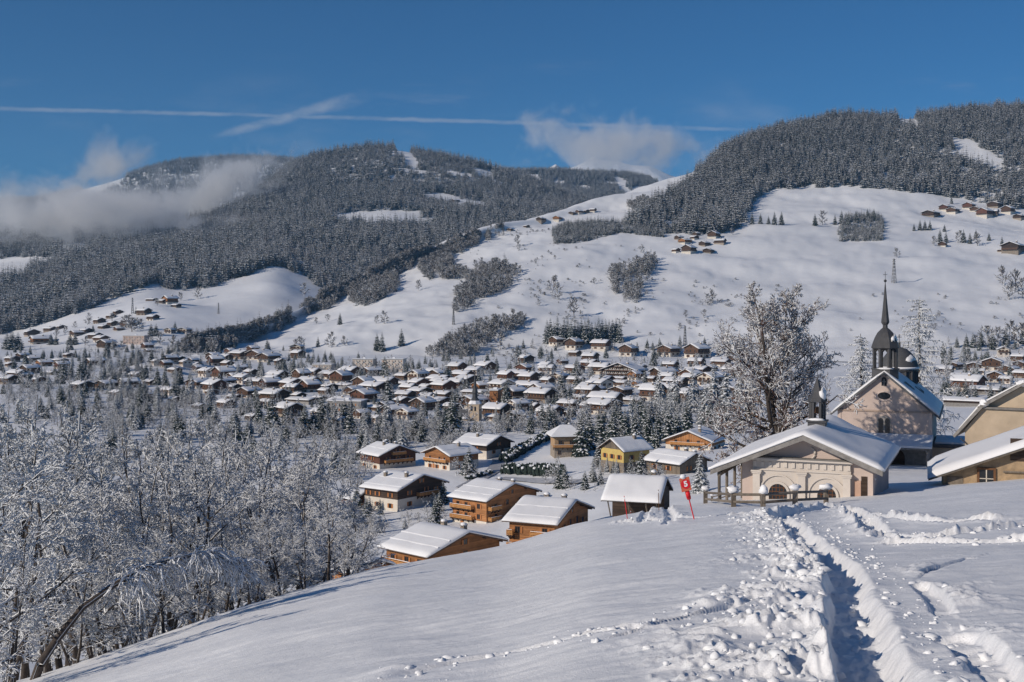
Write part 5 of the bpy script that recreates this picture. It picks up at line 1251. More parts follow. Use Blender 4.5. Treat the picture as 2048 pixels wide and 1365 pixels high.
def barn():
    rz = math.radians(-20); d = 70.5; R = Matrix.Rotation(rz, 3, 'Z'); W, L = 9.5, 7.0
    # long roof verge rising to the right
    a = Vector(((1860-CX)/F*d, d, (HY-957)/F*d)); o = empty('stone_barn', a, rz); sl = .40
    m = MB(); m.prism([(0.75, -3.2), (W, -3.2), (W, W*sl-.12), (.75, .75*sl-.12)], .55, L, 'y'); m.build('wall', pmat('rubble_wall', (.36, .26, .16), .95, .4, 1.8, .8, 5, col2=(.20, .15, .10)), o)
    m = MB(); m.prism([(-.1, -.14), (W+.3, (W+.3)*sl-.14), (W+.3, (W+.3)*sl+.02), (-.1, .02-.04)], -.15, L+.4, 'y'); rf = m.build('roof', W_FENCE, o)
    n, nx = 16, 20; xs = np.linspace(-.15, W+.3, nx); ys = np.linspace(-.2, L+.4, n); Y, X = np.meshgrid(ys, xs, indexing='ij')
    ex = np.clip((X+.15)/.5, 0, 1); ey = np.clip(np.minimum(Y+.2, L+.4-Y)/.4, 0, 1); pr = np.sqrt(1-(1-ex)**2)*np.sqrt(1-(1-ey)**2)
    zt = X*sl+.05+.40*(.35+.65*pr)+.05*fbm(X*.6, Y*.6, 3, 9); zb = X*sl+.03
    top = np.stack([X, Y, zt], -1).reshape(-1, 3); bot = np.stack([X, Y, zb], -1).reshape(-1, 3); i = np.arange(n-1)[:, None]*nx+np.arange(nx-1)[None, :]
    q = np.stack([i, i+1, i+1+nx, i+nx], -1).reshape(-1, 4); mm = n*nx; ring = list(range(nx))+[k*nx+nx-1 for k in range(1, n)]+[(n-1)*nx+k for k in range(nx-2, -1, -1)]+[k*nx for k in range(n-2, 0, -1)]
    rq = np.array([(ring[k], ring[k]+mm, ring[(k+1) % len(ring)]+mm, ring[(k+1) % len(ring)]) for k in range(len(ring))])
    link_mesh('roof_snow', np_mesh('roof_snow', np.concatenate([top, bot]), np.concatenate([q, rq]), SNOW_ROOF, smooth=True), rf)
    m = MB(); m.box(2.85, 3.65, .47, .54, -.55, .62); w = m.build('window', GLASS, o)
    m = MB()
    for b in ((2.72, 2.85, -.68, .75), (3.65, 3.78, -.68, .75), (2.85, 3.65, .62, .75), (2.85, 3.65, -.68, -.55)): m.box(b[0], b[1], .42, .56, b[2], b[3])
    m.build('window_frame', W_FRAME, w)
    m = MB(); m.box(3.22, 3.28, .44, .5, -.55, .62); m.box(2.85, 3.65, .44, .5, .05, .10); m.build('glazing_bar', PLASTER, w)
    m = MB(); m.box(4.6, W-.2, .46, .545, 1.25, 2.6); m.build('dark_boarding', W_DARK, o)
    m = MB(); m.tube([(4.2, .42, .55), (W, .40, .62)], .06, 5); m.build('pole', W_FENCE, o)
    m = MB(); m.box(1.0, 1.9, .50, .56, -.9, .1); m.build('patch', STONE, o)
    tag(o, 'stone barn under a thick snow roof rising out of the right edge', 'barn')
barn()
# ------------------------------------------------------------------ the village
_ORD = ['first', 'second', 'third', 'fourth', 'fifth', 'sixth', 'seventh', 'eighth', 'ninth', 'tenth', 'eleventh', 'twelfth', 'thirteenth', 'fourteenth', 'fifteenth', 'sixteenth', 'seventeenth', 'eighteenth', 'nineteenth', 'twentieth']
def ordinal(n, total):
    if n == 0: return 'leftmost'
    if n == total-1: return 'rightmost'
    return (_ORD[n] if n < 20 else 'twenty-'+_ORD[n-20])+' from left'
def far_window_mesh(w, h):
    m = MB(); m.box(-w/2-.1, w/2+.1, -.05, .03, -.1, h+.1, 0); m.box(-w/2, w/2, -.07, -.05, 0, h, 1); m.box(-w/2-.75, -w/2-.12, -.08, -.03, -.05, h+.05, 2); m.box(w/2+.12, w/2+.75, -.08, -.03, -.05, h+.05, 2)
    return m.mesh('window', [W_FRAME, GLASS, W_FRAME])
FWIN = far_window_mesh(.95, 1.15)
VK = {}
def village_kind(key, L, W, hl, hu, pitch, up, low, snow=.45, seed=0, oE=1.1, oG=1.0, bal='l', flat=False):
    sl = math.tan(math.radians(pitch)); hw = hl+hu; zr = hw+W/2*sl; D = dict(L=L, W=W, parts=[])
    m = MB(); m.box(-L/2-.03, L/2+.03, -W/2-.03, W/2+.03, -5, hl); D['wall'] = m.mesh('wall', low)
    m = MB(); m.prism([(-W/2, hl), (W/2, hl), (W/2, hw), (0, zr-.02), (-W/2, hw)], -L/2, L/2, 'x'); D['timber_wall'] = m.mesh('timber_wall', up)
    ye = W/2+oE; ze = zr-ye*sl; m = MB(); m.prism([(-ye, ze), (0, zr), (ye, ze), (ye, ze+.25), (0, zr+.25), (-ye, ze+.25)], -L/2-oG, L/2+oG, 'x'); D['roof'] = m.mesh('roof', W_DARK)
    D['roof_snow'] = snow_slab(-L/2-oG, L/2+oG, -ye-.1, ye+.1, zr+.25, sl, snow, 9, 5, seed)
    m = MB(); y = -W*.18; z = zr-abs(y)*sl; m.box(.8, 1.7, y-.45, y+.45, z-.4, z+1.5); D['chimney'] = m.mesh('chimney', STONE)
    m = MB(); m.blob((1.25, y, z+1.65), (.62, .62, .4), seed, 7, 4, .1); D['chimney_snow'] = m.mesh('chimney_snow', SNOW_ROOF, True)
    if bal:
        m = MB(); m.box(-L/2-1.3, -L/2, -W/2+.4, W/2-.4, hl-.15, hl+.02); m.box(-L/2-1.32, -L/2-1.22, -W/2+.4, W/2-.4, hl+.15, hl+.95)
        for k in range(6): yy = -W/2+.4+(W-.8)*k/5; m.box(-L/2-1.3, -L/2-1.2, yy-.06, yy+.06, hl, hl+1.0)
        m.box(-L/2-.02, L/2, -W/2-1.0, -W/2, hl-.15, hl); m.box(-L/2, L/2, -W/2-1.02, -W/2-.94, hl+.15, hl+.9); D['balcony'] = m.mesh('balcony', W_BROWN)
    D['win'] = [('l', -W*.28, hl+.7), ('l', W*.05, hl+.7), ('l', W*.30, hl+.7), ('l', -W*.25, hl-2.0), ('l', W*.22, hl-2.0), ('f', -L*.3, hl+.6), ('f', 0, hl+.6), ('f', L*.3, hl+.6), ('f', -L*.2, hl-2.0), ('f', L*.25, hl-2.0), ('r', -W*.22, hl+.7), ('r', W*.22, hl+.7), ('l', 0, hl+hu+.2)]
    VK[key] = D
village_kind('brown', 12, 11, 2.8, 2.8, 21, W_BROWN, PLASTER, seed=61)
village_kind('dark', 13, 11, 2.2, 2.6, 19, W_DARK, STONE, seed=62)
village_kind('orange', 12, 11, 2.6, 3.2, 22, W_ORANGE, PLASTER, seed=63)
village_kind('red', 11, 11, 2.4, 3.0, 22, W_RED, PLASTER, seed=64)
village_kind('cream', 12, 11, 3.4, 2.4, 20, PLASTER, PLASTER_CREAM, seed=65)
village_kind('low', 17, 11, 2.0, 1.2, 12, W_DARK, STONE_GREY, seed=66, bal=None)
KLAB = dict(brown='brown timber chalet', dark='dark timber chalet', orange='orange timber chalet', red='red-brown timber chalet', cream='pale plastered chalet', low='long low building')
ORI = dict(A=-40, B=50, F=74)
def put_house(px, py, w, ori, kind, label, group, R, extra=None):
    p = hit(px, py)
    if p is None: return None
    D = VK[kind]; sc = max(0.45, w*p.y/F/(18.5 if kind != 'low' else 21.5))
    o = empty('chalet' if kind != 'low' else 'low_building', p-Vector((0, 0, .3 if p.y < 1150 else 1.6*sc)), math.radians(ORI[ori]+R.uniform(-14, 14)), (sc*R.uniform(.82, 1.25), sc*R.uniform(.88, 1.12), sc*R.uniform(.85, 1.25)))
    link_mesh('wall', D['wall'], o); link_mesh('timber_wall', D['timber_wall'], o)
    r = link_mesh('roof', D['roof'], o); link_mesh('roof_snow', D['roof_snow'], r)
    c = link_mesh('chimney', D['chimney'], o); link_mesh('chimney_snow', D['chimney_snow'], c)
    if D.get('balcony'): link_mesh('balcony', D['balcony'], o)
    L, W = D['L'], D['W']
    vis = 'lf' if ori != 'A' else 'fr'
    if p.y < 1500:
        for f, a, z in D['win']:
            if f not in vis or z < .2: continue
            wv = link_mesh('window', FWIN, o)
            wv.location = {'f': (a, -W/2-.05, z), 'r': (L/2+.05, a, z), 'l': (-L/2-.05, a, z)}[f]; wv.rotation_euler.z = {'f': 0, 'r': math.pi/2, 'l': -math.pi/2}[f]
    HOUSES.append((p.x, p.y, 8*sc+3))
    return tag(o, label, 'chalet' if kind != 'low' else 'building', group)
HOUSES = []
K = dict(n='brown', d='dark', o='orange', r='red', c='cream', l='low')
ZONES = [
 ('in the hamlet high on the right hillside', [(1378, 506, 30, 'B', 'n'), (1417, 505, 24, 'B', 'd'), (1352, 505, 18, 'A', 'n'), (1370, 486, 24, 'B', 'o'), (1393, 471, 15, 'B', 'd'), (1389, 479, 18, 'A', 'n'), (1409, 491, 22, 'B', 'd'), (1428, 476, 28, 'B', 'n'), (1440, 487, 22, 'A', 'd'), (1358, 479, 19, 'B', 'd')]),
 ('on the left spur of the right hill', [(1020, 461, 13, 'B', 'd'), (1053, 455, 13, 'A', 'd'), (1082, 442, 16, 'B', 'd'), (1115, 440, 19, 'B', 'o'), (1145, 428, 14, 'B', 'd'), (1159, 427, 14, 'B', 'n'), (1172, 425, 13, 'A', 'd'), (1186, 424, 15, 'A', 'n')]),
 ('below the forest at far right', [(1862, 432, 34, 'B', 'd'), (1893, 420, 28, 'B', 'r'), (1906, 426, 24, 'B', 'n'), (1938, 417, 28, 'B', 'r'), (1951, 423, 26, 'B', 'n'), (1969, 432, 30, 'B', 'r'), (1986, 430, 24, 'A', 'd'), (1989, 414, 32, 'B', 'd'), (2016, 427, 30, 'B', 'n'), (2040, 437, 26, 'B', 'd')]),
 ('on the open right-hand snowfield', [(1885, 493, 22, 'B', 'n'), (2026, 503, 46, 'B', 'd'), (2003, 503, 15, 'A', 'd')]),
 ('in the forest clearings at left', [(815, 450, 22, 'B', 'd'), (911, 404, 15, 'B', 'd'), (122, 552, 14, 'A', 'd')]),
 ('in the row below the spruce stand', [(1115, 690, 34, 'B', 'n'), (1148, 697, 36, 'B', 'n'), (1202, 699, 36, 'A', 'n'), (1256, 712, 40, 'B', 'n'), (1337, 711, 42, 'B', 'n'), (1394, 717, 52, 'B', 'n')]),
 ('among trees below the flat building', [(452, 816, 34, 'A', 'd'), (562, 824, 36, 'B', 'n'), (640, 836, 36, 'A', 'c'), (400, 818, 32, 'A', 'd'), (680, 852, 38, 'A', 'd'), (620, 850, 36, 'B', 'n'), (535, 812, 30, 'A', 'c'), (350, 806, 30, 'A', 'd'), (298, 798, 30, 'B', 'd'), (235, 794, 30, 'A', 'c'), (470, 800, 30, 'A', 'd')]),
 ('of the houses left of the dark hotel', [(1052, 727, 32, 'A', 'd'), (1181, 724, 36, 'A', 'd'), (1125, 729, 22, 'B', 'r'), (1099, 740, 26, 'B', 'r'), (1047, 747, 34, 'B', 'r'), (1012, 762, 34, 'A', 'r'), (1078, 752, 24, 'A', 'd'), (1150, 742, 24, 'A', 'n'), (1150, 712, 22, 'A', 'd')]),
 ('of the houses just below the dark hotel', [(1152, 768, 30, 'A', 'd'), (1205, 768, 38, 'A', 'd'), (1240, 762, 24, 'A', 'd'), (1270, 760, 30, 'B', 'o'), (1242, 773, 30, 'A', 'n'), (1274, 774, 24, 'B', 'o'), (1095, 771, 28, 'A', 'n'), (1172, 778, 24, 'A', 'c'), (1300, 764, 30, 'A', 'd')]),
 ('of those low right of the church tower', [(1190, 790, 42, 'B', 'c'), (1242, 790, 46, 'B', 'd'), (1215, 793, 30, 'A', 'd'), (1160, 803, 34, 'A', 'd'), (1206, 808, 36, 'B', 'n'), (1138, 818, 38, 'A', 'd'), (1082, 804, 56, 'A', 'd'), (1037, 822, 40, 'B', 'c'), (1066, 822, 34, 'A', 'd'), (1102, 833, 54, 'A', 'd'), (1130, 832, 40, 'A', 'd'), (1032, 840, 34, 'B', 'n'), (1180, 822, 34, 'A', 'n')]),
 ('of the roofs right of the hotel', [(1340, 738, 32, 'A', 'd'), (1365, 752, 32, 'B', 'r'), (1392, 734, 30, 'A', 'n'), (1385, 746, 28, 'A', 'd'), (1420, 742, 32, 'B', 'd'), (1440, 728, 30, 'A', 'n'), (1335, 765, 34, 'A', 'n'), (1470, 722, 30, 'B', 'd')]),
 ('clustered around the village church tower', [(888, 798, 44, 'A', 'd'), (913, 779, 38, 'A', 'n'), (935, 803, 28, 'B', 'c'), (962, 782, 34, 'B', 'o'), (972, 800, 30, 'A', 'd'), (925, 761, 40, 'A', 'n'), (880, 770, 46, 'A', 'd'), (990, 775, 26, 'B', 'n'), (905, 822, 34, 'A', 'd'), (1000, 830, 30, 'A', 'd'), (985, 842, 28, 'A', 'n')]),
 ('stepping up left of the village church', [(805, 760, 28, 'A', 'd'), (836, 764, 40, 'B', 'c'), (816, 774, 40, 'l', 'c'), (818, 787, 38, 'A', 'd'), (811, 800, 40, 'A', 'n'), (806, 812, 36, 'A', 'd'), (772, 815, 28, 'B', 'd'), (852, 782, 28, 'A', 'n'), (854, 800, 30, 'A', 'd'), (790, 832, 46, 'B', 'd'), (752, 822, 28, 'A', 'd'), (815, 838, 44, 'B', 'c'), (750, 845, 30, 'A', 'c')]),
 ('above the long flat building', [(620, 784, 44, 'B', 'r'), (660, 782, 36, 'A', 'd'), (682, 768, 48, 'B', 'r'), (651, 789, 30, 'A', 'd'), (707, 789, 38, 'B', 'n'), (734, 792, 34, 'A', 'd'), (586, 786, 36, 'A', 'd'), (598, 800, 30, 'A', 'n'), (640, 800, 26, 'A', 'd'), (590, 818, 26, 'B', 'n'), (724, 836, 28, 'B', 'n')]),
 ('in the left of the village', [(397, 776, 40, 'B', 'n'), (463, 782, 34, 'A', 'd'), (487, 768, 42, 'A', 'c'), (513, 773, 38, 'A', 'd'), (547, 766, 34, 'A', 'd'), (541, 779, 40, 'B', 'r'), (497, 795, 42, 'B', 'n'), (522, 797, 30, 'A', 'd'), (555, 796, 30, 'A', 'c'), (424, 790, 26, 'A', 'd'), (506, 840, 32, 'A', 'd'), (350, 747, 24, 'A', 'd')]),
 ('at the foot of the snowy spur', [(427, 719, 27, 'B', 'd'), (452, 722, 26, 'A', 'd'), (431, 731, 36, 'B', 'r'), (455, 735, 24, 'A', 'n'), (460, 709, 24, 'B', 'r'), (482, 717, 38, 'A', 'd'), (520, 719, 44, 'B', 'n'), (538, 724, 42, 'B', 'n'), (506, 702, 24, 'B', 'n'), (391, 737, 26, 'A', 'd'), (395, 744, 24, 'B', 'r'), (480, 746, 28, 'B', 'c'), (502, 752, 30, 'A', 'd'), (596, 716, 30, 'A', 'd'), (560, 730, 24, 'A', 'd')]),
 ('near the snowy knoll', [(312, 730, 20, 'A', 'c'), (341, 724, 28, 'B', 'r'), (332, 735, 24, 'B', 'r'), (371, 733, 30, 'A', 'c'), (358, 722, 22, 'A', 'd'), (386, 728, 24, 'B', 'n'), (272, 757, 26, 'A', 'd'), (213, 777, 42, 'B', 'd'), (166, 780, 42, 'A', 'd'), (258, 777, 36, 'B', 'c'), (340, 790, 34, 'A', 'c'), (300, 770, 26, 'A', 'd')]),
 ('low at the left edge', [(25, 724, 26, 'A', 'd'), (45, 717, 24, 'B', 'd'), (22, 734, 24, 'A', 'r'), (67, 724, 26, 'B', 'd'), (88, 733, 30, 'B', 'o'), (121, 727, 28, 'A', 'd'), (124, 737, 28, 'B', 'r'), (138, 715, 24, 'A', 'd'), (191, 730, 30, 'B', 'd'), (60, 747, 34, 'B', 'd'), (35, 757, 34, 'A', 'd'), (53, 757, 22, 'B', 'r'), (104, 750, 40, 'l', 'd'), (14, 768, 40, 'A', 'd'), (80, 768, 34, 'A', 'n')]),
 ('climbing the left snow spur', [(64, 671, 32, 'A', 'd'), (81, 686, 36, 'B', 'o'), (101, 662, 24, 'A', 'd'), (123, 658, 18, 'A', 'd'), (155, 671, 26, 'B', 'n'), (172, 666, 22, 'A', 'd'), (199, 646, 24, 'A', 'd'), (208, 657, 24, 'A', 'd'), (226, 651, 22, 'A', 'd'), (238, 661, 22, 'B', 'r'), (258, 652, 30, 'B', 'd'), (236, 628, 22, 'A', 'd'), (222, 636, 20, 'A', 'd'), (190, 676, 26, 'A', 'd'), (213, 694, 34, 'B', 'd'), (203, 683, 26, 'A', 'n')]),
 ('under the left forest edge', [(288, 628, 26, 'A', 'd'), (306, 640, 24, 'A', 'n'), (324, 606, 22, 'A', 'd'), (340, 607, 28, 'B', 'o'), (352, 614, 20, 'A', 'd'), (304, 602, 20, 'A', 'd'), (340, 666, 24, 'F', 'c'), (369, 665, 26, 'F', 'c'), (295, 697, 22, 'B', 'r'), (299, 705, 18, 'B', 'd')]),
 ('right of the spired church', [(2006, 712, 32, 'F', 'c'), (1908, 738, 34, 'B', 'n'), (1948, 740, 36, 'B', 'd'), (1984, 741, 50, 'B', 'n'), (1956, 750, 26, 'A', 'c'), (2018, 748, 40, 'B', 'n'), (1936, 783, 60, 'A', 'r'), (1990, 764, 38, 'B', 'n'), (2012, 768, 32, 'A', 'c'), (1975, 789, 66, 'l', 'd'), (1930, 812, 66, 'l', 'd'), (2040, 734, 32, 'B', 'd'), (2038, 722, 28, 'A', 'd'), (1890, 748, 34, 'A', 'd'), (1920, 760, 30, 'A', 'n'), (2045, 756, 36, 'A', 'd')]),
]
def village():
    R = random.Random(31)
    for zi, (zone, hs) in enumerate(ZONES):
        hs = sorted(hs)
        for n, (px, py, w, ori, k) in enumerate(hs):
            kind = K[k]
            if ori == 'l': kind, ori = 'low', 'A'
            lab = '%s, %s %s' % (KLAB[kind], ordinal(n, len(hs)), zone)
            put_house(px, py, w*1.18, ori, kind, lab, 'snow-roofed village houses', R)
village()
def hotel():
    p = hit(1247, 756); rz = math.radians(62); W, L, he = 27.0, 20.0, 6.6; sl = .36; zr = he+W/2*sl; o = empty('hotel', p-Vector((0, 0, .3)), rz, p.y*105/F/39)
    m = MB(); m.prism([(-W/2, -5), (W/2, -5), (W/2, he), (0, zr-.1), (-W/2, he)], -L/2, L/2, 'x'); m.build('timber_wall', W_DARK, o)
    gable_roof(o, L, W, he, sl, 1.8, 1.6, .3, .5, W_DARK, 71)
    for f in range(4):
        z = .5+f*2.7; half = min(W/2-.8, (zr-z-1.6)/sl-.5)
        if half < 2: continue
        m = MB(); m.box(-L/2-1.5, -L/2, -half, half, z-.15, z); m.box(-L/2-1.5, -L/2-1.4, -half, half, z+.1, z+.8); b = m.build('balcony', W_BROWN, o)
        n = int(half*2/2.9)
        for k in range(n):
            y = -half+(k+.5)*2*half/n; m = MB(); m.box(-L/2-.08, -L/2+.02, y-.9, y+.9, z+.1, z+2.0, 0); m.box(-L/2-.1, -L/2-.08, y-.45, y+.45, z+.2, z+1.9, 1); m.build('window', [PLASTER, GLASS], o)
            m = MB(); m.box(-L/2-1.56, -L/2-1.5, y-1.0, y+1.0, z+.8, z+1.0); m.build('rail_snow', SNOW_ROOF, b)
    chimney(o, -2, -4, zr, zr-3, 1.6, 5)
    tag(o, 'huge dark timber gabled hotel with rows of white balconies', 'hotel')
    HOUSES.append((p.x, p.y, 22))
hotel()
def block(px, py, wpx, hpx, rz, label, mat, floors=4, cols=7):
    p = hit(px, py); s = p.y/F; L, H, W = wpx*s*.95, hpx*s, 11.0; o = empty('apartment_block', p, math.radians(rz))
    m = MB(); m.box(-L/2, L/2, -W/2, W/2, -4, H); m.build('wall', mat, o)
    m = MB(); m.box(-L/2-.4, L/2+.4, -W/2-.4, W/2+.4, H, H+.25); r = m.build('roof', STONE_GREY, o)
    m = MB(); m.box(-L/2-.35, L/2+.35, -W/2-.35, W/2+.35, H+.25, H+.65); m.box(-1, 1, -1, 1, H+.65, H+1.5); m.build('roof_snow', SNOW_ROOF, r)
    for f in range(floors):
        for c in range(cols):
            x = -L/2+L*(c+.5)/cols; z = H*(f+.18)/floors; w = L/cols*.16; hh = H/floors*.42
            m = MB(); m.box(x-w, x+w, -W/2-.06, -W/2-.02, z, z+hh); m.build('window', GLASS if (c+f) % 3 else W_SHUT, o)
            if (c+f) % 2 == 0:
                m = MB(); m.box(x-w*1.3, x+w*1.3, -W/2-1.1, -W/2, z-.2, z+hh*.45); m.build('balcony', mat, o)
    HOUSES.append((p.x, p.y, L/2))
    tag(o, label, 'apartment block')
block(729, 741, 44, 22, -8, 'left of the two tall white apartment blocks below the hillside', PLASTER_CREAM)
block(788, 742, 46, 23, -8, 'right of the two tall white apartment blocks below the hillside', PLASTER_CREAM)
block(648, 744, 40, 14, -8, 'lower white apartment block left of the two tall ones', PLASTER_CREAM, 3, 7)
block(272, 687, 48, 15, -10, 'pinkish apartment block at the foot of the left spur', PLASTER_PINK, 3, 8)
block(695, 822, 72, 20, -10, 'long grey flat-roofed building among frosted trees', STONE_GREY, 2, 10)
block(991, 815, 17, 34, -10, 'tall narrow orange timber building right of the church tower', W_ORANGE, 4, 3)
def white_hotel():
    o = put_house(594, 703, 40, 'F', 'cream', 'white mansion with steep blue-grey roof above the apartment blocks', None, random.Random(2)); o.name = 'white_mansion'; o['category'] = 'house'
    if 'group' in o: del o['group']
white_hotel()
def village_church():
    p = hit(950, 842); o = empty('village_church', p, math.radians(-14), 1.0); s = p.y/F; w = 22*s; H = 32*s
    m = MB(); m.box(-w/2, w/2, -w/2, w/2, -3, H); m.box(-w/2-.2, w/2+.2, -w/2-.2, w/2+.2, H, H+.3); t = m.build('tower', PLASTER_TAN, o)
    for a in range(4):
        for sx in (-1, 1):
            m = MB(); m.prism([(sx*w*.16+q*.9, H*.62+b) for q, b in arch_poly(.9, 2.2)], -w/2-.06, -w/2-.02, 'y'); b_ = m.build('belfry_opening', GLASS, t); b_.rotation_euler.z = a*math.pi/2
    m = MB(); m.lathe([(w*.62, H+.3), (w*.40, H+2.2), (w*.25, H+3.2), (w*.23, H+5.2), (w*.30, H+5.4), (w*.16, H+8), (w*.05, H+14), (.05, H+17)], 8, ph=.39); m.build('spire', ZINC, t)
    m = MB(); m.lathe([(w*.63, H+.35), (w*.50, H+1.5), (w*.42, H+2.0)], 8, ph=.39); m.build('spire_snow', SNOW_ROOF, t)
    L, W, he, sl = 46*s*1.1, 30*s, 7*s, .9; zr = he+W/2*sl; n = empty('nave', (0, 0, 0)); n.parent = o; 
    bpy.data.objects.remove(n)
    cx = -L/2-w/2; m = MB(); m.prism([(-W/2, -3), (W/2, -3), (W/2, he), (0, zr-.1), (-W/2, he)], cx-L/2, cx+L/2, 'x'); na = m.build('nave', PLASTER_TAN, o)
    m = MB(); m.prism([(-W/2-.6, he-.6*sl), (0, zr), (W/2+.6, he-.6*sl), (W/2+.6, he-.6*sl+.3), (0, zr+.3), (-W/2-.6, he-.6*sl+.3)], cx-L/2-.5, cx+L/2+.3, 'x'); m.build('nave_roof', SLATE, na)
    m = MB(); m.box(cx-L/2-.4, cx+L/2, -W/2-.9, -W/2-.2, he-.5, he+.4); m.build('eaves_snow', SNOW_ROOF, na)
    HOUSES.append((p.x, p.y, 12)); HOUSES.append((p.x-14, p.y, 14))
    tag(o, 'village church with pale square belfry, thin spire and dark steep nave roof', 'church')
village_church()
def fill_houses():
    """the remaining roofs of the village, between those already placed"""
    R = random.Random(44); poly = [(400, 752), (640, 748), (830, 750), (1000, 742), (1180, 735), (1300, 735), (1460, 722), (1480, 800), (1280, 812), (1160, 838), (980, 850), (780, 852), (620, 845), (420, 800)]
    rows = {}; n = 0
    for _ in range(1500):
        px, py = R.uniform(400, 1480), R.uniform(722, 852)
        if not inpoly(np.array([px]), np.array([py]), poly)[0]: continue
        p = hit(px, py); H = np.array(HOUSES)
        if p is None or (np.hypot(H[:, 0]-p.x, (H[:, 1]-p.y)*.8) < H[:, 2]*.8+7).any(): continue
        ori = R.choice('AAB'); k = R.choice('dddnncrl'); w = 18.5*F/p.y*R.uniform(.8, 1.05); kind = K[k]
        o = put_house(px, py, w, 'A' if k == 'l' else ori, kind, None, 'snow-roofed village houses', R)
        rows.setdefault((int(px//180), int((py-720)//44)), []).append((px, o, kind)); n += 1
        if n >= 75: break
    AR = {2: 'between the knoll and spruces', 3: 'left of the flat building', 4: 'below the apartment blocks', 5: 'beside the church tower', 6: 'below the dark hotel', 7: 'right of the dark hotel', 8: 'behind the tall tree'}
    RW = {0: 'far lane', 1: 'middle lane', 2: 'near lane'}
    for (c, r), L_ in rows.items():
        L_.sort(key=lambda t: t[0])
        for i, (px, o, kind) in enumerate(L_): o['label'] = '%s, %s on the %s %s' % (KLAB[kind], ordinal(i, len(L_)), RW[min(r, 2)], AR.get(c, 'in the village'))
fill_houses()
def pylon(px, py, hpx, label):
    p = hit(px, py); h = hpx*p.y/F; o = empty('power_pylon', p, .5); r0, r1 = h*.10, h*.02; t = h*.009+.05
    for k in range(4):
        a = math.pi/2*k+.785; m = MB(); m.tube([(r0*math.cos(a), r0*math.sin(a), -1), (r1*math.cos(a), r1*math.sin(a), h)], t, 4); m.build('leg', STONE_GREY, o)
    m = MB()
    for i in range(7):
        f0, f1 = i/7, (i+1)/7
        for k in range(4):
            a, b = math.pi/2*k+.785, math.pi/2*(k+1)+.785; q0, q1 = r0+(r1-r0)*f0, r0+(r1-r0)*f1
            m.tube([(q0*math.cos(a), q0*math.sin(a), h*f0), (q1*math.cos(b), q1*math.sin(b), h*f1)], t*.6, 3); m.tube([(q0*math.cos(b), q0*math.sin(b), h*f0), (q1*math.cos(a), q1*math.sin(a), h*f1)], t*.6, 3)
    m.build('bracing', STONE_GREY, o)
    for z in (.78, .88, .97):
        m = MB(); m.tube([(-h*.10, 0, h*z), (0, 0, h*z+h*.03), (h*.10, 0, h*z)], t*.8, 3); m.build('cross_arm', STONE_GREY, o)
    tag(o, label, 'pylon', 'power pylons')
for px, py, h, lab in ((907, 650, 32, 'lattice power pylon standing on the middle snow slope'), (1370, 692, 40, 'lattice power pylon above the row of brown chalets'), (1788, 566, 48, 'lattice power pylon left of the church spire tip'), (265, 628, 32, 'lattice power pylon among the farmhouses on the left spur'), (437, 628, 22, 'lattice power pylon on the bare left snowfield')):
    pylon(px, py, h, lab)
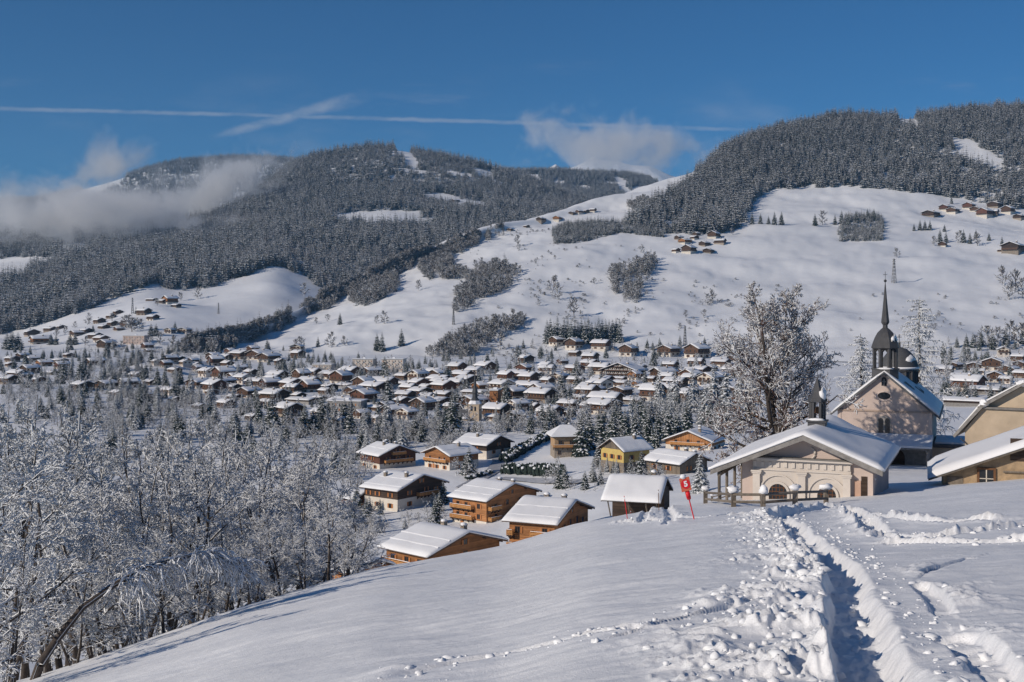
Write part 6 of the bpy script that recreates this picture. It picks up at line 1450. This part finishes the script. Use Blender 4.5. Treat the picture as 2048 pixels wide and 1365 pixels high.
# ------------------------------------------------------------------ village trees, fence, marker and small things
def px_tree(key, px, py, hpx, label, group, name, R, base_h, wide=1.0, parts=True, cat='tree'):
    p = hit(px, py)
    if p is None: return
    h = hpx*p.y/F; s = h/base_h
    place_tree(key, p-Vector((0, 0, .1)), (s*wide, s*wide, s), R.random()*6.28, name, label, group, cat, parts)
def single_trees():
    R = random.Random(17)
    def grp(zone, group, name, kinds, items, base_h, parts, wide=1.0, desc='snowy spruce', cat='tree'):
        items = sorted(items)
        for n, it in enumerate(items):
            key = kinds[n % len(kinds)]
            px_tree(key, it[0], it[1], it[2], '%s, %s %s' % (desc, ordinal(n, len(items)), zone), group, name, R, base_h, it[3] if len(it) > 3 else wide, parts, cat)
    SM = ['spruce_mid0', 'spruce_mid1', 'spruce_mid2']; FM = ['frost_mid0', 'frost_mid1']; SF = ['spruce_far0', 'spruce_far1', 'spruce_far2']; BM = ['bare_mid0', 'bare_mid1', 'bare_mid2']; BF = ['bare_far0', 'bare_far1', 'bare_far2']
    grp('of the big village spruces', 'large spruces in the village', 'spruce_tree', SM, [(905, 872, 92), (545, 866, 84), (1012, 818, 58), (776, 806, 56), (440, 776, 42), (610, 872, 66), (668, 864, 52), (700, 868, 62), (722, 908, 60), (812, 750, 34), (1140, 806, 42), (890, 845, 40), (1060, 868, 46), (840, 862, 36), (570, 850, 46), (1202, 770, 30), (1288, 798, 44), (330, 772, 40), (288, 800, 44), (950, 872, 40), (1094, 880, 52), (760, 860, 40), (420, 836, 44), (470, 862, 46), (345, 838, 40), (642, 858, 46), (240, 806, 34), (120, 796, 34)], 15, True)
    grp('of those behind the yellow chalet', 'dark spruces behind the near chalets', 'spruce_tree', SM, [(1163, 914, 98, 1.0), (1180, 900, 80), (1203, 886, 76), (1226, 890, 80), (1250, 882, 70), (1272, 892, 80), (1297, 884, 72), (1318, 880, 66), (1338, 886, 76), (1355, 876, 66), (1290, 866, 66), (1240, 866, 60), (1374, 862, 64), (1475, 866, 66), (1500, 850, 70), (1312, 898, 56)], 15, True)
    grp('of the group left of the tall bare tree', 'frosted conifers left of the tall tree', 'frosted_conifer', FM, [(1318, 812, 80), (1350, 820, 86), (1385, 818, 84), (1428, 812, 92), (1452, 826, 100), (1410, 850, 92), (1480, 812, 80), (1340, 850, 66), (1438, 866, 66), (1300, 840, 60)], 15, True, desc='tall white frosted conifer')
    grp('in the chalet gardens', 'garden conifers among the near chalets', 'garden_conifer', SM+FM, [(886, 1008, 50), (871, 1048, 58), (1012, 900, 30), (1130, 978, 52), (1170, 980, 40), (1400, 985, 82, 1.35), (1283, 955, 56), (1214, 945, 32), (1233, 950, 34), (1260, 950, 36), (1188, 966, 26), (1087, 1014, 26), (760, 1030, 34), (1305, 962, 34)], 15, True, 1.15, desc='snow-covered garden conifer')
    grp('of the stand above the row of chalets', 'dark spruce stand on the slope', 'spruce_tree', SM, [(1094+i*6.9, 688-0.2*i+R.uniform(-3, 3), R.uniform(44, 56)) for i in range(22)], 15, True, .9, desc='tall dark spruce')
    grp('on the lower snow slope', 'single spruces on the slope', 'spruce_tree', SM, [(754, 702, 38), (764, 703, 40), (803, 692, 36), (680, 650, 26), (893, 690, 16), (992, 541, 18), (948, 568, 22), (962, 575, 24), (1003, 538, 16), (636, 694, 22), (1237, 560, 18), (1272, 545, 14)], 15, False)
    grp('on the upper right meadow', 'spruces on the upper right meadow', 'spruce_tree', SM, [(1504, 449, 26), (1521, 448, 22), (1537, 449, 18), (1549, 450, 28), (1563, 450, 28), (1630, 452, 26), (1670, 450, 22), (1683, 448, 28), (1697, 452, 24), (1712, 446, 26), (1735, 442, 26), (1748, 442, 26), (1828, 462, 16), (1840, 461, 22), (1850, 461, 22), (1860, 461, 22), (1889, 464, 16), (1903, 408, 16), (1880, 484, 26), (1892, 486, 24), (1927, 486, 28), (1940, 488, 24), (1952, 476, 18), (1978, 482, 18), (2004, 492, 20)], 15, False)
    grp('standing alone on the slope', 'single bare trees on the slope', 'bare_tree', BF, [(1035, 492, 22), (1037, 502, 14), (1105, 585, 34), (1116, 600, 30), (1148, 632, 38), (1077, 612, 14), (1188, 569, 14), (1286, 507, 13), (836, 582, 22), (633, 648, 13), (656, 644, 16), (768, 648, 26), (752, 648, 18), (662, 696, 32), (690, 692, 20), (590, 700, 22), (604, 698, 26), (1795, 516, 20), (1645, 450, 28), (1408, 636, 18), (1372, 636, 16), (1425, 606, 26), (1415, 610, 22), (1000, 700, 36), (1028, 728, 30), (608, 592, 26), (1110, 520, 10), (1465, 470, 14)], 9, False, desc='small bare tree')
    grp('at the right edge of the slope', 'bare trees at the right edge', 'bare_tree', BF, [(2008, 572, 40), (2030, 584, 44), (2018, 600, 34), (2045, 596, 40), (1975, 694, 44), (1996, 690, 36), (2020, 688, 46), (2036, 694, 50), (1952, 696, 26), (1916, 486, 26), (1868, 492, 20), (1955, 492, 26)], 9, False, desc='greyish bare tree')
    grp('behind the houses at far right', 'conifers behind the right-hand houses', 'spruce_tree', SM, [(1933, 694, 28), (1946, 696, 32), (1962, 692, 32), (1986, 700, 36), (2012, 690, 36), (1885, 716, 26), (1900, 720, 30), (2046, 688, 40)], 15, False)
    grp('by the left spur hamlet', 'dark trees by the left hamlet', 'spruce_tree', SM, [(14, 698, 34, 1.6), (24, 700, 40, 1.6), (36, 700, 36, 1.6), (102, 690, 24, 1.4), (112, 690, 22, 1.4), (140, 690, 24, 1.4), (150, 690, 26, 1.4), (186, 664, 16), (272, 628, 16), (350, 662, 20, 1.3), (302, 672, 26, 1.3), (312, 672, 26, 1.3), (104, 714, 16), (88, 714, 16), (152, 716, 16), (130, 730, 16)], 15, False)
    grp('around the left spur hamlet', 'bare trees of the left spur', 'bare_tree', BF, [(150, 657, 14), (178, 642, 16), (249, 660, 30, 1.5), (264, 664, 30, 1.5), (280, 662, 24, 1.3), (225, 642, 16), (170, 692, 20), (315, 612, 16), (362, 602, 18), (396, 598, 24), (228, 704, 22), (244, 704, 22), (130, 670, 18), (112, 674, 18), (175, 650, 14, 1.6), (320, 690, 26), (300, 690, 22), (345, 696, 26)], 9, False, desc='bare frosted tree')
    # frosted garden trees of the village, kept off the houses
    H = np.array(HOUSES); T = []
    polys = [[(380, 742), (820, 732), (1000, 742), (1450, 720), (1480, 860), (1180, 868), (640, 872), (380, 800)], [(1880, 720), (2048, 712), (2048, 800), (1880, 800)], [(0, 720), (330, 700), (380, 770), (0, 786)]]
    tries = 0
    while len(T) < 290 and tries < 6000:
        tries += 1; pl = polys[R.choices([0, 1, 2], [8, 1, 2])[0]]; a = np.array(pl); px, py = R.uniform(a[:, 0].min(), a[:, 0].max()), R.uniform(a[:, 1].min(), a[:, 1].max())
        if not inpoly(np.array([px]), np.array([py]), pl)[0]: continue
        p = hit(px, py)
        if p is None or p.y < 250: continue
        if (np.hypot(H[:, 0]-p.x, H[:, 1]-p.y) < H[:, 2]).any(): continue
        front = (np.abs(H[:, 0]-p.x) < H[:, 2]*.8) & (H[:, 1] > p.y) & (H[:, 1]-p.y < 60)
        if front.any() and R.random() < .7: continue
        T.append((px, py, p))
    T.sort(key=lambda t: t[0]); cols = {}
    for t in T: cols.setdefault((int(t[0]//120), int((t[1]-690)//45)), []).append(t)
    AREA = {0: 'at the far left', 1: 'left of the snowy knoll', 2: 'around the knoll', 3: 'below the left spur', 4: 'left of the left big spruce', 5: 'near the long flat building', 6: 'below the white apartment blocks', 7: 'around the village church tower', 8: 'right of the church tower', 9: 'below the dark spruce stand', 10: 'around the dark hotel', 11: 'right of the dark hotel', 12: 'behind the tall bare tree', 15: 'right of the church spire', 16: 'right of the church dome', 17: 'at the far right'}
    LV = {0: 'back row', 1: 'middle row', 2: 'front row', 3: 'nearest row'}
    for (c, r), ts in sorted(cols.items()):
        for n, (px, py, p) in enumerate(ts):
            con = R.random() < .24; key = R.choice(SM+FM if con else BM); h = R.uniform(7, 13) if not con else R.uniform(9, 17); s = h/(15 if con else 10)
            place_tree(key, p-Vector((0, 0, .2)), (s*R.uniform(.9, 1.2),)*2+(s,), R.random()*6.28, 'garden_spruce' if con else 'frosted_tree',
                       '%s, %s in the %s %s' % ('snowy spruce' if con else 'frosted bare tree', ordinal(n, len(ts)), LV.get(r, 'near row'), AREA.get(c, 'in the village')), 'trees between the village houses', 'tree', False)
single_trees()
def thickets():
    R = random.Random(8); r = np.random.default_rng(8); H = np.array(HOUSES)
    polys = [([(250, 795), (420, 795), (560, 815), (690, 850), (750, 872), (745, 960), (690, 970), (600, 920), (450, 890), (250, 860)], 420), ([(730, 862), (830, 852), (1000, 862), (1010, 880), (900, 905), (820, 900), (735, 888)], 190),
             ([(150, 845), (480, 862), (520, 935), (150, 935)], 200), ([(0, 775), (250, 775), (420, 800), (300, 850), (250, 870), (0, 850)], 420), ([(150, 745), (330, 700), (380, 690), (400, 712), (330, 735), (260, 775), (150, 772)], 170), ([(560, 735), (700, 742), (800, 748), (800, 760), (640, 768), (560, 752)], 120),
             ([(690, 960), (750, 1000), (790, 1060), (740, 1090), (690, 1050)], 46), ([(1080, 958), (1200, 962), (1205, 990), (1130, 985), (1080, 975)], 16), ([(860, 1010), (890, 1020), (890, 1050), (830, 1050)], 10), ([(1280, 935), (1330, 950), (1330, 975), (1280, 965)], 14), ([(900, 945), (960, 950), (950, 962), (905, 958)], 8), ([(800, 1030), (880, 1040), (890, 1062), (800, 1075)], 16), ([(1130, 880), (1290, 890), (1300, 870), (1150, 860)], 60), ([(1190, 925), (1300, 945), (1300, 962), (1190, 950)], 34), ([(1290, 700), (1480, 690), (1480, 720), (1300, 715)], 60), ([(960, 845), (1120, 845), (1120, 868), (980, 868)], 70)]
    village = [([(0, 700), (380, 690), (560, 700), (800, 735), (1050, 690), (1480, 690), (1490, 850), (1150, 862), (640, 872), (380, 820), (0, 790)], 1250), ([(1880, 690), (2048, 690), (2048, 800), (1880, 810)], 90)]
    P = []; S = []
    for pl, n in village:
        a = np.array(pl, float); k = 0; t = 0
        while k < n and t < n*10:
            t += 1; px, py = R.uniform(a[:, 0].min(), a[:, 0].max()), R.uniform(a[:, 1].min(), a[:, 1].max())
            if not inpoly(np.array([px]), np.array([py]), pl)[0]: continue
            p = hit(px, py)
            if p is None or p.y < 330 or (np.hypot(H[:, 0]-p.x, H[:, 1]-p.y) < H[:, 2]*.85).any(): continue
            fr = (np.abs(H[:, 0]-p.x) < H[:, 2]*.7) & (H[:, 1] > p.y) & (H[:, 1]-p.y < 45); k += 1
            s = R.uniform(.28, .55) if fr.any() else R.uniform(.4, .85)
            P.append(tuple(p)); S.append((s, s, s))
    scatter('village_shrubs', 'small frosted trees and dark conifers crowding the gaps between village roofs', np.array(P), np.array(S), ['bare_mid0', 'bare_mid1', 'bare_mid2', 'spruce_mid0', 'spruce_mid2', 'frost_mid1'], [2.5, 2.5, 2.5, 1.8, 1.8, 1], 6)
    P = []; S = []
    for pl, n in polys:
        a = np.array(pl, float); k = 0; t = 0
        while k < n and t < n*12:
            t += 1; px, py = R.uniform(a[:, 0].min(), a[:, 0].max()), R.uniform(a[:, 1].min(), a[:, 1].max())
            if not inpoly(np.array([px]), np.array([py]), pl)[0]: continue
            p = hit(px, py)
            if p is None: continue
            if (np.hypot(H[:, 0]-p.x, H[:, 1]-p.y) < H[:, 2]*.8).any(): continue
            k += 1; P.append(tuple(p)); s = R.uniform(.28, .78)*(1.0 if p.y > 330 else .6); S.append((s*1.25, s*1.25, s))
    scatter('frosted_thicket', 'grey-white frosted thickets of bare trees around the village', np.array(P), np.array(S), ['bare_mid0', 'bare_mid1', 'bare_mid2', 'spruce_mid1', 'frost_mid0', 'spruce_mid0'], [6, 6, 6, .7, 1.2, .6], 5)
thickets()
def lane(pts_px, w, label):
    pts = []
    for a, b in zip(pts_px[:-1], pts_px[1:]):
        for k in range(12): pts.append(hit(a[0]+(b[0]-a[0])*k/12, a[1]+(b[1]-a[1])*k/12))
    V = []; 
    for i, p in enumerate(pts):
        t = pts[min(i+1, len(pts)-1)]-pts[max(i-1, 0)]; n = Vector((-t.y, t.x, 0)).normalized()
        for s_ in (-1, -.33, .33, 1):
            q = p+n*(w/2*s_); V.append((q.x, q.y, ground(q.x, q.y)+.35))
    Fq = [(i*4+j, i*4+j+1, i*4+j+5, i*4+j+4) for i in range(len(pts)-1) for j in range(3)]
    o = link_mesh('lane', np_mesh('lane', np.array(V), np.array(Fq), LANE, smooth=True)); tag(o, label, kind='structure')
LANE = pmat('packed_snow', (.34, .35, .38), .8, .25, .6, .4, 3)
lane([(925, 978), (955, 962), (985, 946), (1000, 925), (990, 905)], 5, 'ploughed lane beside the balconied chalets')
lane([(1000, 958), (1080, 964), (1160, 966), (1250, 960)], 4.5, 'ploughed lane below the hedge')
def hedge(pts_px, w, h, label, seed):
    """clipped hedge thick with snow: leafy body with ragged snow lumps on it"""
    R = random.Random(seed); pts = [hit(*p) for p in pts_px]; o = empty('hedge', pts[0]); b = MB(); s = MB(); n = 0
    for a, c in zip(pts[:-1], pts[1:]):
        L = (c-a).length; k = int(L/.9)
        for i in range(k):
            q = a.lerp(c, (i+R.random()*.5)/k)-pts[0]
            for _ in range(2):
                e = q+Vector((R.uniform(-w/2, w/2), R.uniform(-w/2, w/2), h*R.uniform(.3, .6))); n += 1
                b.blob(e, (R.uniform(.6, 1.0), R.uniform(.6, 1.0), h*.5), n, 6, 4, .45)
            for _ in range(3):
                e = q+Vector((R.uniform(-w*.6, w*.6), R.uniform(-w*.6, w*.6), h*R.uniform(.6, 1.0))); n += 1
                s.blob(e, (R.uniform(.3, .7), R.uniform(.3, .7), R.uniform(.15, .4)), n, 6, 4, .45)
    b.build('foliage', NEEDLE, o); s.build('snow', SNOW_TREE, o); tag(o, label, 'hedge')
hedge([(1010, 926), (1050, 903), (1092, 880)], 3.2, 3.0, 'thick diagonal hedge loaded with snow beside the tan house', 3)
hedge([(1008, 948), (1060, 950), (1122, 952)], 2.2, 3.2, 'dark snow-flecked hedge running along the lane', 4)
hedge([(938, 962), (965, 954), (985, 948)], 1.5, 1.4, 'low snowy hedge right of the gabled orange chalet', 5)

# --- timber fence in front of the chapel, each post with a cap of snow
def fence():
    back = [(1424, 984), (1441, 980), (1459, 977), (1471, 974), (1520, 984), (1577, 986), (1632, 988), (1688, 990), (1745, 992)]
    front = [(1411, 1006), (1467, 1009), (1526, 1010), (1590, 1008), (1652, 1003)]
    def run(items, label, hp):
        pts = []
        for px, py in items:
            w = near_hit(px, py); pts.append(Vector((w[0], w[1], ground(*w)+float(snow_detail(np.array([w[0]]), np.array([w[1]]))[0]))))
        o = empty('timber_fence', pts[0])
        for k, p in enumerate(pts):
            q = p-pts[0]; m = MB(); t = .105; m.box(q.x-t, q.x+t, q.y-t, q.y+t, q.z-.5, q.z+hp); po = m.build('post', W_FENCE, o)
            R = random.Random(k+int(px)); m = MB(); m.blob((q.x, q.y, q.z+hp+.10), (R.uniform(.16, .36), R.uniform(.16, .26), R.uniform(.11, .22)), k, 9, 6, .34); m.build('snow_cap', SNOW_ROOF, po, True)
        for a, b in zip(pts[:-1], pts[1:]):
            for z in ((hp-.14,) if hp < .7 else (hp-.12, hp-.48)):
                m = MB(); m.tube([a-pts[0]+Vector((0, -.1, z)), b-pts[0]+Vector((0, -.1, z))], .07, 6); m.build('rail', W_FENCE, o)
        tag(o, label, 'fence')
    run(front, 'nearer weathered timber fence with snow-capped posts before the chapel', .74)
    run(back[3:], 'farther weathered timber fence rail along the chapel front', .80)
    run(back[:4]+[(1500, 982)][:0], 'short weathered fence run by the chapel porch posts', .80)
fence()
# --- red piste marker
RED = pmat('marker_red', (0.62, 0.015, 0.025), .45, .06, 3)
ORANGE_RED = pmat('marker_board', (0.55, 0.13, 0.07), .55, .1, 3)
WHITE = pmat('marker_white', (0.8, 0.8, 0.8), .6, .03, 3)
def marker():
    w = near_hit(1388, 1038); b = Vector((w[0], w[1], ground(*w)))
    o = empty('piste_marker', b); o.rotation_euler = (0, math.radians(-14), 0); d = w[1]; s = d/F
    H = 64*s/math.cos(math.radians(14))
    m = MB(); m.tube([(0, 0, -.5), (0, 0, H)], .022, 8); m.build('pole', RED, o)
    m = MB(); m.lathe([(.07, 40*s), (.085, 44*s), (.085, 57*s), (.075, 58*s)], 10); m.box(-.075, .075, -.09, .03, 44*s, 56*s); m.build('sleeve', RED, o, True)
    bw, bh, z0 = 20*s, 27*s, 58*s
    m = MB(); m.prism([(-bw/2-.02, z0), (bw/2-.02, z0), (bw/2, z0+bh), (-bw/2, z0+bh)], -.10, -.06, 'y'); bd = m.build('board', ORANGE_RED, o)
    m = MB(); m.lathe([(9.3*s, -.004), (9.3*s, .004)], 28); di = m.build('disc', RED, bd); di.rotation_euler.x = math.pi/2; di.location = (0, -.106, z0+bh*.53)
    cu = bpy.data.curves.new('numeral', 'FONT'); cu.body = '5'; cu.size = 15*s; cu.extrude = .003; cu.offset = .012; cu.align_x = 'CENTER'; cu.align_y = 'CENTER'
    tmp = bpy.data.objects.new('tmp', cu); COL.objects.link(tmp); bpy.context.view_layer.update()
    me = bpy.data.meshes.new_from_object(tmp.evaluated_get(bpy.context.evaluated_depsgraph_get())); bpy.data.objects.remove(tmp)
    me.materials.clear(); me.materials.append(WHITE); n = link_mesh('numeral', me, bd); n.rotation_euler.x = math.pi/2; n.location = (0, -.114, z0+bh*.53)
    m = MB(); m.blob((-.03, -.08, z0+bh+.05), (.11, .07, .09), 3, 9, 6, .15); m.build('snow_cap', SNOW_ROOF, bd, True)
    tag(o, 'leaning red piste marker with a white numeral on its disc', 'piste marker')
marker()
def stake(px, py, hp, label, lean, col):
    w = near_hit(px, py); s = w[1]/F; o = empty('snow_stake', (w[0], w[1], ground(*w))); o.rotation_euler = (0, lean, 0)
    m = MB(); m.tube([(0, 0, -.4), (0, 0, hp*s)], .018, 6); m.build('pole', col, o)
    m = MB(); m.tube([(0, 0, hp*s*.86), (0, 0, hp*s*.95)], .021, 6); m.build('band', WHITE, o); tag(o, label, 'stake', 'thin snow stakes')
stake(1255, 1040, 48, 'thin red snow stake before the open shelter', -.14, RED)
stake(1262, 1026, 30, 'shorter thin red stake behind the first one', -.02, RED)
stake(1318, 1024, 44, 'thin dark stake in front of the shelter roof', -.03, W_FRAME)
# --- lumps of snow thrown out of the trench
def snow_lumps():
    r = np.random.default_rng(4); R = random.Random(4)
    def ico():
        bm = bmesh.new(); bmesh.ops.create_icosphere(bm, subdivisions=2, radius=1); v = np.array([x.co[:] for x in bm.verts]); f = np.array([[q.index for q in p.verts] for p in bm.faces]); bm.free(); return v, f
    v0, f0 = ico(); PROT = []
    for k in range(14):
        q_ = v0*(1+.75*fbm(v0[:, 0]*1.3+k*5, v0[:, 1]*1.3+v0[:, 2]*1.7, 2, 500+k)[:, None]+.45*fbm(v0[:, 0]*3+k*5, v0[:, 2]*3+v0[:, 1]*2.1, 2, 520+k)[:, None]); q_[:, 2] = np.maximum(q_[:, 2], -.5); PROT.append(q_)
    Vs = []; Fs = []; b = 0
    q = PATHW[0][0]; n = 0
    for k in range(1700):
        i = int(len(q)*R.random()**1.0*.999); c = q[i]; t = q[min(i+1, len(q)-1)]-q[max(i-1, 0)]; t = t/(np.linalg.norm(t)+1e-9); nrm = np.array([-t[1], t[0]])
        left = R.random() < .72
        off = (0.28+abs(R.gauss(0, .55))) if left else -(0.42+abs(R.gauss(0, .32)))
        if R.random() < .12: off = R.uniform(-.2, .2)
        p = c+nrm*off+t*R.uniform(-.2, .2)
        s = (0.009+0.055*R.random()**4)*(1.0 if left else .8); 
        Vs.append((p[0], p[1], s)); n += 1
    for q, cnt in ((PATHW[1][0], 300), (PATHW[2][0], 200), (PATHW[3][0], 130), (PATHW[4][0], 100), (PATHW[5][0], 100), (PATHW[9][0], 60), (PATHW[10][0], 70), (PATHW[13][0], 100), (PATHW[7][0], 30), (PATHW[12][0], 40)):
        for k in range(cnt):
            c = q[int(len(q)*R.random()*.999)]; Vs.append((c[0]+R.gauss(0, .30), c[1]+R.gauss(0, .30), 0.010+.045*R.random()**3.5))
    A = np.array(Vs); z = ground_arr(A[:, 0], A[:, 1])+snow_detail(A[:, 0].copy(), A[:, 1].copy())
    out = []; ff = []
    for k in range(len(A)):
        s = A[k, 2]; sc = np.array([s*R.uniform(.8, 1.4), s*R.uniform(.8, 1.4), s*R.uniform(.6, 1.0)]); 
        a_ = R.random()*6.28; pv = PROT[k % 14]; pv = np.stack([pv[:, 0]*math.cos(a_)-pv[:, 1]*math.sin(a_), pv[:, 0]*math.sin(a_)+pv[:, 1]*math.cos(a_), pv[:, 2]], -1); out.append(pv*sc+np.array([A[k, 0], A[k, 1], z[k]-s*.05])); ff.append(f0+k*len(v0))
    o = link_mesh('snow_rubble', np_mesh('snow_rubble', np.concatenate(out), np.concatenate(ff), SNOW_TREE, smooth=False))
    tag(o, 'loose lumps of snow thrown up along the trodden trench', kind='stuff')
    # single larger snowballs lying on the smooth slope
    balls = [(1332, 1347, 6), (1430, 1342, 10), (1416, 1352, 8), (1452, 1322, 5), (1500, 1275, 7), (1462, 1254, 6), (1472, 1262, 6), (1412, 1248, 5), (1310, 1255, 5), (1488, 1178, 6), (1366, 1270, 4), (1540, 1290, 8), (1506, 1306, 8), (1530, 1302, 6), (1428, 1330, 4), (1555, 1150, 5), (1570, 1120, 5), (2006, 1340, 7)]
    for k, (px, py, rp) in enumerate(balls):
        w = near_hit(px, py); s = rp*w[1]/F; m = MB(); m.blob((0, 0, s*.5), (s*1.1, s*1.0, s*.85), k, 10, 7, .26); bl = m.build('snow_clump', SNOW_TREE, None, True); bl.location = (w[0], w[1], ground(*w)+float(snow_detail(np.array([w[0]]), np.array([w[1]]))[0]))
        tag(bl, 'lone clump of snow, %s of those left of the trench' % ordinal(sorted(b[0] for b in balls[:-1]).index(px), len(balls)-1) if px < 1900 else 'rounded clump of snow beside the footprints at lower right', 'snow clump', 'single snow clumps on the slope' if px < 1900 else None)
snow_lumps()
# ------------------------------------------------------------------ air: thin valley haze and the low clouds
def volume_mat(name, density, noise=None, aniso=0.3, col=(1, 1, 1)):
    m = bpy.data.materials.new(name); m.use_nodes = True; nt = m.node_tree; N = nt.nodes; L = nt.links; N.clear()
    out = N.new('ShaderNodeOutputMaterial'); pv = N.new('ShaderNodeVolumePrincipled')
    pv.inputs['Color'].default_value = (*col, 1); pv.inputs['Anisotropy'].default_value = aniso; pv.inputs['Density'].default_value = density
    if noise:
        sc, lo, hi, stretch = noise
        tc = N.new('ShaderNodeTexCoord'); mp = N.new('ShaderNodeMapping'); mp.inputs['Scale'].default_value = stretch; L.new(tc.outputs['Object'], mp.inputs[0])
        n = N.new('ShaderNodeTexNoise'); n.inputs['Scale'].default_value = sc; n.inputs['Detail'].default_value = 7; n.inputs['Roughness'].default_value = 0.58; n.inputs['Distortion'].default_value = 0.4; L.new(mp.outputs[0], n.inputs['Vector'])
        ln = N.new('ShaderNodeVectorMath'); ln.operation = 'LENGTH'; L.new(tc.outputs['Object'], ln.inputs[0])
        fall = N.new('ShaderNodeMapRange'); fall.inputs['From Min'].default_value = 0.15; fall.inputs['From Max'].default_value = 0.98; fall.inputs['To Min'].default_value = 0.0; fall.inputs['To Max'].default_value = -0.36
        L.new(ln.outputs['Value'], fall.inputs['Value'])
        ad = N.new('ShaderNodeMath'); ad.operation = 'ADD'; L.new(n.outputs[0], ad.inputs[0]); L.new(fall.outputs[0], ad.inputs[1])
        mr = N.new('ShaderNodeMapRange'); mr.interpolation_type = 'SMOOTHSTEP'; mr.inputs['From Min'].default_value = lo; mr.inputs['From Max'].default_value = hi; mr.inputs['To Max'].default_value = density
        L.new(ad.outputs[0], mr.inputs['Value']); L.new(mr.outputs[0], pv.inputs['Density'])
    L.new(pv.outputs[0], out.inputs['Volume'])
    return m
def cloud(px, py, d, wpx, hpx, dep, label, density, seed=0, rot=0, noise=(2.2, 0.30, 0.62)):
    mb = MB(); mb.blob((0, 0, 0), 1.0, seed, 24, 14, 0.02)
    o = mb.build('cloud', volume_mat('cloud_%d' % seed, density, (*noise, (wpx/hpx, dep/(hpx/F*d), 1)), 0.35), None, True)
    o.location = ((px-CX)/F*d, d, (HY-py)/F*d); o.scale = (wpx/F*d, dep, hpx/F*d); o.rotation_euler = (0, rot, seed*0.0)
    return tag(o, label, 'cloud', kind='stuff')
cloud(150, 430, 2750, 420, 100, 380, 'low bank of mist drifting across the left mountain', 0.032, 1, noise=(1.7, 0.30, 0.58))
cloud(430, 380, 3250, 235, 100, 260, 'pale mist wrapping the shoulder of the left mountain', 0.030, 2, rot=-0.3, noise=(1.9, 0.32, 0.60))
cloud(238, 322, 2950, 120, 150, 170, 'wisp of cloud rising above the mist on the left', 0.024, 3, rot=0.9, noise=(1.6, 0.36, 0.62))
cloud(1225, 296, 7300, 285, 105, 450, 'soft cloud hanging before the far white peaks', 0.016, 4, rot=0.15, noise=(1.6, 0.30, 0.60))
def haze():
    mb = MB(); mb.box(-6700, 6700, -60, 9750, -100, 1450)
    o = mb.build('haze', volume_mat('haze_air', HAZE, None, 0.2, (0.36, 0.66, 1.0)))
    tag(o, 'thin blue winter haze over the valley', kind='stuff')
HAZE = 0.000038
haze()
